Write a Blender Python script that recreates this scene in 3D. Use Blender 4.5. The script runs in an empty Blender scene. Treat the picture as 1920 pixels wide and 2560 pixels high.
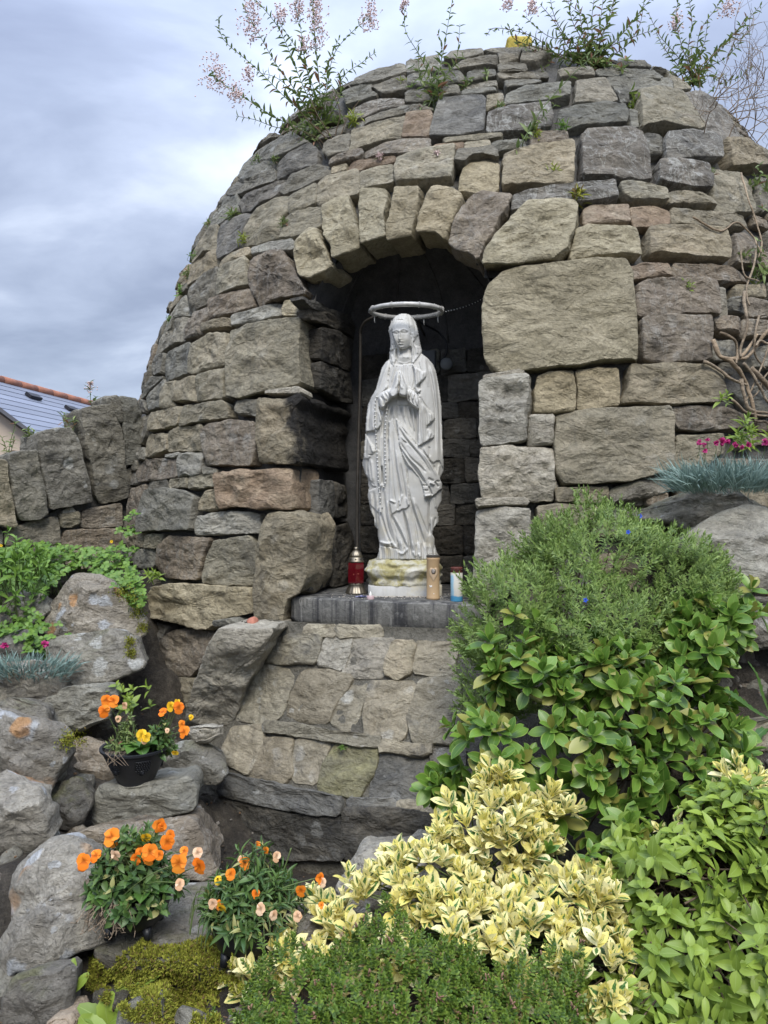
import bpy, math, random
import numpy as np
from mathutils import Vector, Matrix
from mathutils.bvhtree import BVHTree

random.seed(7)
RNG = np.random.default_rng(7)
SC = bpy.context.scene
COL = SC.collection

# ---------------------------------------------------------------- camera
CZ = 1.6
cam_d = bpy.data.cameras.new('camera')
cam = bpy.data.objects.new('camera', cam_d)
COL.objects.link(cam)
cam.location = (0, 0, CZ)
cam.rotation_euler = (math.radians(90), 0, 0)
cam_d.sensor_fit = 'HORIZONTAL'
cam_d.sensor_width = 36
cam_d.lens = 36 * 1862 / 1920
cam_d.clip_start = 0.05
cam_d.clip_end = 2000
SC.camera = cam

# ---------------------------------------------------------------- world: overcast sky
SUN_EL, SUN_AZ = math.radians(50), math.radians(172)     # azimuth clockwise from +Y; the sun is behind the camera
world = bpy.data.worlds.new('World')
SC.world = world
world.use_nodes = True
wn, wl = world.node_tree.nodes, world.node_tree.links
wn.clear()
w_out = wn.new('ShaderNodeOutputWorld')
w_bg = wn.new('ShaderNodeBackground'); w_bg.inputs['Strength'].default_value = 0.10
w_sky = wn.new('ShaderNodeTexSky'); w_sky.sky_type = 'NISHITA'; w_sky.sun_disc = False
w_sky.sun_elevation = SUN_EL; w_sky.sun_rotation = SUN_AZ
w_bg2 = wn.new('ShaderNodeBackground'); w_bg2.inputs['Strength'].default_value = 1.0
w_mix = wn.new('ShaderNodeMixShader'); w_mix.inputs[0].default_value = 0.9
w_tc = wn.new('ShaderNodeTexCoord')
w_sep = wn.new('ShaderNodeSeparateXYZ')
wl.new(w_tc.outputs['Generated'], w_sep.inputs[0])
# cloud layer: project direction on a plane overhead
def wmath(op, a, b=None):
    n = wn.new('ShaderNodeMath'); n.operation = op
    for i, v in enumerate((a, b)):
        if v is None: continue
        if isinstance(v, (int, float)): n.inputs[i].default_value = v
        else: wl.new(v, n.inputs[i])
    return n.outputs[0]
zz = wmath('ADD', wmath('MAXIMUM', w_sep.outputs[2], 0.0), 0.32)
cx = wmath('DIVIDE', w_sep.outputs[0], zz); cy = wmath('DIVIDE', w_sep.outputs[1], zz)
w_cmb = wn.new('ShaderNodeCombineXYZ')
wl.new(cx, w_cmb.inputs[0]); wl.new(cy, w_cmb.inputs[1])
w_n1 = wn.new('ShaderNodeTexNoise'); w_n1.inputs['Scale'].default_value = 2.3; w_n1.inputs['Detail'].default_value = 7
w_n1.inputs['Roughness'].default_value = 0.52; w_n1.inputs['Distortion'].default_value = 0.25
w_map = wn.new('ShaderNodeMapping'); w_map.inputs['Location'].default_value = (4.3, 1.7, 0.0); w_map.inputs['Scale'].default_value = (0.85, 1.25, 1)
wl.new(w_cmb.outputs[0], w_map.inputs[0]); wl.new(w_map.outputs[0], w_n1.inputs['Vector'])
w_r = wn.new('ShaderNodeValToRGB')
er = w_r.color_ramp.elements
er[0].position = 0.30; er[0].color = (0.225, 0.265, 0.375, 1)
er[1].position = 0.72; er[1].color = (0.66, 0.73, 0.87, 1)
e = er.new(0.44); e.color = (0.30, 0.35, 0.475, 1)
e = er.new(0.56); e.color = (0.41, 0.47, 0.61, 1)
wl.new(w_n1.outputs['Fac'], w_r.inputs[0])
# overcast gradient: brighter overhead
grad = wmath('ADD', 0.55, wmath('MULTIPLY', wmath('POWER', wmath('MAXIMUM', w_sep.outputs[2], 0.0), 3.2), 3.6))
w_mul = wn.new('ShaderNodeVectorMath'); w_mul.operation = 'SCALE'
wl.new(w_r.outputs[0], w_mul.inputs[0]); wl.new(grad, w_mul.inputs['Scale'])
wl.new(w_mul.outputs[0], w_bg2.inputs['Color'])
wl.new(w_sky.outputs[0], w_bg.inputs['Color'])
wl.new(w_bg.outputs[0], w_mix.inputs[1]); wl.new(w_bg2.outputs[0], w_mix.inputs[2])
wl.new(w_mix.outputs[0], w_out.inputs['Surface'])

sun_d = bpy.data.lights.new('sun', 'SUN'); sun_d.energy = 1.5; sun_d.angle = math.radians(22); sun_d.color = (1.0, 0.95, 0.87)
sun = bpy.data.objects.new('sun', sun_d); COL.objects.link(sun)
sd = Vector((math.sin(SUN_AZ) * math.cos(SUN_EL), math.cos(SUN_AZ) * math.cos(SUN_EL), math.sin(SUN_EL)))
sun.rotation_euler = (-sd).to_track_quat('-Z', 'Y').to_euler()

SC.view_settings.view_transform = 'Standard'
SC.view_settings.look = 'None'
SC.view_settings.exposure = 1.1
SC.view_settings.gamma = 1
SC.view_settings.use_curve_mapping = False

# ---------------------------------------------------------------- helpers
F, CX, CY = 1862.0, 960.0, 1280.0        # the photograph's own scale, used to lay real surfaces out
def ray(px, py):
    return Vector(((px - CX) / F, 1.0, -(py - CY) / F))
def at(px, py, Y):
    r = ray(px, py); return Vector((r.x * Y, Y, CZ + r.z * Y))
def proj(P):
    P = np.atleast_2d(P); return np.stack([CX + F * P[:, 0] / P[:, 1], CY - F * (P[:, 2] - CZ) / P[:, 1]], 1)

def _h(ix, iy, iz, s):
    n = (ix * 374761393 + iy * 668265263 + iz * 2147483647 + s * 974634777) & 0xFFFFFFFF
    n = ((n ^ (n >> 13)) * 1274126177) & 0xFFFFFFFF
    n = (n ^ (n >> 16)) & 0xFFFFFFFF
    return n.astype(np.float64) / 4294967295.0
def vnoise(P, s=0):
    P = np.asarray(P, float); I = np.floor(P).astype(np.int64); f = P - I; f = f * f * (3 - 2 * f)
    r = 0
    for dx in (0, 1):
        for dy in (0, 1):
            for dz in (0, 1):
                w = (f[..., 0] if dx else 1 - f[..., 0]) * (f[..., 1] if dy else 1 - f[..., 1]) * (f[..., 2] if dz else 1 - f[..., 2])
                r = r + w * _h(I[..., 0] + dx, I[..., 1] + dy, I[..., 2] + dz, s)
    return r * 2 - 1
def fbm(P, s=0, o=4, g=0.5):
    P = np.asarray(P, float); a, t, r = 1.0, 0.0, 0
    for k in range(o):
        r = r + a * vnoise(P * (2.03 ** k) + 17.1 * k, s + k); t += a; a *= g
    return r / t

def mesh_np(name, V, Fs, smooth=True, mats=None, mi=None):
    """V (n,3); Fs list of (m,k) int arrays"""
    me = bpy.data.meshes.new(name)
    V = np.asarray(V, np.float32)
    if not isinstance(Fs, list): Fs = [Fs]
    Fs = [np.asarray(f, np.int32) for f in Fs if len(f)]
    nl = sum(f.size for f in Fs); nf = sum(len(f) for f in Fs)
    me.vertices.add(len(V)); me.vertices.foreach_set('co', V.ravel())
    me.loops.add(nl); me.loops.foreach_set('vertex_index', np.concatenate([f.ravel() for f in Fs]))
    me.polygons.add(nf)
    tot = np.concatenate([np.full(len(f), f.shape[1], np.int32) for f in Fs])
    st = np.concatenate([[0], np.cumsum(tot)[:-1]]).astype(np.int32)
    me.polygons.foreach_set('loop_start', st)
    me.polygons.foreach_set('use_smooth', np.full(nf, smooth, bool))
    if mi is not None: me.polygons.foreach_set('material_index', np.asarray(mi, np.int32))
    for m in (mats or []): me.materials.append(m)
    me.update(calc_edges=True); me.validate()
    return me

def obj(name, me, parent=None, loc=(0, 0, 0), rot=None, **kw):
    o = bpy.data.objects.new(name, me); COL.objects.link(o)
    o.parent = parent
    o.location = loc
    if rot is not None: o.rotation_euler = rot
    for k, v in kw.items(): o[k] = v
    return o
def thing(name, label, cat, loc=(0, 0, 0), group=None, rot=None):
    o = obj(name, None, None, loc, rot, label=label, category=cat)
    o.empty_display_size = 0.1
    if group: o['group'] = group
    return o

# ---- simple solids (return V, F lists) -----------------------------------
def lathe(prof, n=24, cap=True):
    prof = np.array(prof, float); m = len(prof)
    a = np.linspace(0, 2 * np.pi, n, endpoint=False)
    V = np.stack([prof[:, 0, None] * np.cos(a), prof[:, 0, None] * np.sin(a), np.repeat(prof[:, 1, None], n, 1)], 2).reshape(-1, 3)
    i, j = np.meshgrid(np.arange(m - 1), np.arange(n), indexing='ij')
    q = np.stack([i * n + j, i * n + (j + 1) % n, (i + 1) * n + (j + 1) % n, (i + 1) * n + j], 2).reshape(-1, 4)
    Fs = [q]
    if cap:
        V = np.vstack([V, [[0, 0, prof[0, 1]], [0, 0, prof[-1, 1]]]])
        j = np.arange(n); c0, c1 = m * n, m * n + 1
        Fs.append(np.concatenate([np.stack([(j + 1) % n, j, np.full(n, c0)], 1), np.stack([(m - 1) * n + j, (m - 1) * n + (j + 1) % n, np.full(n, c1)], 1)]))
    return V, Fs
def tube(pts, rad, n=6, caps=True):
    pts = np.array(pts, float); m = len(pts)
    rad = np.broadcast_to(np.asarray(rad, float), (m,))
    T = np.gradient(pts, axis=0); T /= np.linalg.norm(T, axis=1)[:, None] + 1e-9
    ref = np.array([0, 0, 1.0]) if abs(T[0, 2]) < 0.9 else np.array([1.0, 0, 0])
    U = np.cross(T, ref); bad = np.linalg.norm(U, axis=1) < 0.05
    U[bad] = np.cross(T[bad], [0.3, 1, 0.2]); U /= np.linalg.norm(U, axis=1)[:, None]
    W = np.cross(T, U)
    a = np.linspace(0, 2 * np.pi, n, endpoint=False)
    V = (pts[:, None] + rad[:, None, None] * (np.cos(a)[None, :, None] * U[:, None] + np.sin(a)[None, :, None] * W[:, None])).reshape(-1, 3)
    i, j = np.meshgrid(np.arange(m - 1), np.arange(n), indexing='ij')
    q = np.stack([i * n + j, i * n + (j + 1) % n, (i + 1) * n + (j + 1) % n, (i + 1) * n + j], 2).reshape(-1, 4)
    Fs = [q]
    if caps and n > 3:
        V = np.vstack([V, pts[:1], pts[-1:]]); j = np.arange(n)
        Fs.append(np.concatenate([np.stack([(j + 1) % n, j, np.full(n, m * n)], 1), np.stack([(m - 1) * n + j, (m - 1) * n + (j + 1) % n, np.full(n, m * n + 1)], 1)]))
    return V, Fs
def box(c, s):
    c = np.array(c, float); s = np.array(s, float) / 2
    V = np.array([[x, y, z] for z in (-1, 1) for y in (-1, 1) for x in (-1, 1)], float) * s + c
    return V, [np.array([[0, 2, 3, 1], [4, 5, 7, 6], [0, 1, 5, 4], [2, 6, 7, 3], [0, 4, 6, 2], [1, 3, 7, 5]])]
class MB:
    """collects pieces into one mesh"""
    def __init__(s): s.V = []; s.F = {}; s.n = 0
    def add(s, VF, mat=0, M=None):
        V, Fs = VF; V = np.asarray(V, float)
        if M is not None:
            M = np.array(M); V = V @ M[:3, :3].T + M[:3, 3]
        for f in Fs:
            s.F.setdefault((f.shape[1], mat), []).append(np.asarray(f) + s.n)
        s.V.append(V); s.n += len(V); return s
    def mesh(s, name, mats, smooth=True, origin=None):
        V = np.vstack(s.V)
        if origin is not None: V = V - np.array(origin)
        Fs, mi = [], []
        for (k, m), l in s.F.items():
            f = np.concatenate(l); Fs.append(f); mi.append(np.full(len(f), m))
        return mesh_np(name, V, Fs, smooth, mats, np.concatenate(mi))
def sharp(me, deg=35):
    me.set_sharp_from_angle(angle=math.radians(deg)); return me
def catmull(P, n=8):
    P = np.array(P, float); Q = np.vstack([2 * P[0] - P[1], P, 2 * P[-1] - P[-2]]); out = []
    for i in range(1, len(Q) - 2):
        for t in np.linspace(0, 1, n, endpoint=False):
            a, b, c, d = Q[i - 1:i + 3]
            out.append(0.5 * (2 * b + (c - a) * t + (2 * a - 5 * b + 4 * c - d) * t * t + (3 * b - a - 3 * c + d) * t ** 3))
    out.append(P[-1]); return np.array(out)

# ---------------------------------------------------------------- materials
def new_mat(name):
    m = bpy.data.materials.new(name); m.use_nodes = True
    nt = m.node_tree; nt.nodes.clear()
    out = nt.nodes.new('ShaderNodeOutputMaterial'); b = nt.nodes.new('ShaderNodeBsdfPrincipled')
    nt.links.new(b.outputs[0], out.inputs[0])
    return m, nt, b
class NT:
    def __init__(s, nt): s.nt = nt; s.N = nt.nodes; s.L = nt.links
    def put(s, sock, v):
        if v is None: return
        if isinstance(v, bpy.types.NodeSocket): s.L.new(v, sock)
        else:
            if sock.type == 'RGBA' and len(v) == 3: v = (*v, 1)
            sock.default_value = v
    def math(s, op, a, b=None, clamp=False):
        n = s.N.new('ShaderNodeMath'); n.operation = op; n.use_clamp = clamp
        s.put(n.inputs[0], a); s.put(n.inputs[1], b); return n.outputs[0]
    def noise(s, vec, scale, detail=4, rough=.55, dist=0.0, col=False):
        n = s.N.new('ShaderNodeTexNoise'); s.put(n.inputs['Vector'], vec); n.inputs['Scale'].default_value = scale
        n.inputs['Detail'].default_value = detail; n.inputs['Roughness'].default_value = rough; n.inputs['Distortion'].default_value = dist
        return n.outputs['Color' if col else 'Fac']
    def voro(s, vec, scale, feat='F1', rnd=1.0, out='Distance'):
        n = s.N.new('ShaderNodeTexVoronoi'); n.feature = feat; s.put(n.inputs['Vector'], vec); n.inputs['Scale'].default_value = scale
        n.inputs['Randomness'].default_value = rnd; return n.outputs[out]
    def ramp(s, fac, stops):
        n = s.N.new('ShaderNodeValToRGB'); s.put(n.inputs[0], fac); e = n.color_ramp.elements
        for i, (p, c) in enumerate(stops):
            if i < 2: x = e[i]; x.position = p
            else: x = e.new(p)
            if isinstance(c, (int, float)): c = (c, c, c)
            x.color = (*c, 1)
        return n.outputs[0]
    def mr(s, v, a, b, c=0., d=1., smooth=False):
        n = s.N.new('ShaderNodeMapRange'); s.put(n.inputs[0], v)
        if smooth: n.interpolation_type = 'SMOOTHSTEP'
        for i, x in enumerate((a, b, c, d)): s.put(n.inputs[i + 1], x)
        return n.outputs[0]
    def mix(s, fac, a, b, mode='MIX'):
        n = s.N.new('ShaderNodeMix'); n.data_type = 'RGBA'; n.blend_type = mode
        s.put(n.inputs[0], fac); s.put(n.inputs[6], a); s.put(n.inputs[7], b); return n.outputs[2]
    def vmath(s, op, a, b=None, scale=None):
        n = s.N.new('ShaderNodeVectorMath'); n.operation = op; s.put(n.inputs[0], a)
        if b is not None: s.put(n.inputs[1], b)
        if scale is not None: s.put(n.inputs['Scale'], scale)
        return n.outputs[0]
    def coord(s, kind='Object', rnd=True, scale=(1, 1, 1)):
        tc = s.N.new('ShaderNodeTexCoord').outputs[kind]
        v = s.vmath('MULTIPLY', tc, scale)
        if rnd:
            r = s.N.new('ShaderNodeObjectInfo').outputs['Random']
            c = s.N.new('ShaderNodeCombineXYZ')
            s.put(c.inputs[0], s.math('MULTIPLY', r, 37.1)); s.put(c.inputs[1], s.math('MULTIPLY', r, 91.7)); s.put(c.inputs[2], s.math('MULTIPLY', r, 53.3))
            v = s.vmath('ADD', v, c.outputs[0])
        return v
    def rnd(s): return s.N.new('ShaderNodeObjectInfo').outputs['Random']
    def bump(s, h, strength=1.0, dist=0.01, prev=None):
        n = s.N.new('ShaderNodeBump'); s.put(n.inputs['Height'], h); n.inputs['Strength'].default_value = strength
        n.inputs['Distance'].default_value = dist
        if prev is not None: s.put(n.inputs['Normal'], prev)
        return n.outputs[0]

def stone_mat(name, c1, c2, c3, lichen=0.0, weather=0.5, vein=0.0, orange=0.0, moss=0.0, white=(.50, .50, .46), bump=1.0, streak=0.0, soot=0.0):
    c1, c2, c3 = [(c[0] * 1.03, c[1] * 1.01, c[2] * .97) for c in (c1, c2, c3)]
    m, nt, b = new_mat(name); t = NT(nt)
    v = t.coord()
    vs = t.vmath('MULTIPLY', v, (1, 1, 1.9))
    big = t.noise(v, 3.2, 5, .6, .6)
    mid = t.noise(vs, 9, 8, .68, .8)
    fine = t.noise(v, 55, 6, .7)
    f = t.math('ADD', t.math('MULTIPLY', big, .55), t.math('MULTIPLY', mid, .45))
    col = t.ramp(f, [(.36, c1), (.64, c3), (.5, c2)])
    r = t.rnd()
    k = t.math('ADD', .86, t.math('MULTIPLY', r, .28))
    g = t.math('MULTIPLY', k, t.mr(fine, .2, .8, .62, 1.38))
    col = t.vmath('SCALE', col, scale=g)
    # hue drift between stones: grey-blue to warm
    r2 = t.math('FRACT', t.math('MULTIPLY', r, 7.31))
    col = t.mix(1.0, col, t.ramp(r2, [(0, (.97, 1.0, 1.025)), (1, (1.035, 1.0, .955)), (.5, (1, 1, 1))]), 'MULTIPLY')
    # weathering: dark patches
    w = t.mr(t.noise(v, 4.5, 7, .7, .9), .52, .68, 0, weather, True)
    col = t.mix(w, col, (.055, .055, .055))
    if streak:
        sv = t.vmath('MULTIPLY', v, (26, 26, .8)); s_ = t.mr(t.noise(sv, 1.0, 4, .65), .42, .60, 0, streak, True)
        col = t.mix(s_, col, (.035, .035, .038)); s2 = t.mr(t.noise(t.vmath('ADD', sv, (7, 3, 0)), 1.6, 4, .65), .60, .70, 0, .6, True); col = t.mix(s2, col, (.34, .33, .30))
    if vein:
        vv = t.math('ABSOLUTE', t.math('SUBTRACT', t.noise(t.vmath('MULTIPLY', v, (1.6, 1.6, .7)), 5, 5, .6, 1.5), .5))
        col = t.mix(t.mr(vv, 0, .025, vein, 0), col, (.42, .42, .38))
    if lichen:
        d = t.voro(t.vmath('ADD', v, t.vmath('SCALE', t.noise(v, 14, 4, .6, 0, True), scale=.07)), 9)
        msk = t.mr(t.noise(v, 2.6, 3), .50 - (.09 if lichen > .8 else 0), .62 - (.09 if lichen > .8 else 0), 0, 1)
        li = t.math('MULTIPLY', t.mr(d, .22, .30, 1, 0), msk)
        d2 = t.voro(t.vmath('ADD', t.vmath('ADD', v, (3.3, 1.2, 7.7)), t.vmath('SCALE', t.noise(v, 40, 4, .7, 0, True), scale=.035)), 22)
        thr = t.mr(t.noise(v, 11, 2), .4, .7, .02, .34)
        li2 = t.math('MULTIPLY', t.math('LESS_THAN', d2, thr), t.mr(t.noise(v, 5, 3), .5, .6, 0, .8))
        li = t.math('MULTIPLY', t.math('MAXIMUM', li, li2), lichen)
        li = t.math('MULTIPLY', li, t.mr(fine, .3, .6, .55, 1))
        col = t.mix(li, col, white)
    if orange:
        d = t.voro(t.vmath('ADD', v, (9.3, 4.2, 1.7)), 7)
        o_ = t.math('MULTIPLY', t.mr(t.math('ADD', d, t.math('MULTIPLY', mid, .12)), .30, .36, orange, 0), t.mr(t.noise(v, 3.5, 2), .47, .54, 0, 1))
        col = t.mix(o_, col, (.44, .24, .10))
    if moss:
        geo = t.N.new('ShaderNodeNewGeometry'); sp = t.N.new('ShaderNodeSeparateXYZ'); t.put(sp.inputs[0], geo.outputs['Normal'])
        mo = t.math('MULTIPLY', t.mr(sp.outputs[2], .3, .8, 0, 1), t.mr(t.noise(v, 6, 6, .7), .48, .6, 0, moss))
        col = t.mix(mo, col, (.10, .105, .02))
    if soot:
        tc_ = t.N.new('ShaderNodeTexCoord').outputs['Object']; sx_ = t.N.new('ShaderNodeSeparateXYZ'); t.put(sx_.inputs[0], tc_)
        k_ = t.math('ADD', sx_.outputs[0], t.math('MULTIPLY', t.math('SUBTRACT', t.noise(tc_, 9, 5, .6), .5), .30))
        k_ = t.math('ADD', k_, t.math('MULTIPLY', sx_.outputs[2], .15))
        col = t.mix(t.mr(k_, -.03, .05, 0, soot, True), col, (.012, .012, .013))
    t.put(b.inputs['Base Color'], col)
    b.inputs['Roughness'].default_value = .92
    b.inputs['Specular IOR Level'].default_value = .25
    fl = t.noise(vs, 7, 4, .55, 1.2)
    snap = t.math('SNAP', fl, .055)
    fl2 = t.noise(t.vmath('MULTIPLY', v, (1, 1, 2.6)), 17, 5, .6, 1.6)
    snap2 = t.math('SNAP', fl2, .09)
    rid = t.math('ABSOLUTE', t.math('SUBTRACT', t.noise(t.vmath('MULTIPLY', v, (1, 1, 1.7)), 11, 3, .5, .9), .5)) if not streak else None
    snap = t.math('SUBTRACT', snap, t.math('MULTIPLY', rid, .55)) if not streak else snap
    flk = t.math('ADD', t.math('ADD', t.math('MULTIPLY', snap, .9), t.math('MULTIPLY', fl, .5)), t.math('MULTIPLY', snap2, .35)) if not streak else fine
    n1 = t.bump(flk, 1.0 * bump, .055 if not streak else .004)
    h2 = t.math('ADD', t.math('MULTIPLY', t.noise(v, 24, 8, .72, .5), 1.0), t.math('MULTIPLY', fine, .35))
    n2 = t.bump(h2, .8 * bump, .016, n1)
    t.put(b.inputs['Normal'], n2)
    return m

SM = {
    'g': stone_mat('stone_grey', (.13, .126, .108), (.19, .182, .152), (.26, .245, .20), .45, .55),
    't': stone_mat('stone_tan', (.17, .155, .118), (.25, .225, .165), (.33, .29, .215), .18, .35),
    'y': stone_mat('stone_yellow', (.22, .192, .128), (.31, .273, .188), (.385, .34, .24), .05, .15),
    'w': stone_mat('stone_brown', (.13, .11, .088), (.205, .176, .138), (.29, .25, .192), .3, .45, vein=.25),
    'r': stone_mat('stone_rust', (.165, .125, .09), (.245, .192, .14), (.31, .26, .195), .15, .3),
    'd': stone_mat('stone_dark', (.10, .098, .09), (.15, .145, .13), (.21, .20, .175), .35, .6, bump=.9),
    'k': stone_mat('stone_black', (.04, .038, .034), (.075, .07, .06), (.15, .135, .11), .25, .7, bump=1.1),  # near-black tone for inner niche stones and the damp, mouldy plinth foot
    'l': stone_mat('stone_pale', (.235, .225, .195), (.315, .30, .255), (.40, .385, .33), .12, .25),
    'v': stone_mat('stone_veined', (.12, .112, .098), (.175, .165, .145), (.24, .22, .185), .55, .4, vein=.55),
    'm': stone_mat('stone_yellow_lichen', (.14, .13, .10), (.20, .188, .125), (.27, .255, .14), .3, .4),
    'B': stone_mat('boulder_lichen', (.20, .185, .155), (.29, .27, .23), (.38, .355, .30), .97, .35, orange=.8, white=(.46, .475, .48), bump=1.5),
    'C': stone_mat('boulder_grey', (.145, .138, .12), (.225, .215, .185), (.31, .295, .25), .85, .5, moss=.35, bump=1.5),
    'D': stone_mat('boulder_dark', (.10, .095, .08), (.155, .145, .125), (.21, .195, .17), .5, .5, moss=.5, bump=1.5),
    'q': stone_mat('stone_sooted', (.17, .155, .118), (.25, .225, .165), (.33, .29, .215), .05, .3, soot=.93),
    'p': stone_mat('plinth_stone', (.16, .142, .105), (.25, .225, .17), (.34, .31, .235), .5, .6, bump=.8),
    's': stone_mat('slab_streaked', (.09, .09, .088), (.14, .138, .13), (.21, .205, .19), .2, .2, streak=.85, bump=.55),
}
def mortar_mat(name, c1, c2, bump=1.0):
    m, nt, b = new_mat(name); t = NT(nt); v = t.coord(rnd=False)
    n = t.noise(v, 10, 8, .7); f = t.noise(v, 120, 4, .7)
    col = t.ramp(n, [(.35, c1), (.65, c2)])
    col = t.vmath('SCALE', col, scale=t.mr(f, .2, .8, .6, 1.4))
    t.put(b.inputs['Base Color'], col); b.inputs['Roughness'].default_value = .95; b.inputs['Specular IOR Level'].default_value = .2
    h = t.math('ADD', t.math('MULTIPLY', n, 1.5), t.math('MULTIPLY', t.noise(v, 60, 6, .8), .6))
    t.put(b.inputs['Normal'], t.bump(h, bump, .02)); return m
M_MORTAR = mortar_mat('mortar', (.075, .073, .068), (.15, .145, .13))
M_MORTAR_L = mortar_mat('mortar_pale', (.12, .112, .09), (.225, .21, .17), 1.5)
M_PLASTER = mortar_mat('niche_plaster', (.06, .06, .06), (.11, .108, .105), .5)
# ================================================================ the beehive shrine: shape of the wall
AX = np.array([.823, 6.095])
_zk = np.array([-.4, .3, 1.6, 2.2, 2.8, 3.3, 3.7, 4.1, 4.4, 4.62, 4.70])
_rk = np.array([3.0, 2.95, 2.871, 2.69, 2.505, 2.325, 2.187, 1.961, 1.651, 1.0, .3])
def dome_r(z):
    z = np.asarray(z, float); o = 0
    for d, w in ((-.12, .25), (0, .5), (.12, .25)): o = o + w * np.interp(z + d, _zk, _rk)
    return o
def dome_pt(phi, z, off=0.0):
    """phi measured from the direction towards the camera side, positive to the right"""
    a = phi - math.pi / 2
    dphi = (np.asarray(phi) + .29 + math.pi) % (2 * math.pi) - math.pi
    r = dome_r(z) + off + np.interp(z, [1.3, 1.7, 2.2, 2.6, 3.0, 3.4, 3.9], [0, .03, .125, .175, .17, .10, 0]) * np.exp(-(dphi / .85) ** 2)
    return np.stack([AX[0] + r * np.cos(a), AX[1] + r * np.sin(a), np.asarray(z) + 0 * a], -1)
def grid_faces(n, m, wrap=False):
    i, j = np.meshgrid(np.arange(n - 1), np.arange(m if wrap else m - 1), indexing='ij')
    return np.stack([i * m + j, i * m + (j + 1) % m, (i + 1) * m + (j + 1) % m, (i + 1) * m + j], 2).reshape(-1, 4)
def bvh(V, Fq):
    return BVHTree.FromPolygons([Vector(v) for v in V], [list(map(int, f)) for f in Fq])
_z = np.linspace(-.3, 4.70, 120); _p = np.linspace(-math.pi, math.pi, 240, endpoint=False)
_Z, _P = np.meshgrid(_z, _p, indexing='ij')
BV_DOME = bvh(dome_pt(_P, _Z).reshape(-1, 3), grid_faces(120, 240, True))

# niche frame
NO = np.array([.028, 3.43]); NT_ = np.array([.951, -.309]); NN = np.array([.309, .951])
def nich(s, t, z): return np.array([NO[0] + s * NT_[0] + t * NN[0], NO[1] + s * NT_[1] + t * NN[1], z])
NN3 = Vector((NN[0], NN[1], 0)); NT3 = Vector((NT_[0], NT_[1], 0))

# plinth loft (z: left point, right point)
_pl = [(1.20, -.52, 3.46, .40, 3.20), (1.08, -.52, 3.44, .40, 3.17), (.86, -.62, 3.42, .36, 3.02), (.64, -.75, 3.40, .30, 2.88),
       (.45, -.79, 3.30, .22, 2.81), (.30, -.80, 3.26, .22, 2.79), (.0, -.80, 3.25, .22, 2.78)]
_plz = np.array([p[0] for p in _pl])[::-1]
def plinth_pt(u, z, off=0.0):
    A = np.array(_pl)[::-1]
    l = np.stack([np.interp(z, _plz, A[:, 1]), np.interp(z, _plz, A[:, 2])], -1); r = np.stack([np.interp(z, _plz, A[:, 3]), np.interp(z, _plz, A[:, 4])], -1)
    u = np.asarray(u)[..., None]
    p = l + (r - l) * u
    d = (r - l); n = np.stack([d[..., 1], -d[..., 0]], -1); n = n / np.linalg.norm(n, axis=-1)[..., None]
    p = p + n * (off + .05 * (1 - (2 * np.clip(u, 0, 1) - 1) ** 2))
    return np.concatenate([p, np.asarray(z)[..., None] + 0 * p[..., :1]], -1)
_u = np.linspace(-.12, 1.9, 40); _zz = np.linspace(0, 1.2, 40)
_ZZ, _UU = np.meshgrid(_zz, _u, indexing='ij')
BV_PL = bvh(plinth_pt(_UU, _ZZ).reshape(-1, 3), grid_faces(40, 40))
def plane_bvh(p0, d1, d2, s=6):
    p0, d1, d2 = Vector(p0), Vector(d1), Vector(d2)
    return BVHTree.FromPolygons([p0 - d1 * s - d2 * s, p0 + d1 * s - d2 * s, p0 + d1 * s + d2 * s, p0 - d1 * s + d2 * s], [[0, 1, 2, 3]])
BV_JAMB = plane_bvh(nich(-.40, 0, 2), NN3, (0, 0, 1))
BV_BACK = plane_bvh(nich(0, .71, 2), NT3, (0, 0, 1))
# low curved wall to the left of the shrine
WL = [Vector((-1.40, 4.62, 0)), Vector((-2.05, 3.95, 0))]
BV_WALL = plane_bvh(((WL[0] + WL[1]) / 2), (WL[1] - WL[0]).normalized(), (0, 0, 1))
WALL_N = Vector((-(WL[1] - WL[0]).y, (WL[1] - WL[0]).x, 0)).normalized()
if WALL_N.y > 0: WALL_N = -WALL_N

CAMP = Vector((0, 0, CZ))
def cast(bv, px, py, toward=(1000, 900)):
    p = np.array([px, py], float); c = np.array(toward, float)
    for k in range(60):
        h = bv.ray_cast(CAMP, ray(*p).normalized())
        if h[0] is not None: return h[0], h[1]
        p = p + (c - p) * .004
    return None, None

# ---------------------------------------------------------------- one stone
def resample(P, step):
    P = np.asarray(P, float); Q = []
    n = len(P)
    for i in range(n):           # cut the corners a little
        a, b, c = P[i - 1], P[i], P[(i + 1) % n]
        la, lc = np.linalg.norm(a - b), np.linalg.norm(c - b)
        k = .005
        Q.append(b + (a - b) * min(.25, k / (la + 1e-6))); Q.append(b + (c - b) * min(.25, k / (lc + 1e-6)))
    P = np.array(Q); n = len(P)
    out = []
    L = np.linalg.norm(np.roll(P, -1, 0) - P, axis=1); step = max(step, L.sum() / 130)
    for i in range(n):
        a, b = P[i], P[(i + 1) % n]; k = max(1, int(round(L[i] / step)))
        out += [a + (b - a) * q / k for q in range(k)]
    out = np.array(out)
    while len(out) < 12: out = np.stack([out, (out + np.roll(out, -1, 0)) / 2], 1).reshape(-1, P.shape[1])
    return out

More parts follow.
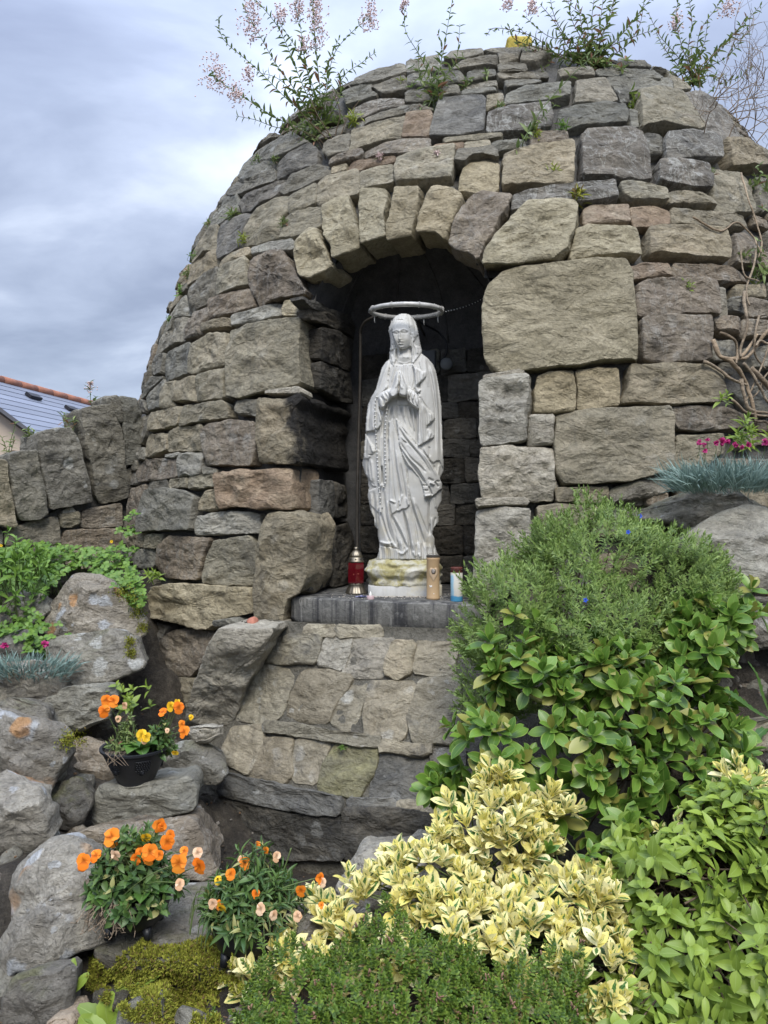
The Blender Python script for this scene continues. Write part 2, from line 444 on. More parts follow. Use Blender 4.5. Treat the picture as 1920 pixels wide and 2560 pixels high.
def stone_mesh(pts, n, inward, depth, proud=.02, rough=1.0, seed=0, step=.016, gap=-.006, facets=5, bulge=0.0, drop=.006, cheap=False, taper=.94, poly=False):
    """pts: outline in 3-D lying on the wall face; n outward normal; inward: direction the stone runs back along."""
    rs = np.random.default_rng(seed)
    n = np.array(n, float); n /= np.linalg.norm(n); inward = np.array(inward, float)
    up = np.array([0, 0, 1.0]); u = np.cross(up, n)
    if np.linalg.norm(u) < .1: u = np.array([1.0, 0, 0]); u = u - n * u.dot(n)
    u /= np.linalg.norm(u); v = np.cross(n, u)
    P = np.array(pts, float); c3 = P.mean(0)
    L = np.stack([(P - c3) @ u, (P - c3) @ v, (P - c3) @ n], 1)
    x, y = L[:, 0], L[:, 1]
    if np.sum(x * np.roll(y, -1) - np.roll(x, -1) * y) < 0: L = L[::-1]
    if cheap: step = .05
    B = resample(L, step); m = len(B)
    x, y = B[:, 0], B[:, 1]; x2, y2 = np.roll(x, -1), np.roll(y, -1); cr = x * y2 - x2 * y; A = cr.sum() / 2
    cc = np.array([((x + x2) * cr).sum(), ((y + y2) * cr).sum()]) / (6 * A)
    hc = B[:, 2].mean()
    size = math.sqrt(abs(A))
    tang = np.roll(B[:, :2], -1, 0) - np.roll(B[:, :2], 1, 0); tang /= np.linalg.norm(tang, axis=1)[:, None] + 1e-9
    on = np.stack([tang[:, 1], -tang[:, 0]], 1)
    e1 = B[:, :2] - np.roll(B[:, :2], 1, 0); e1 /= np.linalg.norm(e1, axis=1)[:, None] + 1e-9
    mit = 1 / np.clip((e1 * tang).sum(1), .6, 1)
    so = rs.random(3) * 50
    w3 = np.column_stack([B[:, :2], np.zeros(m)]) + so
    jit = (fbm(w3 * 14, 1, 3) * .008 + fbm(w3 * 50, 2, 2) * .004) * rough * min(1, size / .12)
    B2 = B[:, :2] + on * (jit - gap * mit)[:, None]
    def ringpts(inset=None, f=None):
        d = B2 - cc; r = np.linalg.norm(d, axis=1)[:, None]
        ff = np.maximum(1 - inset / np.maximum(r, 1e-6), .3) if inset is not None else f
        return cc + d * ff, (ff if inset is not None else np.full((m, 1), f))
    rings, hs, fs = [], [], []
    specs = [('i', 0.0, -drop), ('i', .003, -.2 * drop), ('i', .012, 0)]
    nf = 2 if cheap else int(np.clip(size / .028, 3, 12))
    for s_ in specs:
        p, f = ringpts(inset=s_[1]); rings.append(p); fs.append(f[:, 0]); hs.append(np.full(m, s_[2]))
    f0 = .88
    for k in range(nf):
        f = f0 * (1 - k / nf) ** 1.0
        base = rings[2]; p = cc + (base - cc) * f
        rings.append(p); fs.append(np.full(m, f)); hs.append(np.zeros(m))
    allp = np.vstack(rings + [cc[None]]); h = np.concatenate(hs + [[0]]); ff = np.concatenate(fs + [[0]])
    bn = np.concatenate([B[:, 2]] * len(rings) + [[hc]])
    base = bn * ff + hc * (1 - ff)
    h = h + base * 1.0 + bulge * (1 - ff ** 2) + proud
    # chisel facets
    if poly:
        e = (allp - cc); ext = np.abs(B2 - cc).max(0); hh = None
        for k in range(facets):
            a = 2 * math.pi * (k + rs.uniform(-.35, .35)) / facets; d = np.array([math.cos(a), math.sin(a)])
            ex = ((B2 - cc) @ d).max(); sl = rs.uniform(.10, .85); r0 = rs.uniform(.25, .85) * ex
            pl = (r0 - e @ d) * sl + rs.uniform(-.015, .015)
            hh = pl if hh is None else np.minimum(hh, pl)
        pl = e @ np.array([rs.uniform(-.12, .12), rs.uniform(-.12, .12)]) + .03 + bulge
        hh = np.minimum(hh, pl) * 1.25
        h = h + hh.clip(-size * .5, .2) - bulge * (1 - ff ** 2)
    for k in range(0 if poly else facets):
        a = rs.random() * 2 * math.pi; d = np.array([math.cos(a), math.sin(a)])
        ext = np.abs((B2 - cc) @ d).max(); r0 = ext * rs.uniform(.45, .95); sl = rs.uniform(.06, .35) * rough
        h = h + np.minimum(0, (r0 - (allp - cc) @ d) * sl).clip(-.045 if rough >= 1.3 else -.02, 0)
    Q = np.column_stack([allp, np.zeros(len(allp))]) + so
    amp = np.clip((1 - ff) * 5, .25, 1)
    big = fbm(Q * (2.2 / max(size, .1)), 3, 3)
    ter = fbm(Q * np.array([9, 15, 1]), 5, 4)
    ter = (np.floor(ter * 7) + np.clip((ter * 7 - np.floor(ter * 7)) * 4, 0, 1)) / 7
    fine = fbm(Q * 38, 9, 2)
    h = h + amp * rough * (big * (.009 if not poly else .014) * min(1.6, size / .15) + ter * .024 + fine * .006)
    N1 = len(rings)
    # back rings
    ib = inward / np.linalg.norm(inward)
    ibl = np.array([ib @ u, ib @ v, ib @ n])
    front0 = np.column_stack([rings[0], h[:m]])
    backs = []
    nb = 1 if depth < .12 or cheap else int(np.clip(depth / .05, 2, 10))
    for k in range(1, nb + 1):
        t = k / nb
        q = front0 * 1.0
        q[:, :2] = cc + (q[:, :2] - cc) * (1 - (1 - taper) * t)
        q = q + ibl * depth * t
        if depth >= .12:
            w = fbm((q + so) * 13, 21, 3) * .018 * rough
            q[:, :2] += on * w[:, None]
        backs.append(q)
    V = np.vstack([np.column_stack([allp, h])] + backs + [backs[-1].mean(0)[None]])
    j = np.arange(m); j2 = (j + 1) % m; Fq = []
    for k in range(N1 - 1): Fq.append(np.stack([k * m + j, k * m + j2, (k + 1) * m + j2, (k + 1) * m + j], 1))
    ci = N1 * m
    tri = [np.stack([(N1 - 1) * m + j, (N1 - 1) * m + j2, np.full(m, ci)], 1)]
    b0 = ci + 1
    Fq.append(np.stack([j2, j, b0 + j, b0 + j2], 1))
    for k in range(nb - 1): Fq.append(np.stack([b0 + k * m + j2, b0 + k * m + j, b0 + (k + 1) * m + j, b0 + (k + 1) * m + j2], 1))
    tri.append(np.stack([b0 + (nb - 1) * m + j2, b0 + (nb - 1) * m + j, np.full(m, b0 + nb * m)], 1))
    W = c3 + V[:, :1] * u + V[:, 1:2] * v + V[:, 2:3] * n
    return W, [np.concatenate(Fq), np.concatenate(tri)]

_seed = [100]
def place_stone(W, Fs, mat, parent, ploc, name='stone'):
    c = W.mean(0)
    me = mesh_np(name, W - c, Fs, True, [SM[mat]])
    sharp(me, 38)
    return obj(name, me, parent, tuple(c - np.array(ploc)))

TRACED = []
def trace_stones(txt, org, k, bv, parent, ploc, name='stone', proud=.022, rough=1.0, depth=.16, inward=None, gap=-.006, toward=(1000, 900), rec=True, drop=.006, facets=4, bulge=0):
    out = []
    for line in txt.strip().splitlines():
        p = line.split()
        if not p: continue
        mat = p[0]; opt = {}
        q = []
        for w in p[1:]:
            if '=' in w: a, b = w.split('='); opt[a] = float(b)
            else: q.append(tuple(float(v) for v in w.split(',')))
        src = np.array([(org[0] + x / k, org[1] + y / k) for x, y in q])
        pts, ns = [], []
        tw = tuple(src.mean(0) * .5 + np.array(toward) * .5)
        for s in src:
            h, n_ = cast(bv, s[0], s[1], tw)
            if h is None: continue
            if n_.dot(h - CAMP) > 0: n_ = -n_
            pts.append(h); ns.append(n_)
        if len(pts) < 3: continue
        N = np.array(ns).mean(0)
        _seed[0] += 1
        dd = opt.get('depth', depth)
        inn = np.array(inward) if inward is not None else -N
        if opt.get('nich'): inn = np.array(NN3)
        W, Fs = stone_mesh(pts, N, inn, dd, opt.get('proud', proud) + (0 if 'proud' in opt else random.uniform(-.008, .008)), opt.get('rough', rough), _seed[0], gap=gap, drop=drop, taper=(1.02 if opt.get('nich') else .94), facets=int(opt.get('facets', facets)), bulge=opt.get('bulge', bulge))
        out.append(place_stone(W, Fs, mat, parent, ploc, name))
        if rec: TRACED.append(src)
    return out

SHR = (float(AX[0]), float(AX[1]), .2)
shrine = thing('beehive_shrine', 'large round beehive shaped stone shrine of rough sandstone blocks with an arched niche', 'shrine', SHR)

T_A = """
g 960,560 1010,575 900,650 810,740 790,770 850,660
g 860,680 1050,590 1010,660 960,750 1000,765 1000,820 880,850 790,890 740,870 790,770
g 1060,590 1110,570 1230,640 1150,680 1080,710 970,755 1010,670
d 1090,710 1240,640 1290,690 1275,770 1120,830 1005,890 1030,780
g 1340,640 1500,580 1520,590 1500,690 1370,740 1330,700
t 1395,810 1490,790 1480,830 1390,855 rough=.6
g 1110,860 1290,785 1370,800 1385,835 1290,890 1180,945 1060,990 1040,975
g 710,900 780,895 1000,830 1005,900 900,930 780,985 690,1005 660,985
d 780,1000 1010,910 1100,880 1040,960 1000,1005 900,1045 830,1100 770,1105 750,1060
g 640,1020 740,1000 750,1060 735,1105 690,1145 620,1200 560,1210 590,1100
d 630,1190 700,1155 800,1110 830,1120 790,1200 750,1290 740,1360 680,1400 600,1430 600,1300
t 880,1085 1010,1015 1095,1005 1080,1100 1035,1140 1020,1250 930,1290 860,1320 760,1335 790,1230 830,1140
t 1100,1000 1270,920 1285,930 1280,1060 1180,1100 1090,1125 1090,1040
t 1295,905 1560,835 1575,850 1575,1000 1500,1025 1400,1040 1310,1080 1288,1060
t 1045,1150 1200,1095 1310,1090 1325,1110 1315,1200 1220,1250 1120,1280 1025,1285
y 1335,1090 1440,1040 1510,1035 1530,1120 1560,1200 1590,1290 1590,1380 1500,1430 1415,1460 1400,1380 1360,1300 1345,1200 depth=.24 nich=1 rough=1.5 proud=.05
y 1165,1320 1260,1255 1310,1270 1340,1370 1400,1500 1350,1550 1240,1590 1180,1560 1160,1440 depth=.26 nich=1 rough=1.5 proud=.05
l 840,1370 960,1330 1115,1305 1120,1365 1000,1385 840,1405 rough=.5
t 630,1460 700,1410 820,1365 825,1405 760,1430 680,1470 615,1495 rough=.5
w 815,1430 950,1405 1060,1400 1120,1500 1180,1600 1230,1690 1120,1710 990,1730 890,1760 860,1690 820,1590 depth=.3 nich=1 rough=1.6 proud=.04
t 612,1510 700,1465 800,1435 805,1540 820,1600 740,1640 605,1685 610,1590
g 420,1640 520,1540 600,1500 605,1590 590,1685 500,1745 410,1805 395,1700
t 400,1600 430,1490 500,1390 590,1370 590,1450 490,1550 400,1620
t 490,1320 560,1220 610,1210 600,1290 590,1365 520,1390 440,1470 440,1420
g 560,1190 590,1110 640,1030 560,1130 520,1240 500,1310 530,1260
"""
T_B = """
g 90,290 250,220 420,190 430,240 330,280 200,320 60,340
g 440,160 560,130 650,120 660,170 690,210 560,230 440,240
g 700,90 860,75 950,75 960,110 820,145 700,140
g 830,150 1050,115 1060,165 900,190 760,215
g 965,90 1230,72 1200,145 1080,155 1070,110
g 1235,80 1400,55 1440,110 1330,155 1225,155
g 0,370 100,330 195,312 190,370 230,390 130,430 20,460
g 200,340 420,270 440,320 445,360 300,395 260,380
g 445,270 590,240 600,300 575,335 450,330
g 605,280 800,240 830,260 820,300 700,330 610,330
g 1060,252 1350,262 1350,285 1120,296 1070,280
g 860,240 1040,218 1050,255 900,290 850,290
v 30,520 190,430 350,410 420,430 410,470 250,500 150,540 50,545
g 430,380 560,360 580,390 600,420 430,440
g 650,360 790,335 800,380 660,410
g 820,372 1040,352 1050,370 940,390 820,402 rough=.4
g 840,340 1050,292 1060,330 900,365 830,365
g 1110,302 1350,300 1360,308 1300,325 1120,350 rough=.4
g 150,600 160,560 400,480 600,450 615,490 480,510 280,560 150,605
t 60,640 180,600 430,545 430,590 410,680 260,710 50,780
r 440,530 600,510 610,560 580,690 410,690 facets=2
d 650,470 660,430 960,402 978,420 973,520 960,645 800,680 590,680 600,620 rough=.6
t 990,400 1090,387 1100,410 1085,460 985,490
g 1120,400 1250,340 1560,312 1560,400 1430,430 1105,465
v 1000,510 1100,480 1420,450 1440,550 1430,600 1280,635 990,660 990,570
w 150,780 400,715 600,712 600,780 400,805 150,815 rough=.6
t 690,708 950,682 1090,672 1090,690 940,715 700,730 rough=.4
r 630,742 830,732 825,770 620,785 rough=.4
t 840,742 1000,722 1015,785 840,795 rough=.5
g 1020,722 1240,702 1255,755 1030,780
w 1300,690 1540,652 1545,720 1300,758
w 0,810 70,780 130,770 140,800 100,835 0,860 -90,885 -85,850
r 20,900 60,860 355,818 350,860 200,888 130,912 30,918
t 120,935 335,872 345,1000 240,1020 120,1045
t 370,830 560,790 770,775 760,880 745,1000 560,1010 370,1015 360,920 rough=1.1 proud=.05
g 790,830 1020,797 1060,830 1060,870 1000,842 880,855 830,900 770,888 proud=.06 rough=.5
y 820,930 890,862 1010,848 1065,890 1062,1050 1000,1080 790,1060 proud=.03
t 1110,800 1570,747 1573,900 1573,1010 1400,1030 1090,1045 1100,920 proud=.05 rough=1.1
y 135,1075 290,1045 300,1130 285,1250 300,1400 140,1445 130,1250 depth=.24 nich=1 rough=1.2 proud=.05
y 370,1060 530,1065 515,1180 480,1330 470,1395 310,1410 320,1310 350,1180 depth=.24 nich=1 rough=1.2 proud=.05
y 620,1065 760,1090 820,1130 780,1230 720,1370 700,1420 640,1380 520,1370 525,1280 570,1150 depth=.24 nich=1 rough=1.2 proud=.06
w 890,1130 960,1095 1150,1110 1120,1200 1040,1320 960,1480 920,1560 800,1480 720,1430 770,1300 820,1200 depth=.24 nich=1 rough=1.5 proud=.05
y 1260,1190 1580,1165 1600,1200 1570,1350 1510,1500 1420,1570 1140,1615 945,1610 960,1530 1050,1400 1150,1290 depth=.22 nich=1 rough=1.3 proud=.075
v 1165,1110 1400,1058 1600,1032 1850,1018 1880,1120 1700,1150 1450,1160 1150,1195 proud=.045
g 670,1042 760,1035 775,1085 700,1070 rough=.4
"""
T_C = """
g 220,360 420,322 665,322 680,390 675,450 480,460 200,485 215,420
g 335,165 515,150 610,290 560,312 320,302
g 530,147 655,142 692,285 640,296
g 210,92 440,82 450,128 220,128
g 460,92 590,80 900,92 928,130 900,143 600,133 480,128
g 620,20 820,22 840,70 600,65
g 880,25 970,32 975,80 885,75
g 990,20 1060,40 1070,95 985,80
g 670,147 980,152 990,225 840,228 690,213
t 950,102 1040,102 1110,222 1000,232 985,140
t 745,250 860,237 1030,272 1100,370 1188,508 1150,526 900,473 762,498 750,370 proud=.055
v 1040,262 1180,242 1300,302 1400,430 1445,550 1310,572 1240,538 1150,430 1080,320
g 690,362 740,372 750,483 710,488 rough=.4
w 20,522 260,512 270,580 20,622
v 355,560 400,512 780,502 800,600 830,700 835,838 640,865 560,838 370,838 360,700 proud=.045
g 802,522 890,522 915,560 915,658 825,656
v 930,547 1100,532 1290,562 1305,640 1303,712 1130,716 940,708 920,620 proud=.05
t 1312,592 1450,592 1700,700 1690,760 1540,772 1390,748 proud=.06
v 882,742 960,727 1215,752 1235,830 1233,912 1100,916 880,868 proud=.05
t 1242,777 1500,812 1538,870 1555,1000 1545,1068 1400,1062 1290,1058 1262,900
g 1560,832 1720,870 1720,1030 1600,1055 1570,950
t 620,892 700,882 930,932 943,1003 700,998 640,950 proud=.045
t 952,942 1060,932 1268,962 1283,1022 962,1008
r 380,1042 430,1027 680,1027 685,1138 382,1153 facets=2
r 697,1042 850,1027 960,1062 968,1120 963,1158 720,1172 702,1100 facets=2
t 977,1047 1270,1067 1490,1082 1508,1158 1300,1167 982,1128
y 312,1212 400,1182 735,1187 758,1280 763,1368 640,1367 282,1397 302,1300 proud=.045
t 817,1182 1100,1182 1328,1202 1358,1290 1358,1402 1120,1386 832,1347 817,1260 proud=.05
w 1412,1212 1500,1207 1578,1340 1578,1428 1432,1408
r 692,1442 760,1422 968,1417 983,1488 702,1522
w 992,1427 1270,1427 1480,1462 1533,1547 1300,1532 992,1492
t 1422,1572 1620,1567 1633,1638 1432,1643 rough=.6
"""
T_D = """
w 540,202 700,142 830,118 850,150 843,238 700,288 610,308 520,328 522,280
l 697,312 850,267 1020,222 1045,240 1038,288 880,338 702,368
y 1070,217 1190,207 1248,250 1238,312 1062,308 1052,260 depth=.5 nich=1 proud=.03
t 502,372 600,337 688,327 688,373 600,393 502,423
w 432,320 440,288 538,252 538,300 500,358 493,428 372,468 372,400
g 265,392 320,332 408,312 380,390 368,468 280,508 182,588 200,490
g 330,232 390,172 398,288 320,328 280,398 242,428 270,330
g 182,592 240,572 220,700 152,723 160,640
g 247,572 410,487 420,520 395,618 398,698 330,733 250,758 227,700
t 430,512 540,442 663,427 668,530 653,648 560,678 430,708 397,688 402,600 rough=1.3
t 692,412 900,372 1100,348 1180,345 1190,430 1178,600 1182,775 960,830 780,878 692,868 690,700 682,560 depth=.22 nich=1 proud=.045
l 962,847 1190,817 1208,830 1208,853 1000,853 rough=.3 depth=.1 proud=.06
g 737,902 800,892 888,897 898,998 762,988 727,960
w 562,1062 680,1037 858,1042 878,1100 878,1238 848,1338 700,1338 522,1328 502,1200 502,1112 proud=.035
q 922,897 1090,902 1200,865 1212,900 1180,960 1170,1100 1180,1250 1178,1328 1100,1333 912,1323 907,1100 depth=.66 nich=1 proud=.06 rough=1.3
t 467,727 558,692 653,672 653,878 472,893
t 330,772 453,727 458,888 302,893 302,840
t 252,782 323,762 300,898 308,938 222,948 222,860
g 140,832 238,752 248,790 218,860 213,933 102,963 112,880
g 112,792 152,732 233,737 170,790 102,868 82,878
g 75,892 98,892 95,968 52,968
t 157,982 368,932 342,1028 340,1058 200,1088 132,1098 137,1032
t 377,937 650,902 688,940 688,1008 540,1028 352,1063
g 62,1022 138,992 110,1128 62,1188 62,1080
t 122,1132 258,1122 248,1228 150,1278 102,1268
t 267,1122 330,1082 488,1067 508,1090 493,1238 262,1238 260,1180 rough=1.3
g 52,1222 98,1222 108,1288 52,1293
l 247,1275 340,1256 350,1264 300,1284 rough=.2 depth=.06
l 330,1267 480,1257 498,1280 488,1398 322,1418
w 50,1322 170,1297 323,1297 323,1418 200,1438 62,1448 42,1390
g 112,1457 248,1442 263,1498 117,1503
t 277,1442 398,1432 398,1488 277,1488
t 412,1427 598,1407 603,1483 412,1498
r 617,1407 760,1387 1130,1380 1143,1500 1138,1640 900,1638 642,1633 622,1540 depth=.28 nich=1 proud=.055 rough=1.3
g 505,1352 600,1372 600,1388 512,1398 rough=.3
"""
T_E = """
y 290,150 400,120 600,100 900,62 1120,67 1150,120 1170,250 1190,450 1203,600 1193,738 1000,743 800,778 550,798 270,798 180,720 150,560 140,380 190,230 depth=.2 nich=1 proud=.06 rough=.9 facets=6
l 162,842 430,797 435,818 167,868 depth=.08 rough=.3
l 142,882 300,852 458,832 463,1000 438,1110 453,1278 280,1308 152,1318 137,1150 132,1000 depth=.22 nich=1 proud=.05 rough=1.7
y 532,842 600,812 783,797 786,1000 778,1073 600,1088 507,1083 512,950
y 802,802 1000,787 1083,787 1088,930 1088,1033 950,1053 812,1068 807,950
l 482,1112 640,1112 633,1200 638,1298 560,1308 470,1323
t 662,1112 900,1072 1100,1072 1418,1062 1443,1130 1443,1300 1458,1478 1300,1518 1150,1558 900,1578 702,1578 657,1500 652,1300 proud=.05 rough=.9 facets=5
l 142,1342 300,1332 640,1342 643,1500 638,1688 400,1708 162,1678 137,1600 137,1450 depth=.22 nich=1 proud=.045 rough=1.5
t 652,1612 1018,1607 1018,1698 662,1698
"""
T_F = """
w 602,62 680,32 900,17 1120,27 1200,40 1230,160 1230,295 1100,288 860,298 700,308 602,308 587,200 proud=.045
g 1245,60 1290,70 1310,160 1318,298 1240,298
g 1342,162 1430,157 1448,230 1438,288 1347,248
w 1472,162 1700,192 1700,318 1472,298
w 1212,312 1400,312 1408,438 1232,408
w 1442,332 1700,352 1700,438 1442,448
w 622,342 700,312 1163,322 1163,450 1158,638 1090,668 750,668 642,638 627,480 proud=.05
g 1202,502 1368,502 1368,638 1202,648
t 542,692 700,702 900,692 1168,702 1258,790 1278,900 1258,983 1000,998 602,988 482,973 522,860 proud=.045
w 882,1032 1020,1017 1298,1032 1528,1122 1528,1178 1300,1188 1070,1203 932,1188 892,1100
t 922,1252 1318,1232 1328,1350 1240,1400 1150,1500 912,1508 912,1370
w 1432,1222 1528,1232 1538,1328 1432,1328
g 1450,560 1700,520 1700,690 1480,690
g 1400,880 1560,860 1700,950 1700,1090 1500,1060
"""
T_N = """
t 620,485 740,472 890,478 870,530 770,570 660,570 625,545
l 585,580 720,575 725,620 590,625
t 735,575 760,575 760,610 735,610
"""
T_H = """
w 92,202 183,177 170,260 150,468 62,463 62,320
g 202,217 340,207 480,217 550,262 530,350 518,478 400,478 162,498 157,400 177,280 rough=.9 proud=.05
t 602,217 688,202 698,338 640,348 552,343 557,290
l 547,397 640,372 800,362 958,377 963,498 800,508 532,513 527,450
t 42,522 100,507 183,512 178,598 62,598
t 197,522 308,517 300,560 260,603 187,603
g 132,622 263,617 258,700 240,738 122,748 107,700
g 42,632 108,627 98,698 52,698
w 352,527 640,547 600,650 568,750 558,818 400,818 292,798 262,740 282,600
t 662,562 900,532 953,590 948,700 938,858 800,863 582,848 582,790 622,650
y 272,882 420,857 850,882 933,902 938,1048 800,1078 642,1163 560,1158 400,1108 202,1073 197,1000 proud=.05
t 1002,472 1050,372 1160,365 1300,397 1328,460 1318,800 1280,908 1190,948 1160,1098 1140,1150 972,1130 962,1000 977,700 depth=.3 nich=1 proud=.05 rough=1.5
v 112,1182 220,1102 348,1152 290,1268 222,1378 162,1388 132,1260
w 392,1177 540,1167 648,1212 618,1310 560,1428 500,1498 400,1478 222,1418 242,1320 332,1210
t 152,1482 380,1502 538,1517 510,1640 500,1760 440,1800 300,1780 150,1720 112,1590
g 722,1112 860,1092 880,1128 732,1133 depth=.12 proud=.09
g 170,890 235,885 190,1000 160,960 rough=.4
"""
trace_stones(T_A, (330, 130), 2.765, BV_DOME, shrine, SHR)
trace_stones(T_B, (860, 100), 2.765, BV_DOME, shrine, SHR)
trace_stones(T_C, (1320, 150), 2.765, BV_DOME, shrine, SHR)
trace_stones(T_D, (330, 680), 2.765, BV_DOME, shrine, SHR)
trace_stones(T_E, (1150, 640), 2.765, BV_DOME, shrine, SHR)
trace_stones(T_F, (1400, 700), 3.19, BV_DOME, shrine, SHR)
trace_stones(T_N, (1000, 1000), 1.803, BV_DOME, shrine, SHR)
trace_stones(T_H, (300, 1150), 2.765, BV_DOME, shrine, SHR)
# right jamb upright block beside the ledge
trace_stones("l 345,500 470,492 580,500 583,600 578,720 520,760 480,870 400,900 385,960 330,950 330,800 343,650 depth=.24 nich=1 proud=.07 rough=1.3\nl 342,458 560,452 575,475 345,482 depth=.1 rough=.3 proud=.06",
             (1000, 1000), 1.803, BV_DOME, shrine, SHR)

# inner faces of the left jamb
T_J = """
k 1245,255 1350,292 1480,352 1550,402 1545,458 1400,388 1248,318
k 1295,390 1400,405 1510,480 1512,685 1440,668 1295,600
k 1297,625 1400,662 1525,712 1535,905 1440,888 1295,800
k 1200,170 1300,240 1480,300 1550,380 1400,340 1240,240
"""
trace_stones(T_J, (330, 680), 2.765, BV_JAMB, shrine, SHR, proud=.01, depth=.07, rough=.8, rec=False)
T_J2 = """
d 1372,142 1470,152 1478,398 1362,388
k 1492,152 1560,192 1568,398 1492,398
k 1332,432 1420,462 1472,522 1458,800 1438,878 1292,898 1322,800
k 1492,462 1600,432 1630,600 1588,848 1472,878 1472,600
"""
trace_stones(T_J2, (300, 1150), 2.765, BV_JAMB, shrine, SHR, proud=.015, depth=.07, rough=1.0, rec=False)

# back wall of the niche, laid in courses (and the hidden right jamb)
rsb = np.random.default_rng(5)
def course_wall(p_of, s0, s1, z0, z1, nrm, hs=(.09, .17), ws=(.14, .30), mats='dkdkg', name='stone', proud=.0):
    z = z0
    while z < z1 - .03:
        h = min(rsb.uniform(*hs), z1 - z); s = s0 - rsb.uniform(0, .1)
        while s < s1:
            w = rsb.uniform(*ws); a, b_ = max(s, s0), min(s + w, s1)
            if b_ - a > .05:
                j = lambda: rsb.uniform(-.006, .006)
                P = [p_of(a + .006, z + .006 + j()), p_of((a + b_) / 2, z + .006 + j()), p_of(b_ - .006, z + .006 + j()), p_of(b_ - .006 + j(), z + h - .006 + j()), p_of((a + b_) / 2, z + h - .006 + j()), p_of(a + .006 + j(), z + h - .006 + j())]
                _seed[0] += 1
                W, Fs = stone_mesh(P, nrm, -np.array(nrm), .06, proud + rsb.uniform(-.01, .012), .7, _seed[0], step=.025)
                place_stone(W, Fs, mats[rsb.integers(len(mats))], shrine, SHR)
            s += w
        z += h
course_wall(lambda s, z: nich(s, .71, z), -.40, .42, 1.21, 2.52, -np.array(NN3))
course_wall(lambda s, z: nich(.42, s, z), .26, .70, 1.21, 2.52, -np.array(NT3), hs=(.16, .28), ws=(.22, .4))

# ---- loose filling of everything not traced: small stones in the gaps, plain courses round the unseen flanks
NICHE_PX = np.array([(757, 800), (766, 741), (778, 705), (842, 655), (905, 622), (1030, 600), (1113, 610), (1195, 664), (1208, 700), (1203, 900), (1200, 1250), (1195, 1520), (1190, 1600), (735, 1560), (757, 1500)], float)
def in_poly(pts, poly):
    x, y = pts[:, 0], pts[:, 1]; r = np.zeros(len(pts), bool); n = len(poly); j = n - 1
    for i in range(n):
        xi, yi = poly[i]; xj, yj = poly[j]
        c = ((yi > y) != (yj > y)) & (x < (xj - xi) * (y - yi) / (yj - yi + 1e-12) + xi); r ^= c; j = i
    return r
TRB = [p for p in TRACED + [NICHE_PX]]
TLO = np.zeros((4000, 2)) + 1e9; THI = np.zeros((4000, 2)) - 1e9
for i_, p_ in enumerate(TRB): TLO[i_] = p_.min(0); THI[i_] = p_.max(0)
def trb_add(p): TLO[len(TRB)] = p.min(0); THI[len(TRB)] = p.max(0); TRB.append(p)
def covered(pts):
    r = np.zeros(len(pts), bool); lo, hi = pts.min(0), pts.max(0)
    for i in np.nonzero(((THI >= lo) & (TLO <= hi)).all(1))[0]: r |= in_poly(pts, TRB[i])
    return r
def sil_vis(phi, z):
    P = dome_pt(phi, z); a = phi - math.pi / 2
    n = np.stack([np.cos(a), np.sin(a)], -1); d = P[..., :2]
    return (n * d).sum(-1) < 0
fillb = MB(); nfill = 0
rsf = np.random.default_rng(11)
for (hmin, hmax, wmin, wmax, tol, jitn) in ((.12, .20, .20, .42, .04, 1), (.05, .09, .08, .18, .0, 1)):
    z = .0
    while z < 4.55:
        h = rsf.uniform(hmin, hmax); phi = -1.9 + rsf.uniform(0, .1)
        r = float(dome_r(z + h / 2))
        while phi < 1.5:
            w = rsf.uniform(wmin, wmax) / r
            gp, gz = np.meshgrid(np.linspace(phi, phi + w, 6), np.linspace(z, z + h, 5)); P = dome_pt(gp.ravel(), gz.ravel())
            vis = sil_vis(gp.ravel(), gz.ravel())
            px = proj(P)
            ok = True
            if vis.any():
                cv = covered(px[vis]); ok = cv.mean() <= tol
                # keep clear of the niche opening
                inside_frame = True
            else: inside_frame = False
            if hmin < .12 and not vis.all(): ok = False
            if hmin < .12 and (px[:, 0].min() > 1960 or px[:, 1].min() > 1900): ok = False
            if ok:
                g_ = .008 / r
                pp = [(phi + g_, z + .008), (phi + w / 2, z + .008 + rsf.uniform(-.006, .006)), (phi + w - g_, z + .008), (phi + w - g_, z + h - .008), (phi + w / 2, z + h - .008 + rsf.uniform(-.006, .006)), (phi + g_, z + h - .008)]
                O = dome_pt(np.array([a for a, _ in pp]), np.array([b for _, b in pp]))
                a = phi + w / 2 - math.pi / 2; n = np.array([math.cos(a), math.sin(a), .12])
                cheap = not vis.any()
                W, Fs = stone_mesh(O, n, -n, .14, rsf.uniform(.0, .03) - (.012 if hmin < .12 else 0), .9 if hmin > .1 else .6, int(rsf.integers(1e6)), step=.03 if hmin > .1 else .02, cheap=cheap)
                fillb.add((W, Fs), int(rsf.choice([0, 0, 1, 2, 3]))); nfill += 1
                if vis.any(): trb_add(proj(O))
            phi += w if ok or hmin >= .12 else w * .35
        z += h
me = fillb.mesh('packing_stones', [SM['g'], SM['t'], SM['v'], SM['w']], origin=SHR); sharp(me, 38)
obj('packing_stones', me, shrine, kind='stuff')
print('filler', nfill, 'traced', len(TRACED))

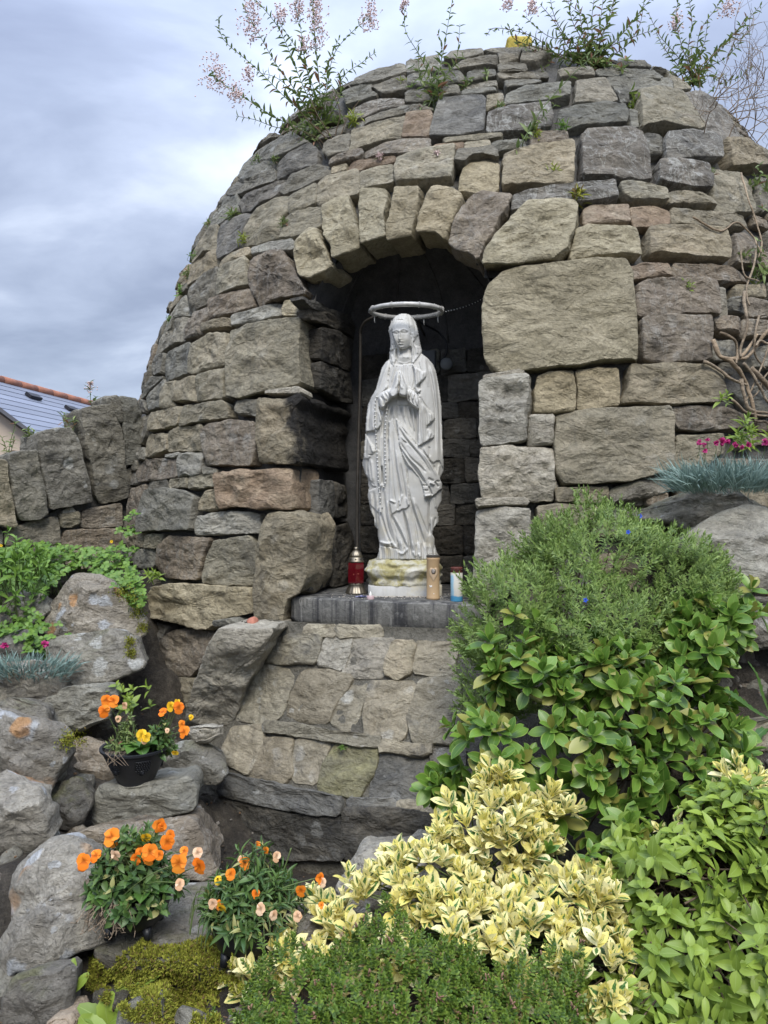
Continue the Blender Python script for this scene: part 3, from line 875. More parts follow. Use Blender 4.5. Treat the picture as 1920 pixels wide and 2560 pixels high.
# ---- mortar core with the niche cut out
zc = np.linspace(-.3, 4.70, 150); pc = np.linspace(-math.pi, math.pi, 420, endpoint=False)
Zc, Pc = np.meshgrid(zc, pc, indexing='ij'); Vc = dome_pt(Pc, Zc, -.045).reshape(-1, 3)
Vc += (fbm(Vc * 6, 2, 3) * .012)[:, None] * np.array([1, 1, 0])
Fc = grid_faces(150, 420, True); cen = Vc[Fc].mean(1)
ds = (cen[:, 0] - NO[0]) * NT_[0] + (cen[:, 1] - NO[1]) * NT_[1]; dt = (cen[:, 0] - NO[0]) * NN[0] + (cen[:, 1] - NO[1]) * NN[1]
hole = (dt < 1) & (np.abs(ds) < .46) & (cen[:, 2] > 1.17) & ((cen[:, 2] < 2.48) | ((ds / .47) ** 2 + ((cen[:, 2] - 2.48) / .50) ** 2 < 1))
me = mesh_np('mortar_core', Vc - np.array(SHR), [Fc[~hole], ], True, [M_MORTAR])
obj('mortar_core', me, shrine)
# niche lining: straight jambs, back wall, ribbed half-dome over
plan = [(-.47, .0)] + [(-.47, t) for t in np.linspace(.06, .66, 8)] + [(-.40, .73)] + [(s, .76) for s in np.linspace(-.3, .3, 7)] + [(.40, .73)] + [(.47, t) for t in np.linspace(.66, .06, 8)] + [(.47, -.02)]
plan = np.array(plan); rows = []
def t_face(s, z):
    h = BV_DOME.ray_cast(Vector(nich(s, -1.5, z)), NN3); return h[3] - 1.5
for z in (1.15, 1.5, 2.0, 2.3, 2.48):
    rows.append([nich(s, t_face(s, z) + .055 + t * (.76 - t_face(s, z) - .055) / .76, z) for s, t in plan])
for a in np.linspace(.12, math.pi / 2, 9):
    k = math.cos(a); z = 2.48 + .50 * math.sin(a); tf = t_face(0, z) + .055
    rows.append([nich(s * k, tf + t * k * (.76 - tf) / .76, z) for s, t in plan])
V = np.array(rows); nn_, mm_ = V.shape[:2]; V = V.reshape(-1, 3)
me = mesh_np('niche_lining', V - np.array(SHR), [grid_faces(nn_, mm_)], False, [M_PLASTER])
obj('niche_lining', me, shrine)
# ribs of the ceiling (formwork seams)
rb = MB()
for i in (6, 11, 14, 17, 22):
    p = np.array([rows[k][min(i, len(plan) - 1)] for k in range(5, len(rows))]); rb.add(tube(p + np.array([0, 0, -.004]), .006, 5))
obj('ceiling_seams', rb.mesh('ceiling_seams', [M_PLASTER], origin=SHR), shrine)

# ---------------------------------------------------------------- ledge slab
LOC_L = tuple(nich(0, .3, 1.09))
led = []
outl = [(-.49, -.02), (-.49, .02)]
fr = []
def arc(cx_, cy_, r, a0, a1, n=6): return [(cx_ + r * math.cos(a), cy_ + r * math.sin(a)) for a in np.linspace(a0, a1, n)]
lp = [(-.47, .70), (-.47, -.03)] + arc(-.42, -.06, .05, math.pi, 1.5 * math.pi) + [(-.2, -.135), (0, -.15), (.2, -.15)] + arc(.385, -.06, .085, -math.pi / 2, 0, 8) + [(.47, .70)]
lp = np.array(lp)
def densify(P, st):
    out = []
    for a, b_ in zip(P, np.roll(P, -1, 0)):
        n = max(1, int(np.linalg.norm(b_ - a) / st)); out += [a + (b_ - a) * k / n for k in range(n)]
    return np.array(out)
lp = densify(lp, .03); n = len(lp); ring = []
cl = lp.mean(0)
for (zz_, ins) in ((1.205, .012), (1.200, .003), (1.19, 0), (1.15, .002), (1.11, .003), (1.092, .012)):
    q = cl + (lp - cl) * (1 - ins / .5); w = fbm(np.column_stack([q * 12, np.full(n, zz_ * 20)]), 4, 3) * .005
    ring.append(np.array([nich(a, b_, zz_) for a, b_ in q]) + np.column_stack([w, w, w * .6]))
V = np.vstack(ring + [[nich(cl[0], cl[1], 1.205)], [nich(cl[0], cl[1], 1.092)]])
j = np.arange(n)
tr = np.concatenate([np.stack([(j + 1) % n, j, np.full(n, 6 * n)], 1), np.stack([5 * n + j, 5 * n + (j + 1) % n, np.full(n, 6 * n + 1)], 1)])
me = mesh_np('ledge_slab', V - np.array(SHR), [grid_faces(6, n, True), tr], True, [SM['s']]); sharp(me, 30)
obj('ledge', me, shrine, label='grey concrete ledge slab with dark streaks and rounded corners')

# ---------------------------------------------------------------- battered plinth under the ledge
uu = np.linspace(-.12, 1.9, 130); zz_ = np.linspace(-.05, 1.10, 90)
ZZ, UU = np.meshgrid(zz_, uu, indexing='ij'); V = plinth_pt(UU, ZZ, -.012)
V = V.reshape(-1, 3); V[:, :2] += (fbm(V * 9, 3, 4) * .014 + fbm(V * 30, 6, 3) * .006)[:, None] * np.array([-.4, -.9])
me = mesh_np('plinth_mortar', V - np.array(SHR), [grid_faces(90, 130)], True, [M_MORTAR_L])
obj('plinth_mortar', me, shrine)
T_I = """
p 500,232 600,202 700,200 770,205 768,260 740,338 600,343 482,328 477,290
l 812,217 935,207 918,300 888,373 767,348 782,280
l 962,227 1178,222 1150,330 1110,408 1000,418 912,398 932,300
t 1192,242 1288,242 1268,390 1200,428 1142,398 1152,320
p 1312,242 1528,242 1508,398 1400,408 1302,388
p 422,402 520,352 648,372 598,480 548,638 480,678 312,648 342,540
p 682,402 820,392 938,432 918,480 858,560 808,668 700,668 602,638 602,590 642,480
p 922,482 1038,472 998,560 968,660 920,718 842,678 852,600
p 1062,462 1288,462 1268,600 1228,758 1130,778 1032,738 1022,640 1042,540
p 1332,452 1528,422 1538,600 1538,788 1302,778 1272,650
p 292,712 458,702 448,800 408,918 370,958 312,918 232,888 252,800
p 462,772 618,772 598,860 618,960 560,1008 402,988 432,900
p 652,772 818,792 758,920 738,1008 642,988 622,900
m 882,792 1078,812 1068,930 978,1078 842,1058 772,1038 802,900
d 1112,842 1348,862 1398,882 1398,1000 1300,1098 1062,1088 1062,980
d 1402,842 1560,832 1560,1098 1422,1098
p 480,687 640,700 830,738 1118,782 1100,808 820,768 480,713 proud=.022
p 1132,792 1398,832 1340,858 1112,818 proud=.022
d 232,967 400,1002 700,1062 898,1112 888,1178 700,1158 462,1118 232,1058 proud=.03
k 132,1082 400,1142 640,1202 878,1192 908,1418 600,1413 302,1348 182,1298 proud=.02
k 917,1162 1130,1162 1398,1192 1398,1348 1000,1398 922,1418 proud=.02
d 940,1110 1180,1115 1180,1150 940,1150
p 1200,1120 1500,1130 1500,1180 1200,1180
p 700,150 850,150 850,190 690,190
p 870,150 1100,155 1100,200 880,195
"""
trace_stones(T_I, (450, 1500), 2.212, BV_PL, shrine, SHR, proud=.004, rough=.9, gap=-.016, depth=.08, drop=.010, rec=False, facets=2, toward=(850, 1800))
# big leaning block and the stones left of the plinth
BV_LEAN = plane_bvh(at(560, 1680, 3.34), Vector((1, -.25, 0)).normalized(), Vector((-.22, -.42, 1)).normalized())
trace_stones("l 240,132 350,137 430,142 520,155 470,260 400,400 340,560 270,716 170,698 62,688 62,620 112,430 182,230 depth=.34 proud=.06 rough=1.25 facets=4 bulge=.01",
             (450, 1500), 2.212, BV_LEAN, shrine, SHR, name='stone', rec=False, inward=(.15, 1, 0))
# ================================================================ boulders of the rockery
GC = []      # ground control points (x, y, z)
def boulder(org, k, px, Y, mat, label, tilt=20, depth=None, bulge=.04, rough=1.5, facets=8, name='rockery_stone', group=None, yaw=0, flat=None, taper=.72, ctrl=True, **kw):
    q = [tuple(float(v) for v in w.split(',')) for w in px.split()]
    src = np.array([(org[0] + x / k, org[1] + y / k) for x, y in q]); c = src.mean(0)
    if flat is not None:
        n = Vector((0, 0, 1)); bv = plane_bvh((0, 2, flat), Vector((1, 0, 0)), Vector((0, 1, 0)), 30)
    else:
        a = math.radians(tilt); yw = math.radians(yaw)
        n = Vector((math.sin(yw) * math.cos(a), -math.cos(yw) * math.cos(a), math.sin(a)))
        d1 = Vector((math.cos(yw), math.sin(yw), 0)); d2 = n.cross(d1)
        bv = plane_bvh(at(c[0], c[1], Y), d1, d2)
    pts = [bv.ray_cast(CAMP, ray(*s).normalized())[0] for s in src]
    pts = [p for p in pts if p is not None]
    _seed[0] += 1
    P = np.array(pts); size = np.ptp(P, axis=0).max()
    d = depth or max(.10, size * .55)
    inn = np.array((0, 0, -1.0)) if flat is not None else np.array((0, 1, -.12))
    W, Fs = stone_mesh(pts, n, inn, d, 0, rough, _seed[0], step=.014, gap=-.014, facets=facets, bulge=bulge, drop=.014, taper=taper, poly=(facets > 3))
    base = np.array([W[:, 0].mean(), W[:, 1].mean(), W[:, 2].min()])
    me = mesh_np(name, W - base, Fs, True, [SM[mat]]); sharp(me, 40)
    o = obj(name, me, None, tuple(base), label=label, category='rock')
    if group: o['group'] = group
    if ctrl:
        GC.append((P[:, 0].mean(), P[:, 1].mean() + (.10 if flat is None else 0), (P[:, 2].mean() if flat is None else flat) - (.17 if flat is None else .03)))
        GC.append((P[:, 0].mean(), P[:, 1].min() - .03, P[:, 2].min() + .01)) if flat is None and P[:, 2].min() < 1.0 else None
    return o
J_, Q_, M_, N_ = (0, 1650), (0, 1550), (0, 900), (1000, 1000)
kJ, kQ, kM, kN = 1.728, 3.318, 2.048, 1.803
boulder(J_, kJ, "30,930 60,880 130,830 200,790 250,765 290,758 340,800 350,850 365,920 400,1040 420,1190 390,1215 330,1240 220,1290 120,1320 -40,1370 -40,1250 40,1130 20,1000", 2.06, 'B', 'large pale boulder with orange and grey lichen discs, left of the lower flower pot', tilt=32, bulge=.06, rough=1.3)
boulder(Q_, kQ, "-90,740 0,775 100,812 340,850 430,920 488,980 480,1080 482,1150 400,1250 370,1330 290,1465 180,1400 0,1310 -90,1300", 2.55, 'B', 'big rounded lichen boulder at the left edge, level with the upper flower pot', tilt=20, bulge=.08, rough=1.3)
boulder(Q_, kQ, "-90,1290 0,1330 90,1380 250,1440 280,1540 330,1680 320,1840 154,1955 0,1975 -90,1980", 2.33, 'B', 'pale boulder with a dark underside at the left edge, just above the orange lichen boulder', tilt=15, bulge=.07)
boulder(Q_, kQ, "-60,668 0,672 170,670 345,702 350,790 345,868 250,850 100,805 -60,775", 2.78, 'C', 'small flat topped stone with a round grey lichen disc, at the left edge', tilt=35)
boulder(Q_, kQ, "-60,380 0,377 250,357 300,362 458,442 478,500 470,588 330,668 200,670 0,662 -60,660", 2.98, 'C', 'grey block below the blue green pinks at the left edge', tilt=12, bulge=.02)
boulder(Q_, kQ, "400,190 500,150 700,125 900,92 1000,97 1108,150 1140,250 1178,368 1050,438 860,508 620,538 482,528 440,430 400,380", 3.18, 'C', 'wide grey slab with white lichen flecks and two moss tufts on its right end', tilt=28, bulge=.03, facets=3, rough=1.2)
boulder(M_, kM, "372,1070 480,1077 558,1150 620,1240 698,1310 688,1368 500,1398 262,1423 172,1340 202,1240 290,1160", 3.42, 'B', 'large triangular boulder with a broad pale lichen face below the green ground cover', tilt=25, bulge=.10, rough=1.8)
boulder(M_, kM, "-60,1215 0,1210 100,1182 198,1192 213,1260 150,1338 20,1343 -60,1330", 3.45, 'C', 'squat grey stone at the left edge beside the triangular boulder', tilt=18)
boulder(M_, kM, "-50,1330 0,1318 18,1345 15,1430 -50,1440", 3.30, 'D', 'dark stone cut off by the left edge above the pinks', tilt=5)
boulder(M_, kM, "-40,1450 40,1400 110,1378 150,1400 140,1500 60,1530 -40,1530", 3.22, 'C', 'brownish stone behind the blue green pinks at the left', tilt=25)
boulder(Q_, kQ, "352,700 480,650 500,590 600,575 700,562 880,537 958,560 950,640 930,720 870,800 700,880 482,943 400,900 352,850", 2.98, 'g', 'layered tan block directly left of the upper flower pot, under the moss tufted slab', tilt=8, bulge=.02, facets=3)
boulder(Q_, kQ, "482,1060 600,1000 700,985 868,1050 900,1200 928,1290 800,1378 690,1388 560,1330 470,1220", 2.92, 'w', 'brown mossy topped stone behind the upper black flower pot', tilt=22, bulge=.05)
boulder(Q_, kQ, "280,1490 400,1400 620,1332 698,1450 718,1560 650,1659 560,1718 330,1778 290,1650", 2.58, 'D', 'dark angular stone between the left boulders and the shelf stone of the pot', tilt=18, bulge=.05)
boulder(Q_, kQ, "850,1387 1000,1392 1300,1370 1560,1335 1588,1400 1593,1548 1400,1598 1150,1658 900,1688 762,1680 780,1520", 2.66, 'g', 'oblong shelf stone carrying the upper black flower pot', tilt=14, bulge=.015, facets=2, rough=1.0, depth=.30)
boulder(Q_, kQ, "1400,1060 1600,1005 1800,1120 1848,1250 1780,1348 1650,1350 1400,1310 1330,1200", 2.98, 'C', 'rounded grey stone right of the upper black flower pot', tilt=20, bulge=.06)
boulder(Q_, kQ, "1548,905 1640,892 1830,920 1720,992 1600,1000", 3.02, 'l', 'small pale wedge of stone under the foot of the leaning block', tilt=20, bulge=.01)
boulder(J_, kJ, "200,765 330,735 500,712 800,662 830,700 870,780 900,900 700,935 420,870", 2.52, 'w', 'long brown rock face just above the orange pansies of the lower pot', tilt=38, bulge=.02)
boulder(J_, kJ, "60,1382 200,1362 290,1352 300,1400 296,1500 290,1640 10,1640 20,1550 40,1440", 1.86, 'D', 'dark squared stone with a pale top line in the bottom left corner', tilt=15, bulge=.02, facets=3)
boulder(J_, kJ, "420,1130 480,1060 560,990 760,950 920,930 960,1050 1010,1200 1000,1330 780,1300 600,1290 430,1250", 2.1, 'C', 'flat grey slab under the lower flower pots', flat=.40, bulge=.01, depth=.12, facets=2, rough=.9)
boulder(J_, kJ, "520,1500 600,1478 680,1482 700,1640 500,1640", 1.80, 'C', 'small grey stone showing through the moss at the bottom edge', tilt=50)
boulder(J_, kJ, "215,1560 290,1562 285,1640 205,1640", 1.78, 'r', 'small rusty stone at the bottom edge beside the dark squared stone', tilt=30, bulge=.01)
Z_ = (580, 1850); kZ = 1.238
boulder(Z_, kZ, "340,430 400,335 540,317 600,332 640,282 662,360 560,480 450,520 360,500 322,450", 2.36, 'B', 'brownish boulder with an orange lichen edge between the third pot and the yellow shrub', tilt=35, bulge=.06)
boulder(J_, kJ, "1125,1200 1300,1130 1450,1080 1460,1200 1300,1320 1120,1330", 1.92, 'D', 'dark stone behind the third pot, mostly under the yellow leaves', tilt=35)
# the right-hand terrace
boulder(N_, kN, "952,412 1100,352 1300,312 1328,350 1200,398 1080,428 962,450", 3.24, 'C', 'long grey slab lying against the shrine wall above the green bush', tilt=35, bulge=.01, facets=2)
boulder(N_, kN, "1090,445 1240,402 1420,387 1640,432 1700,450 1650,480 1450,485 1330,560 1180,520", 3.02, 'C', 'dark grey slab under the blue green tuft of pinks on the right', tilt=30, bulge=.03)
boulder(N_, kN, "1330,572 1450,492 1659,457 1760,470 1760,800 1659,828 1540,828 1520,742 1460,652 1322,612", 2.78, 'l', 'large pale lichen boulder at the right edge above the green leafy bushes', tilt=30, bulge=.08, rough=1.2, depth=.4)
boulder(N_, kN, "1450,915 1560,900 1659,902 1760,905 1760,1108 1659,1108 1482,1118 1440,1060 1462,980", 2.72, 'v', 'squared tan block at the right edge over a dark hollow', tilt=8, bulge=.02, facets=2, depth=.4)
boulder(N_, kN, "1010,1180 1150,1165 1400,1150 1430,1250 1380,1300 1100,1310 1000,1260", 2.86, 'D', 'dark stone half hidden behind the glossy green leaves', tilt=5)
boulder(N_, kN, "1500,1500 1659,1440 1760,1430 1760,1560 1540,1570", 2.45, 't', 'tan stone at the right edge below the toothed dandelion leaf', tilt=30)
boulder(N_, kN, "1440,1760 1500,1720 1580,1700 1620,1800 1500,1850 1430,1830", 2.12, 'w', 'brown stone glimpsed between the yellow shrub and the right green shrub', tilt=20)
boulder(N_, kN, "1080,1400 1300,1380 1400,1420 1380,1560 1150,1580 1040,1500", 2.75, 'D', 'dark brown stone deep behind the glossy green bush', tilt=10)

# ================================================================ curved garden wall with upright coping slabs
gw0 = at(150, 1380, 4.3)
WLOC = (-1.9, 4.3, 1.0)
gwall = thing('garden_wall', 'low stone wall with big upright coping slabs left of the shrine', 'wall', WLOC)
T_G = """
t -70,560 0,557 30,562 45,700 75,860 98,1008 50,1013 0,1000 -70,1010
g 60,512 130,492 235,492 250,560 288,720 323,930 250,963 140,968 102,900 75,700 47,560
C 247,372 350,342 475,332 528,420 558,560 598,700 628,840 500,868 347,893 312,750 272,560 247,470
g 557,197 760,172 798,280 838,450 848,620 878,740 878,808 800,838 702,853 662,800 642,650 592,480 562,300
g 752,122 795,114 818,200 828,300 800,290 765,180
g 812,122 928,137 958,250 958,420 943,578 862,583 852,400 832,280
"""
trace_stones(T_G, (0, 950), 2.765, BV_WALL, gwall, WLOC, name='coping_slab', proud=.03, rough=1.2, depth=.26, rec=False, toward=(100, 1250), facets=3)
T_G2 = """
g 42,1042 250,972 398,947 413,1000 418,1128 320,1148 42,1138
t 422,932 548,912 553,988 500,1013 432,1013
l 442,908 500,882 522,913 442,923
w 582,903 843,857 848,1008 700,1018 572,1013
w 462,1042 800,1032 868,1060 858,1168 432,1168 427,1120
g -70,1050 18,1047 18,1140 -70,1140
g 882,622 948,602 958,718 918,758 882,758
g 42,1160 320,1165 418,1150 430,1300 42,1300
t 440,1185 850,1185 850,1300 440,1300
"""
trace_stones(T_G2, (0, 950), 2.765, BV_WALL, gwall, WLOC, proud=.0, rough=.8, depth=.2, rec=False, toward=(100, 1250), facets=2)
# wall goes on to the left, out of the picture
wd = (WL[1] - WL[0]).normalized(); rw = np.random.default_rng(3)
s_ = 1.0
P0 = BV_WALL.ray_cast(CAMP, ray(-25, 1280).normalized())[0]; P0 = Vector((P0.x, P0.y, 0))
s = .03
while s < 2.2:
    w = rw.uniform(.12, .2); b0 = P0 + wd * s; b1 = P0 + wd * (s + w)
    zt = 1.62 - .12 * s + rw.uniform(-.03, .03); zb = 1.30 - .12 * s
    pts = [b0 + Vector((0, 0, zb)), b1 + Vector((0, 0, zb - .02)), b1 + wd * .02 + Vector((0, 0, zt)), b0 + wd * .02 + Vector((0, 0, zt + .02))]
    _seed[0] += 1; W_, F_ = stone_mesh(pts, WALL_N, -WALL_N, .26, .03, 1.1, _seed[0], step=.03); place_stone(W_, F_, 'gtC'[rw.integers(3)], gwall, WLOC, 'coping_slab')
    pts = [b0 + Vector((0, 0, zb - .35)), b1 + Vector((0, 0, zb - .35)), b1 + Vector((0, 0, zb - .03)), b0 + Vector((0, 0, zb - .02))]
    _seed[0] += 1; W_, F_ = stone_mesh(pts, WALL_N, -WALL_N, .2, .0, .8, _seed[0], step=.03); place_stone(W_, F_, 'gtw'[rw.integers(3)], gwall, WLOC)
    s += w + .01
core = MB(); Pts = []
tops = [(-.05, 1.98), (.28, 1.92), (.55, 1.72), (.80, 1.60), (1.1, 1.50), (3.3, 1.30)]
a0 = WL[0] - wd * .05
for (sa, za), (sb, zb) in zip(tops[:-1], tops[1:]):
    q = []
    for (ss, zt) in ((sa, za), (sb, zb)):
        for off in (.05, .30):
            p = a0 + wd * ss - WALL_N * off; q += [(p.x, p.y, .6), (p.x, p.y, zt - .06)]
    core.add((np.array(q), [np.array([[0, 4, 5, 1], [2, 3, 7, 6], [1, 5, 7, 3], [0, 1, 3, 2], [4, 6, 7, 5]])]))
obj('mortar_core', core.mesh('wall_core', [M_MORTAR], False, origin=WLOC), gwall)

# ================================================================ ground
GC += [(-.62, 2.85, .10), (-.55, 2.75, .08), (-.68, 2.98, .15), (-.45, 2.9, .05), (-.75, 2.9, .2), (-.5, 2.6, .15), (-1.05, 3.5, .42), (-.9, 3.35, .32), (-1.2, 3.6, .6), (-.8, 3.15, .2), (-1.0, 3.7, .5), (-.25, 2.62, .2), (.15, 2.5, .2), (.5, 2.45, .25), (-.75, 3.1, .2), (-.5, 2.95, .15), (-.3, 2.85, .12), (0, 2.7, .12), (.25, 2.6, .12), (-.6, 2.75, .2), (.6, 2.55, .15), (-.95, 3.5, .5), (-1.1, 3.8, .8), (-.8, 3.3, .3), (0, 3.2, .1), (-.4, 3.3, .1), (.4, 2.9, .1), (.8, 2.8, .3), (-.5, 1.5, .37), (0, 1.4, .34), (.6, 1.3, .3), (-.9, 1.6, .38), (-.35, 1.95, .375), (-.6, 2.2, .375), (-.15, 1.8, .37), (-.45, 2.3, .38),
       (0, .5, .1), (-1.2, .6, .15), (1.2, .6, .15), (0, -2, 0), (-3, 0, 0.1), (3, 0, .1), (-5, 3, .6), (-1.7, 4.0, 1.22), (-1.45, 3.9, 1.2), (-1.3, 4.2, 1.25), (-2.1, 3.6, 1.1), (-1.9, 3.3, 1.0), (-3, 3, .9), (-4, 6, 1.0), (-6, 10, 1.0),
       (.9, 2.35, .55), (1.2, 2.1, .50), (.8, 1.9, .42), (1.3, 1.7, .40), (1.7, 2.6, .8), (1.35, 2.75, .95), (1.9, 3.2, 1.3), (1.6, 3.0, 1.35), (2.4, 2.8, 1.2), (4, 3, 1.2), (5, 6, 1.2), (.75, 2.9, .9), (.6, 2.7, .6), (1.0, 2.7, .85)]
GCa = np.array(GC)
def ground_z(x, y):
    x = np.atleast_1d(np.asarray(x, float)); y = np.atleast_1d(np.asarray(y, float)); sh = x.shape; x = x.ravel(); y = y.ravel()
    out = np.zeros(len(x))
    for i in range(0, len(x), 20000):
        d2 = (x[i:i + 20000, None] - GCa[:, 0]) ** 2 + (y[i:i + 20000, None] - GCa[:, 1]) ** 2 + .004
        w = d2 ** -1.6; out[i:i + 20000] = (w * GCa[:, 2]).sum(1) / w.sum(1)
    return out.reshape(sh)
M_SOIL, _nt, _b = new_mat('soil'); _t = NT(_nt); _v = _t.coord(rnd=False)
_n = _t.noise(_v, 14, 9, .75); _f = _t.noise(_v, 130, 5, .75)
_c = _t.ramp(_n, [(.35, (.035, .028, .02)), (.65, (.16, .135, .10)), (.5, (.085, .07, .05))])
_c = _t.vmath('SCALE', _c, scale=_t.mr(_f, .25, .75, .5, 1.6)); _t.put(_b.inputs['Base Color'], _c); _b.inputs['Roughness'].default_value = .95
_t.put(_b.inputs['Normal'], _t.bump(_t.math('ADD', _t.math('MULTIPLY', _n, 2), _t.math('MULTIPLY', _f, 1.6)), 1, .035))
gx = np.concatenate([[-300, -60, -20, -10, -7], np.linspace(-5, 3.5, 190), [5, 8, 20, 60, 300]]); gy = np.concatenate([[-300, -60, -15, -5, -2], np.linspace(-.5, 7, 170), [9, 14, 25, 60, 300]])
GX, GY = np.meshgrid(gx, gy); GZ = ground_z(GX, GY); V = np.stack([GX, GY, GZ], 2).reshape(-1, 3)
nz = fbm(V * np.array([7, 7, 0]), 5, 4) * .03 + fbm(V * np.array([22, 22, 0]), 8, 2) * .012; V[:, 2] += np.where((np.abs(V[:, 0]) < 6) & (np.abs(V[:, 1]) < 8), nz, 0)
me = mesh_np('ground', V, [grid_faces(len(gy), len(gx))], True, [M_SOIL])
obj('ground', me, None, kind='structure')
def soil_at(x, y): return float(ground_z([x], [y])[0])

# ================================================================ house behind the wall
HL = (-8.0, 13.0, 0)
house = thing('house', 'house with cream wall, blue grey slate roof and orange ridge tiles beyond the garden wall', 'house', HL)
def simple_mat(name, col, rough=.6, spec=.3, metal=0., noise=0.15, scale=12, bumpd=0., trans=0., coat=0.):
    m, nt, b = new_mat(name); t = NT(nt); v = t.coord(rnd=False)
    n = t.noise(v, scale, 6, .65)
    c = t.vmath('SCALE', t.mix(0, col, col), scale=t.mr(n, .3, .7, 1 - noise, 1 + noise))
    t.put(b.inputs['Base Color'], c); b.inputs['Roughness'].default_value = rough; b.inputs['Specular IOR Level'].default_value = spec
    b.inputs['Metallic'].default_value = metal
    if trans: b.inputs['Transmission Weight'].default_value = trans
    if coat: b.inputs['Coat Weight'].default_value = coat
    if bumpd: t.put(b.inputs['Normal'], t.bump(n, .8, bumpd))
    return m
M_CREAM = simple_mat('cream_render', (.50, .42, .34), .9, .2, noise=.04, scale=3)
M_TERRA = simple_mat('orange_ridge_tile', (.33, .15, .10), .8, .2, noise=.2, scale=6)
M_SLATE, _nt, _b = new_mat('roof_slate'); _t = NT(_nt); _v = _t.coord(rnd=True)
_c = _t.mix(_t.noise(_v, 3, 5), (.15, .168, .215), (.20, .22, .27)); _c = _t.vmath('SCALE', _c, scale=_t.math('ADD', .85, _t.math('MULTIPLY', _t.rnd(), .3)))
_t.put(_b.inputs['Base Color'], _c); _b.inputs['Roughness'].default_value = .55
A = Vector((-7.15, 12, 3.965)); rd = Vector((.15, .989, 0)).normalized(); vd = Vector((.989, -.15, -.70)).normalized(); LN = 26.0; SL = 4.4
dn = rd.cross(vd); dn = dn if dn.z > 0 else -dn
def hv(p): return tuple(p - Vector(HL))
# slate courses: each a thin overlapping strip, real thickness
nc = 22; wv = SL / nc
for k in range(nc):
    a = A + vd * (k * wv); b_ = A + vd * ((k + 1) * wv + .03)
    q = [a + dn * .005, a + rd * LN + dn * .005, b_ + rd * LN + dn * .03, b_ + dn * .014]
    q2 = [p - dn * .012 for p in q]; V = np.array([hv(p) for p in q + q2])
    me = mesh_np('slate_course', V, [np.array([[0, 1, 2, 3], [7, 6, 5, 4], [0, 3, 7, 4], [3, 2, 6, 7], [1, 5, 6, 2], [0, 4, 5, 1]])], False, [M_SLATE])
    obj('slate_course', me, house)
# far slope, gables, walls
wl_ = MB()
B0 = A + vd * (SL - .35); C0 = A + Vector((-vd.x, -vd.y, vd.z)) * (SL - .35); D = rd * (LN - .3)
A_, off = A - dn * .02, rd * .15
q = [A - Vector((0, 0, .06)) + off, B0 - Vector((0, 0, .08)) + off, C0 + off, A + D, B0 + D, C0 + D]
q += [Vector((p.x, p.y, 0)) for p in (q[1], q[2], q[4], q[5])]
V = np.array([hv(p) for p in q])
me = mesh_np('house_wall', V, [np.array([[0, 2, 1], [3, 4, 5]]), np.array([[1, 2, 7, 6], [1, 6, 8, 4], [2, 5, 9, 7], [4, 8, 9, 5], [0, 1, 4, 3], [0, 3, 5, 2]])], False, [M_CREAM]); obj('wall', me, house)
wv2 = Vector((-vd.x, -vd.y, vd.z)); q = [A, A + wv2 * SL, A + wv2 * SL + rd * LN, A + rd * LN]; q += [p - Vector((0, 0, .04)) for p in q]
obj('far_roof_slope', mesh_np('far_roof_slope', np.array([hv(p) for p in q]), [np.array([[0, 1, 2, 3], [7, 6, 5, 4], [0, 4, 5, 1], [1, 5, 6, 2]])], False, [M_SLATE]), house)
vb = MB(); vb.add(tube([hv(A + dn * .0 - rd * .03), hv(A + vd * SL - rd * .03)], .045, 4)); obj('verge_board', vb.mesh('verge', [simple_mat('dark_verge', (.03, .03, .035), .6)], False), house)
for k in range(52):
    a = A + rd * (k * .5) + Vector((0, 0, .02)); b_ = a + rd * .49
    V, Fs = tube([hv(a), hv(b_)], [.085, .08], 8); obj('ridge_tile', mesh_np('ridge_tile', V, Fs, True, [M_TERRA]), house)
# small orange tiled hip behind
Hc = at(150, 985, 17.5)
q = [at(100, 980, 17.0), at(158, 981, 17.4), at(222, 1012, 19), at(196, 1016, 16.6)]
q2 = [p - Vector((0, 0, .12)) for p in q]
obj('orange_hip', mesh_np('orange_hip', np.array([hv(p) for p in q + q2]), [np.array([[0, 3, 2, 1], [4, 5, 6, 7], [0, 4, 7, 3], [3, 7, 6, 2], [2, 6, 5, 1]])], False, [M_TERRA]), house)
for (px, py, s) in ((81, 996, .17), (176, 1027, .16)):
    hdir = ray(px, py); den = hdir.dot(dn); tt = (A - CAMP).dot(dn) / den; p = CAMP + hdir * tt
    V, Fs = box((0, 0, 0), (s * .8, s * 2.0, .06)); R = Matrix((vd, rd, dn)).transposed(); V = V @ np.array(R).T + np.array(hv(p + dn * .05))
    obj('roof_vent', mesh_np('roof_vent', V, Fs, False, [simple_mat('vent_dark', (.02, .02, .025), .5)]), house)
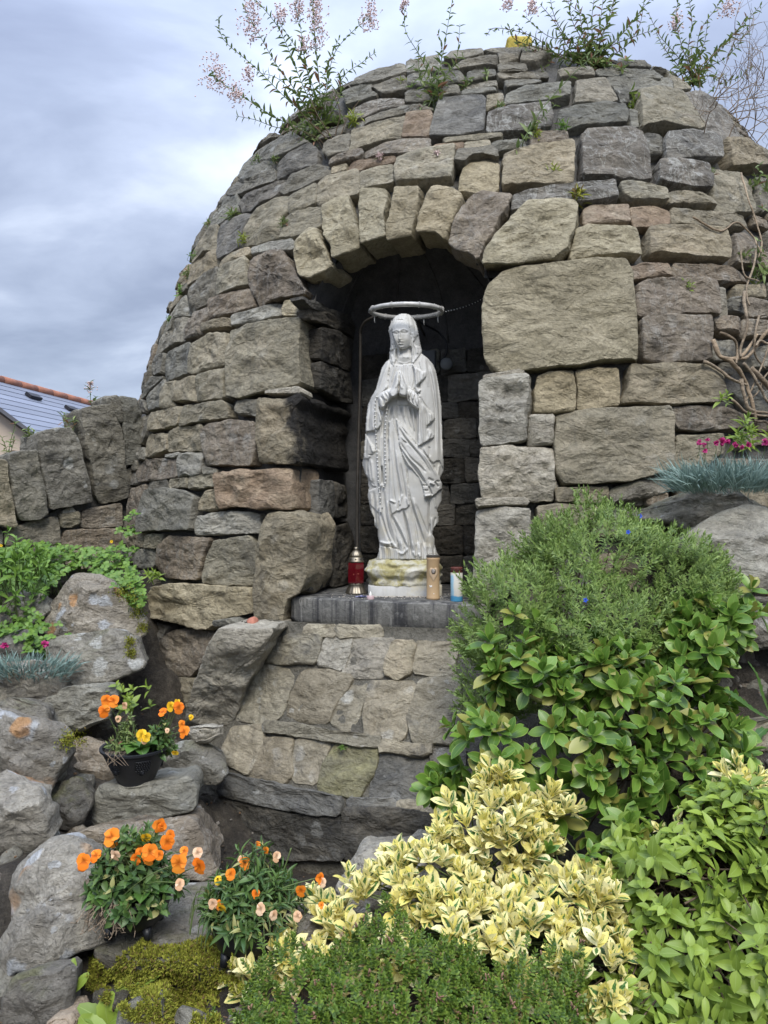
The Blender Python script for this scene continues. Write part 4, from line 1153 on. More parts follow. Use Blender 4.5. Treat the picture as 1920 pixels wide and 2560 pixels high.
# ================================================================ marble statue
SY = 3.60; SK = 6.32
def s2w(x, y, Y=SY):
    px, py = 880 + np.asarray(x, float) / SK, 730 + np.asarray(y, float) / SK
    return (px - CX) / F * Y, CZ - (py - CY) / F * Y
ST = 8.0
SX0, SX1, SY0, SY1 = 120, 1500, 310, 4260
sx = np.arange(SX0, SX1, ST); sy = np.arange(SY0, SY1, ST)
gX, gY = np.meshgrid(sx, sy); GP = np.stack([gX.ravel(), gY.ravel()], 1)
def pl(t, dy=0): return np.array([[float(a) for a in w.split(',')] for w in t.split()]) + np.array([0, dy])
def pmask(poly):
    m = np.zeros(len(GP), bool); lo, hi = poly.min(0), poly.max(0)
    k = ((GP >= lo) & (GP <= hi)).all(1); m[k] = in_poly(GP[k], poly); return m.reshape(gX.shape)
def blur(A, n=1):
    for _ in range(n):
        P = np.pad(A, 1, mode='edge'); A = (P[:-2, 1:-1] + P[2:, 1:-1] + P[1:-1, :-2] + P[1:-1, 2:] + 4 * P[1:-1, 1:-1]) / 8
    return A
D2 = 1896
OUT_L = np.vstack([pl("820,335 760,342 700,368 650,415 610,485 580,560 573,620 592,690 603,760 603,860 590,950 585,1055 520,1115 470,1190 440,1290 410,1400 370,1540 300,1660 250,1780 225,1950 212,2120"),
                   pl("212,300 195,500 178,730 158,800 172,880 205,980 245,1045 258,1200 242,1330 290,1560 345,1680 345,1790 400,1850 402,1950 430,2080 420,2200", D2), pl("395,4190 372,4236")])
OUT_R = np.vstack([pl("900,347 960,398 1010,470 1042,580 1056,650 1075,760 1092,850 1106,910 1112,975 1200,1042 1285,1140 1332,1260 1370,1450 1400,1650 1418,1800 1418,1900"),
                   pl("1430,400 1448,740 1455,920 1392,1050 1430,1140 1425,1230 1420,1400 1345,1555 1365,1600 1376,1740 1300,1830 1275,1930 1305,1990 1310,2100", D2), pl("1350,4120 1372,4170 1300,4236")])
OUT = np.vstack([OUT_L, OUT_R[::-1]])
msk = pmask(OUT)
xl = np.interp(sy, OUT_L[:, 1], OUT_L[:, 0]); xr = np.interp(sy, OUT_R[:, 1], OUT_R[:, 0])
# smooth body cylinder underneath everything
xls = np.interp(sy, [330, 400, 600, 900, 1060, 1250, 1600, 2000, 2500, 3000, 3500, 4000, 4240], [800, 640, 575, 590, 560, 440, 320, 215, 165, 215, 280, 390, 370]) - 8
xrs = np.interp(sy, [330, 400, 600, 900, 1060, 1250, 1600, 2000, 2500, 3000, 3500, 4000, 4240], [830, 970, 1055, 1110, 1220, 1335, 1400, 1425, 1455, 1430, 1390, 1320, 1350]) + 8
A_ = np.interp(sy, [330, 400, 520, 800, 1000, 1200, 1600, 2100, 2600, 3200, 3800, 4240], [28, 55, 78, 84, 74, 88, 100, 108, 116, 108, 100, 108])
u = np.clip((gX - (xls + xrs)[:, None] / 2) / ((xrs - xls)[:, None] / 2), -1, 1)
base = A_[:, None] * (1 - np.abs(u) ** 2.3) ** .62
H = base * .86
def layer(poly, off, scale=1.0, soft=1):
    global H
    m = blur(pmask(poly).astype(float), soft); H = H * (1 - m) + (base * .86 * scale + off) * m
def lump(poly, hgt, edge=0.0, w=40, bias=None):
    """raised rounded piece: height measured from the body surface"""
    global H
    m = pmask(poly).astype(float); d = blur(m, int((w / ST) ** 2 / 2) + 1); d = np.clip((d - .5) * 2, 0, 1) ** .6 * m
    b = base * .86 + edge + (hgt - edge) * d
    H = np.where(m > 0, np.maximum(H, b), H)
def stroke(t, amp, w, dy=0, taper=True, within=None):
    global H
    P = catmull(pl(t, dy), 6); lo = P.min(0) - 3 * w; hi = P.max(0) + 3 * w
    i0, i1 = np.searchsorted(sy, [lo[1], hi[1]]); j0, j1 = np.searchsorted(sx, [lo[0], hi[0]])
    if i1 <= i0 or j1 <= j0: return
    g = np.stack([gX[i0:i1, j0:j1], gY[i0:i1, j0:j1]], -1); best = np.full(g.shape[:2], 1e9); tt = np.zeros(g.shape[:2]); n = len(P) - 1
    for k in range(n):
        a, b_ = P[k], P[k + 1]; ab = b_ - a; s_ = np.clip(((g - a) @ ab) / (ab @ ab + 1e-9), 0, 1)
        d = np.linalg.norm(g - a - s_[..., None] * ab, axis=-1); q = d < best; best = np.where(q, d, best); tt = np.where(q, (k + s_) / n, tt)
    f = np.exp(-(best / w) ** 2)
    if taper: f = f * np.clip(np.minimum(tt, 1 - tt) * 6, .0, 1) ** .7
    H[i0:i1, j0:j1] += amp * f * (1.0 if not taper else 1.25)
# --- lower skirt reaches forward at the knee
H += 14 * np.exp(-(((gX - 1000) / 170) ** 2 + ((gY - 3050) / 420) ** 2))
H += 8 * np.exp(-(((gX - 560) / 150) ** 2 + ((gY - 3300) / 700) ** 2))
for t_, a_, w_ in [("880,1200 920,1400 1000,1650 1090,1900 1160,2150", -9, 16), ("810,1560 850,1750 900,2000 920,2250", -15, 15), ("620,1620 700,1800 800,2000 880,2150", -9, 15),
                   ("590,1400 605,1600 700,2000 760,2250", -9, 16), ("500,1250 530,1600 600,1900 700,2150", -10, 18), ("450,1600 540,1900 640,2150", -9, 16), ("930,1500 1000,1800 1050,2150", -9, 16),
                   ("1000,1450 1100,1700 1210,1960", -8, 18), ("1230,1350 1225,1700 1235,1950", -18, 20), ("470,850 482,1150", -22, 14), ("560,50 570,500 600,900 620,1350", -9, 14), ("600,500 640,900 700,1380", -9, 14),
                   ("640,100 680,500 730,900 790,1280", -8, 14), ("690,600 725,900 745,1120", -6, 10), ("870,900 880,1200", -8, 10), ("440,700 430,1500", -6, 12), ("500,100 490,800", -8, 14), ("460,300 450,900", -6, 12),
                   ("860,1600 930,1900 980,2200", 7, 20), ("670,1650 800,1900 900,2150", 7, 16), ("560,1400 600,1700 720,2050", 8, 18), ("960,1350 1060,1700 1180,2050", 8, 24), ("520,1500 620,1950 690,2150", 6, 15),
                   ("430,2050 560,2080 640,2060", 9, 18), ("440,2110 600,2130 760,2180", -9, 12), ("720,2200 800,2240 880,2150", 9, 20), ("960,2200 1010,2290", 10, 18), ("1050,2230 1080,2300", 10, 16)]:
    stroke(t_, a_, w_, D2)
for x_ in range(430, 1260, 92):            # gathered hem at the feet
    stroke("%d,%d %d,4130 %d,4300" % (x_ - 30, 3900 + (x_ * 7) % 90, x_ + 12, x_ - 10 + (x_ % 3) * 12), 7, 19); stroke("%d,%d %d,4300" % (x_ + 30, 3960 + (x_ * 5) % 80, x_ + 44), -9, 13)
# --- mantle, left side, from the lowest layer up
layer(np.vstack([pl("430,2010 440,2300 425,2700 420,3300 430,4000 420,4110"), OUT_L[::-1][2:24]]), -6)
layer(pl("165,2690 175,2780 245,2935 340,3030 388,3092 300,3130 250,3150 235,3240 225,3300 430,3500 430,2500 150,2500"), 2)
layer(pl("205,2200 230,2260 280,2365 362,2460 374,2520 330,2558 262,2574 296,2590 262,2632 172,2640 140,2700 100,2200"), 9)
layer(pl("585,1055 520,1100 380,1400 250,1700 150,2000 180,2200 215,2240 240,2205 350,2192 420,2150 462,2090 472,1990 430,1850 415,1640 560,1510 575,1300 600,1160"), 15)
for t_, a_, w_ in [("575,1110 490,1330 440,1500 330,1700", 6, 20), ("540,1130 450,1380 400,1540", -7, 14), ("600,1180 560,1350 540,1500", -6, 14), ("500,1180 420,1420 370,1580", -5, 12), ("300,1720 270,2000 255,2190", -7, 18), ("350,1850 330,2020 335,2190", 7, 22),
                   ("385,1900 380,2150", -6, 14), ("430,1900 455,2050", 7, 14), ("235,2240 215,2600", -7, 14), ("290,2400 330,2540", 7, 16), ("300,2640 330,3000", 7, 20), ("255,2640 235,2880", -7, 14), ("250,2650 300,3000 380,3080", 6, 16),
                   ("340,3150 360,3500 390,3900", -7, 16), ("300,3180 310,3450 380,3700", 7, 18), ("390,3200 400,3700", 5, 14)]:
    stroke(t_, a_, w_)
# --- mantle, right side
layer(np.vstack([pl("1290,2700 1240,3100 1225,3500 1240,3850 1270,3900"), OUT_R[::-1][5:15]]), 0)
layer(np.vstack([pl("1106,975 1060,1100 1100,1250 1080,1560 1060,1700 1050,2420 1100,2500 1200,2640 1290,2700 1340,2665 1385,2670 1455,2816"), OUT_R[8:18][::-1]]), 10)
for t_, a_, w_ in [("1290,1200 1350,1500 1385,2000 1400,2640", -8, 12), ("1240,1150 1310,1500 1345,2000 1350,2650", 7, 16), ("1180,1080 1250,1400 1300,1700 1325,2000 1310,2500", -8, 16), ("1150,1010 1170,1250 1200,1500", 6, 20),
                   ("1400,1850 1425,2300 1430,2640", 5, 10), ("1370,1700 1400,2100 1420,2640", -6, 9), ("1220,2440 1230,2600", -6, 16), ("1130,2450 1200,2600", 6, 18), ("1300,2740 1290,2900 1340,3000", -9, 18), ("1380,2720 1350,2950", 8, 18), ("1290,3240 1330,3420", 7, 16),
                   ("1260,3560 1270,3800", 7, 18), ("1320,3560 1290,3720", -7, 12)]:
    stroke(t_, a_, w_)
# cascade of the mantle edge at the chest and hip
layer(pl("945,1120 1000,1190 1060,1225 1110,1255 1168,1262 1176,1320 1130,1390 1095,1412 1025,1475 1030,1510 1085,1545 1075,1575 1050,1592 1010,1560 1000,1400 985,1250 950,1170"), 24)
layer(pl("1045,1600 1080,1640 1105,1760 1200,1850 1285,1925 1308,1990 1285,2040 1188,2112 1182,2160 1250,2190 1296,2262 1290,2300 1200,2352 1062,2432 1040,2420 1050,2200 1055,1850 1062,1700"), 27)
for t_, a_, w_ in [("1040,1190 1060,1400 1050,1560", -8, 14), ("1000,1200 1015,1400 1025,1500", 6, 12), ("1120,1270 1100,1400", 6, 16), ("1110,1780 1100,2100 1120,2400", 7, 16), ("1160,1820 1180,2100 1190,2350", -9, 15),
                   ("1240,1910 1250,2060", 8, 18), ("1080,1700 1075,2300", -5, 12), ("1250,2210 1200,2340", 7, 16), ("1070,1650 1160,1800 1280,1950", -6, 12)]:
    stroke(t_, a_, w_)
# bodice, gathered
layer(pl("670,1150 950,1135 990,1250 1000,1500 930,1560 600,1560 575,1480 600,1160 640,1150"), 5)
for t_, a_, w_ in [("740,1160 715,1330 690,1480", -5, 10), ("800,1160 790,1280", -4, 9), ("860,1160 870,1320 900,1480", -5, 10), ("700,1180 650,1380 610,1520", -6, 11), ("655,1180 600,1380 580,1500", -6, 11), ("920,1160 940,1350 930,1500", -5, 10),
                   ("970,1190 985,1380 950,1520", -8, 12), ("830,1160 840,1350 870,1500", 4, 10), ("680,1190 630,1400", 4, 10), ("675,1150 800,1148 945,1132", 4, 7)]:
    stroke(t_, a_, w_, taper=False)
# waist, sash, folds falling from it
lump(pl("705,1690 800,1705 905,1700 915,1790 710,1788"), 8, 3, 16)
for t_, a_, w_ in [("640,1800 600,2000 560,2300", -8, 14), ("700,1800 705,1950 740,2100", -7, 11), ("770,1800 790,1950 850,2120", -7, 11), ("850,1800 870,1980 950,2200", -7, 12), ("920,1820 940,2000 1000,2300", -8, 13), ("1000,1880 1010,2150 1030,2420", -10, 14),
                   ("735,1800 750,1950", 5, 10), ("810,1800 830,1980", 5, 10), ("665,1800 660,2000", 6, 12), ("890,1800 915,2000", 5, 10), ("965,1850 985,2200", 6, 12), ("600,1850 570,2100", 6, 12), ("540,1850 490,2050 470,2300", -12, 18)]:
    stroke(t_, a_, w_)
# overskirt: fall at left, swirl at right
layer(pl("590,2050 640,2000 745,2380 790,2600 870,2900 882,3090 905,3250 918,3362 880,3400 850,3430 800,3425 760,3455 700,3462 665,3490 632,3512 605,3400 590,3290 588,2800 575,2300"), 13)
for t_, a_, w_ in [("640,2200 680,2700 740,3050 770,3350", -8, 13), ("610,2500 640,3000 690,3380", -7, 13), ("700,2500 740,2850 800,3180", 7, 14), ("600,2300 620,2800 650,3250", 5, 13), ("760,2700 810,3000 850,3300", -8, 14), ("860,2950 880,3300", 6, 12),
                   ("600,3290 690,3330", 7, 14), ("750,3380 790,3200", 8, 12), ("850,3240 900,3380", 6, 14), ("720,3450 745,3300", -8, 10)]:
    stroke(t_, a_, w_)
layer(pl("700,2000 760,2050 900,2260 1000,2390 1100,2500 1200,2640 1290,2790 1350,2880 1395,2950 1432,3035 1425,3110 1372,3142 1330,3190 1270,3230 1150,3258 1135,3150 1112,3050 1060,2930 950,2800 880,2740 800,2570 742,2380"), 22)
for t_, a_, w_ in [("720,120 820,280 930,420 1050,560 1180,700 1290,880", -10, 15), ("740,250 850,420 1000,600 1110,740 1240,960", -12, 14), ("810,450 930,540 1080,720 1160,900", -9, 13), ("760,480 900,700 1080,860 1170,960", -10, 15),
                   ("740,520 830,680 960,860 1100,1050 1190,1170", -9, 14), ("770,200 900,350 1040,520 1200,760 1330,1000", 7, 14), ("770,380 900,520 1060,680 1200,900", 7, 13), ("790,560 920,740 1060,900 1170,1090", 8, 15), ("1200,1050 1300,1090", -10, 16),
                   ("1210,1170 1270,1320", -12, 12), ("1120,1160 1200,1165", -8, 12), ("1140,1240 1210,1240", -8, 12), ("1300,1100 1370,1190", -10, 14), ("1230,1110 1310,1150", 12, 18), ("1330,1090 1390,1100", -10, 12), ("1150,1330 1260,1310", 8, 12)]:
    stroke(t_, a_, w_, D2)
# sleeves and forearms
lump(pl("405,1650 470,1590 575,1532 610,1560 640,1668 600,1712 545,1770 500,1850 465,1868 435,1820 415,1740"), 48, 16, 60)
lump(pl("862,1560 900,1545 960,1562 1030,1612 1062,1690 1066,1875 1000,1835 905,1765 868,1700 855,1640"), 50, 18, 60)
for t_, a_, w_ in [("440,1640 500,1720 500,1800", -8, 12), ("500,1590 560,1680 540,1740", -8, 12), ("480,1600 530,1700", 6, 10), ("540,1560 610,1660", -8, 9), ("580,1545 625,1640", 5, 8), ("900,1560 880,1640 920,1740", -8, 10), ("950,1570 930,1680 980,1790", -8, 12),
                   ("1000,1610 990,1720 1040,1830", -8, 12), ("925,1560 905,1660", 6, 9), ("980,1600 960,1700", 6, 10), ("1040,1700 1030,1800", 5, 10)]:
    stroke(t_, a_, w_)
# praying hands: two palms together, fingers pointing up
lump(pl("575,1600 590,1560 640,1515 665,1440 690,1340 722,1262 742,1248 748,1400 740,1560 722,1640 660,1668 615,1672"), 82, 40, 46)
lump(pl("728,1600 742,1560 746,1400 748,1252 775,1262 810,1340 838,1430 880,1520 876,1600 862,1660 800,1655 755,1640"), 80, 40, 46)
for t_, a_, w_ in [("746,1260 744,1420 736,1560 716,1640", -12, 8), ("712,1300 690,1430 680,1500", -5, 6), ("728,1270 716,1400 705,1490", -4, 5), ("775,1290 790,1420 815,1500", -5, 6), ("762,1270 768,1400 780,1480", -4, 5),
                   ("690,1500 728,1430 735,1380", 7, 12), ("790,1520 756,1440 752,1390", 6, 12), ("620,1640 700,1660", 5, 14)]:
    stroke(t_, a_, w_, taper=False)
# neck, head and face
nm = pmask(pl("760,870 935,860 945,1000 950,1135 800,1150 675,1152 700,1060 755,990"))
nk = 20 + 34 * np.clip(1 - np.abs((gX - 850) / 150) ** 2.2, 0, 1) ** .5 * np.clip((1150 - gY) / 120, 0, 1) + 34 * np.clip((gY - 960) / 180, 0, 1)
H = np.where(nm, nk, H)
stroke("790,900 820,1040", 3, 14); stroke("900,900 880,1050", 3, 14); stroke("720,1100 840,1130 930,1090", 3, 10)
fm = pmask(pl("630,560 650,500 700,455 760,440 830,445 880,490 915,560 925,640 932,740 925,800 900,850 860,890 810,902 760,890 715,850 680,780 655,700 635,620"))
fx, fy = (gX - 782) / 172, (gY - 680) / 250
fh = 50 + 46 * np.sqrt(np.clip(1 - np.abs(fx) ** 2.3 - np.abs(fy) ** 2.6, 0, 1)) * (1 - .10 * np.clip(fy, 0, 1))
H = np.where(fm, fh, H)
for t_, a_, w_ in [("752,610 750,660 748,720 752,745", 8.5, 13), ("750,745 758,748", 4, 18), ("655,622 700,600 735,612", 3.5, 12), ("775,598 820,585 875,608", 3.5, 12), ("665,650 700,652 730,650", -5.5, 17), ("785,640 820,636 862,640", -5.5, 17),
                   ("680,650 700,645 720,652", 4.2, 10), ("800,636 822,630 845,638", 4.2, 10), ("670,640 698,630 728,642", 1.8, 5), ("788,626 820,616 856,630", 1.8, 5), ("728,798 770,790 818,796", -4, 6), ("735,785 770,780 812,786", 3, 8), ("742,812 772,816 808,810", 3.5, 10),
                   ("750,838 790,840", -3, 10), ("770,870 800,872", 4, 24), ("690,740 700,760", 2.5, 34), ("860,730 865,750", 2.5, 34), ("735,755 742,762", -2, 8), ("775,755 780,758", -2, 8)]:
    stroke(t_, a_, w_, taper=False)
# veil: crown, front rim and falling zigzag edges
layer(pl("573,600 590,520 640,420 720,355 820,330 920,350 1000,440 1050,600 1060,700 930,620 905,540 870,470 790,430 700,440 640,500 618,570 612,700 625,850 600,900 590,700"), 10)
stroke("618,640 625,560 655,490 720,445 800,432 870,470 905,545 925,640", 7, 12, taper=False)
layer(pl("905,545 960,590 1020,652 1035,664 1012,728 965,792 962,815 1010,855 1092,872 1108,930 1060,1012 960,1132 948,1120 945,900 935,700"), 12)
layer(pl("573,600 600,560 625,640 660,760 690,880 692,1050 655,1165 600,1100 580,1050 640,985 665,900 600,940 600,700"), 10)
for t_, a_, w_ in [("740,350 690,440", -4, 9), ("800,345 795,425", -4, 9), ("880,350 905,440 920,520", -4, 10), ("770,345 745,430", 3, 9), ("845,345 855,430", 3, 9), ("940,390 990,520 1010,630", -5, 12), ("1000,480 1040,650 1075,850", 5, 14),
                   ("970,820 985,950 970,1100", -8, 13), ("1020,860 1040,980", 6, 15), ("960,640 990,720", 6, 14), ("640,820 670,920", -5, 10), ("620,980 650,1120", 6, 14), ("600,600 610,900", -5, 10), ("690,900 690,1050", -6, 8),
                   ("712,900 705,1060", -10, 12)]:
    stroke(t_, a_, w_)
Hs = blur(H, 1)
H = np.where(fm, H, Hs)
Hn = fbm(np.stack([gX / 90, gY / 130, gX * 0], -1), 4, 3) * .7
H = np.maximum(H + Hn, 2)
edge = np.clip(blur(msk.astype(float), 3) * 2 - 1, 0, 1) ** .5
H = H * (.25 + .75 * edge)
# build closed mesh
idx = -np.ones(msk.shape, int); idx[msk] = np.arange(msk.sum()); nS = msk.sum()
wx, wz = s2w(gX[msk], gY[msk])
yf = SY - H[msk] / 1000; yb = SY + (base[msk] * .75 + 8) / 1000
k = (SY) / 1.0
Vf = np.stack([wx * yf / SY, yf, CZ + (wz - CZ) * yf / SY], 1); Vb = np.stack([wx, yb, wz], 1)
c00, c01, c10, c11 = idx[:-1, :-1], idx[:-1, 1:], idx[1:, :-1], idx[1:, 1:]
ok = (c00 >= 0) & (c01 >= 0) & (c10 >= 0) & (c11 >= 0)
Ff = np.stack([c00[ok], c10[ok], c11[ok], c01[ok]], 1); Fb = Ff[:, ::-1] + nS
ed = np.concatenate([Ff[:, [0, 1]], Ff[:, [1, 2]], Ff[:, [2, 3]], Ff[:, [3, 0]]]); key = ed[:, 0].astype(np.int64) * nS + ed[:, 1]; rev = ed[:, 1].astype(np.int64) * nS + ed[:, 0]
bd = ed[~np.isin(key, rev)]
Fw = np.stack([bd[:, 1], bd[:, 0], bd[:, 0] + nS, bd[:, 1] + nS], 1)
Vall = np.vstack([Vf, Vb]); FA = np.concatenate([Ff, Fb, Fw]); used = np.unique(FA); rm = -np.ones(len(Vall), int); rm[used] = np.arange(len(used))
SLOC = (.10, 3.60, 1.205)
M_MARBLE, nt_, b_ = new_mat('white_marble'); t_ = NT(nt_); v_ = t_.coord(rnd=False)
n_ = t_.noise(v_, 5, 7, .7, .8)
c_ = t_.ramp(n_, [(.3, (.42, .415, .385)), (.7, (.57, .565, .54)), (.5, (.50, .495, .465))])
sp_ = t_.N.new('ShaderNodeSeparateXYZ'); t_.put(sp_.inputs[0], v_)
low = t_.mr(sp_.outputs[2], .15, .42, .55, 0)
st_ = t_.math('MULTIPLY', t_.mr(t_.noise(v_, 9, 5, .7), .50, .62, 0, .7), t_.math('ADD', low, .12))
c_ = t_.mix(st_, c_, (.50, .42, .20))
gr = t_.mr(t_.noise(t_.vmath('MULTIPLY', v_, (26, 26, 3)), 1, 5, .7), .52, .68, 0, .30)
c_ = t_.mix(gr, c_, (.30, .29, .26))
t_.put(b_.inputs['Base Color'], c_); b_.inputs['Roughness'].default_value = .8; b_.inputs['Specular IOR Level'].default_value = .2
t_.put(b_.inputs['Normal'], t_.bump(t_.noise(v_, 60, 5, .7), .35, .004))
statue = thing('praying_statue', 'white marble statue of a veiled praying woman on a mossy base in the niche', 'statue', SLOC)
me = mesh_np('statue_figure', Vall[used] - np.array(SLOC), [rm[FA]], True, [M_MARBLE]); obj('figure', me, statue)
def s_depth(x, y):
    i = int(np.clip((y - SY0) / ST, 0, len(sy) - 1)); j = int(np.clip((x - SX0) / ST, 0, len(sx) - 1)); return H[max(0, i - 1):i + 2, max(0, j - 1):j + 2].max()
rb_ = MB()
def bead(x, y, r=12, extra=0):
    d = (s_depth(x, y) + r * .3 + extra) / 1000; Y = SY - d; wx_, wz_ = s2w(x, y); p = np.array([wx_ * Y / SY, Y, CZ + (wz_ - CZ) * Y / SY])
    V, Fs = lathe([(r * .306e-3 * math.sin(a), -r * .306e-3 * math.cos(a)) for a in np.linspace(.15, math.pi - .15, 6)], 8); rb_.add((V + p, Fs)); return p
def strand(P, sp=57, r=17):
    P = catmull(P, 10); L = np.concatenate([[0], np.cumsum(np.linalg.norm(np.diff(P, axis=0), axis=1))]); n = int(L[-1] / sp)
    pts = []
    for s in np.linspace(0, L[-1], n): pts.append(bead(np.interp(s, L, P[:, 0]), np.interp(s, L, P[:, 1]), r, 4))
    rb_.add(tube(pts, .0016, 4))
strand(np.vstack([pl("390,1660 368,1720 362,1800 360,1900"), pl("364,60 366,150 371,240 378,340 382,440 386,520 394,620 398,720 402,800 410,900 415,1010 420,1090", D2)]))
strand(np.vstack([pl("568,1800 552,1870 542,1950"), pl("540,70 530,200 520,350 518,460 520,570 522,680 525,780 530,880 533,1000 530,1100 495,1190 450,1150 425,1110", D2)]))
strand(pl("430,1200 438,1260 444,1320 446,1390 448,1440", D2), 50, 16)
ro = obj('rosary', rb_.mesh('rosary', [M_MARBLE], True, origin=SLOC), statue)
Yc = SY - (s_depth(450, 3400) + 6) / 1000; cxw, czw = s2w(450, 3415, Yc)
cr = MB(); cr.add(box((cxw, Yc, czw), (.009, .007, .036))); cr.add(box((cxw, Yc, czw + .007), (.023, .0069, .008)))
obj('cross', cr.mesh('rosary_cross', [M_MARBLE], False, origin=SLOC), ro)

# rocky base and plain block
M_BASE, nt_, b_ = new_mat('mossy_marble'); t_ = NT(nt_); v_ = t_.coord(rnd=False)
n_ = t_.noise(v_, 9, 8, .72, 1.0); c_ = t_.ramp(n_, [(.34, (.26, .22, .09)), (.45, (.40, .36, .17)), (.53, (.48, .46, .36)), (.66, (.54, .53, .48))])
c_ = t_.mix(t_.mr(t_.noise(v_, 30, 6, .7), .55, .7, 0, .7), c_, (.16, .14, .08))
t_.put(b_.inputs['Base Color'], c_); b_.inputs['Roughness'].default_value = .85
t_.put(b_.inputs['Normal'], t_.bump(t_.math('ADD', n_, t_.noise(v_, 45, 5, .8)), .8, .012))
def rock_ring(cx_, cy_, prof, rx, ry, pw=3.2, amp=.012, fr=22, seed=0, n=90):
    a = np.linspace(0, 2 * math.pi, n, endpoint=False); rows = []
    ca, sa = np.cos(a), np.sin(a); r = (np.abs(ca) ** pw + np.abs(sa) ** pw) ** (-1 / pw)
    for (z, s) in prof: rows.append(np.stack([cx_ + rx * s * r * ca, cy_ + ry * s * r * sa, np.full(n, z)], 1))
    V = np.vstack(rows); d = V - np.array([cx_, cy_, 0]); d[:, 2] = 0; d /= np.linalg.norm(d, axis=1)[:, None] + 1e-6
    w = fbm(V * fr, seed, 4) * amp + fbm(V * np.array([fr * .5, fr * .5, fr * 2.2]), seed + 3, 3) * amp * .8
    V = V + d * w[:, None] + np.array([0, 0, 1]) * (fbm(V * fr * .8, seed + 7, 3) * amp * .5)[:, None]
    m = len(prof); j = np.arange(n); V = np.vstack([V, [[cx_, cy_, prof[-1][0] + .004]]])
    return V, [grid_faces(m, n, True), np.stack([(m - 1) * n + j, (m - 1) * n + (j + 1) % n, np.full(n, m * n)], 1)]
zr = np.linspace(1.252, 1.372, 20)
V, Fs = rock_ring(.100, 3.625, [(z, np.interp(z, [1.25, 1.262, 1.28, 1.30, 1.335, 1.36, 1.372], [.94, .96, .93, 1.0, 1.03, .96, .80])) for z in zr] + [(1.374, .4)], .178, .150, amp=.020, n=120)
obj('rocky_base', mesh_np('rocky_base', V - np.array(SLOC), Fs, True, [M_BASE]), statue, label='yellow mossy rock carved under the feet')
V, Fs = rock_ring(.100, 3.625, [(1.204, .985), (1.206, 1.0), (1.248, 1.0), (1.252, .99), (1.252, .9)], .176, .146, pw=9, amp=.0015, n=80)
me = mesh_np('marble_block', V - np.array(SLOC), Fs, True, [M_MARBLE]); sharp(me); obj('marble_block', me, statue)

# ================================================================ halo ring, cable, box
HLOC = (.108, 3.61, 2.573)
halo = thing('halo_ring', 'pale tubular halo ring with tiny lights hanging over the statue', 'halo', HLOC, rot=(math.radians(4.5), 0, 0))
M_TUBE = simple_mat('clear_tube', (.42, .41, .38), .3, .6, noise=.25, scale=40)
M_LED = simple_mat('tiny_bulb', (.75, .75, .70), .4, .5, noise=.05)
M_PIPE = simple_mat('brown_pipe', (.05, .043, .034), .55, .4, noise=.35, scale=30)
M_BLACK = simple_mat('black_plastic', (.012, .013, .016), .45, .5, noise=.2)
a = np.linspace(0, 2 * math.pi, 73)
ringp = np.stack([.172 * np.cos(a), .172 * np.sin(a), 0 * a], 1)
V, Fs = tube(ringp, .0115, 10, False); obj('tube', mesh_np('halo_tube', V, Fs, True, [M_TUBE]), halo)
rng_ = np.random.default_rng(4); lb = MB()
for k in range(70):
    th = rng_.uniform(-.9, 1.6) if k < 50 else rng_.uniform(0, 6.28); o_ = .0118; q = rng_.uniform(0, 6.28)
    p = np.array([(.172 + o_ * math.cos(q)) * math.cos(th), (.172 + o_ * math.cos(q)) * math.sin(th), o_ * math.sin(q)])
    V, Fs = box(p, (.003, .003, .003)); lb.add((V, Fs))
obj('bulbs', lb.mesh('bulbs', [M_LED]), halo, kind='stuff')
for k, th in enumerate((-2.0, -1.25, -2.75, .2, 1.2, 2.2, -.3)):
    c = np.array([.172 * math.cos(th), .172 * math.sin(th), 0]); rr = np.array([math.cos(th), math.sin(th), 0]); q = np.linspace(0, 2 * math.pi, 17)
    P = c + .0142 * (np.cos(q)[:, None] * rr + np.sin(q)[:, None] * np.array([0, 0, 1])); V, Fs = tube(P, .0016, 5, False)
    obj('cable_tie', mesh_np('cable_tie', V, Fs, True, [M_TUBE]), halo)
for th in (2.7, .4, 1.0, 2.0):
    c = np.array([.172 * math.cos(th), .172 * math.sin(th), -.008]); V, Fs = tube([c, c + (0, 0, -.02), c + (.002, 0, -.034)], .0018, 5); obj('hook', mesh_np('hook', V, Fs, True, [M_LED]), halo)
# bracket to the back wall
bk = MB(); q0 = np.array([.06, .165, -.0]); bk.add(tube([q0, q0 + (.03, .2, -.02), q0 + (.06, .40, -.03)], .006, 6)); bk.add(box(q0 + (.06, .41, -.03), (.05, .012, .03)))
obj('bracket', bk.mesh('bracket', [M_PIPE]), halo)
PL0 = at(893, 1390, 3.86); PLOC = (PL0.x, PL0.y, 1.205)
P = [at(893, 1400, 3.8), at(893, 1250, 3.84), at(896, 1100, 3.88), at(900, 960, 3.88), at(901, 850, 3.84), at(902, 825, 3.82), at(912, 806, 3.78), at(930, 795, 3.72), at(945, 790, 3.70)]
P = catmull([tuple(p) for p in P], 6)
P[0, 2] = 1.207
V, Fs = tube(P - np.array(PLOC), .0075, 8); o = obj('light_cable_pipe', mesh_np('pipe', V, Fs, True, [M_PIPE]), None, PLOC, label='thin brown pipe climbing the left inside corner of the niche to the halo', category='pipe')
P = catmull([tuple(at(x, y, Y)) for x, y, Y in ((1104, 782, 3.62), (1130, 776, 3.72), (1160, 768, 3.82), (1190, 756, 3.9), (1215, 742, 3.95))], 12)
ls = MB(); ls.add(tube(P, .0028, 5), 0)
for k in range(2, len(P), 3): ls.add(box(P[k] + (0, -.003, 0), (.005, .005, .005)), 1)
o = obj('string_lights', ls.mesh('string_lights', [M_BLACK, M_LED], origin=P[0]), None, tuple(P[0]), label='string of tiny white bulbs running from the halo to the right side of the niche', category='string lights')
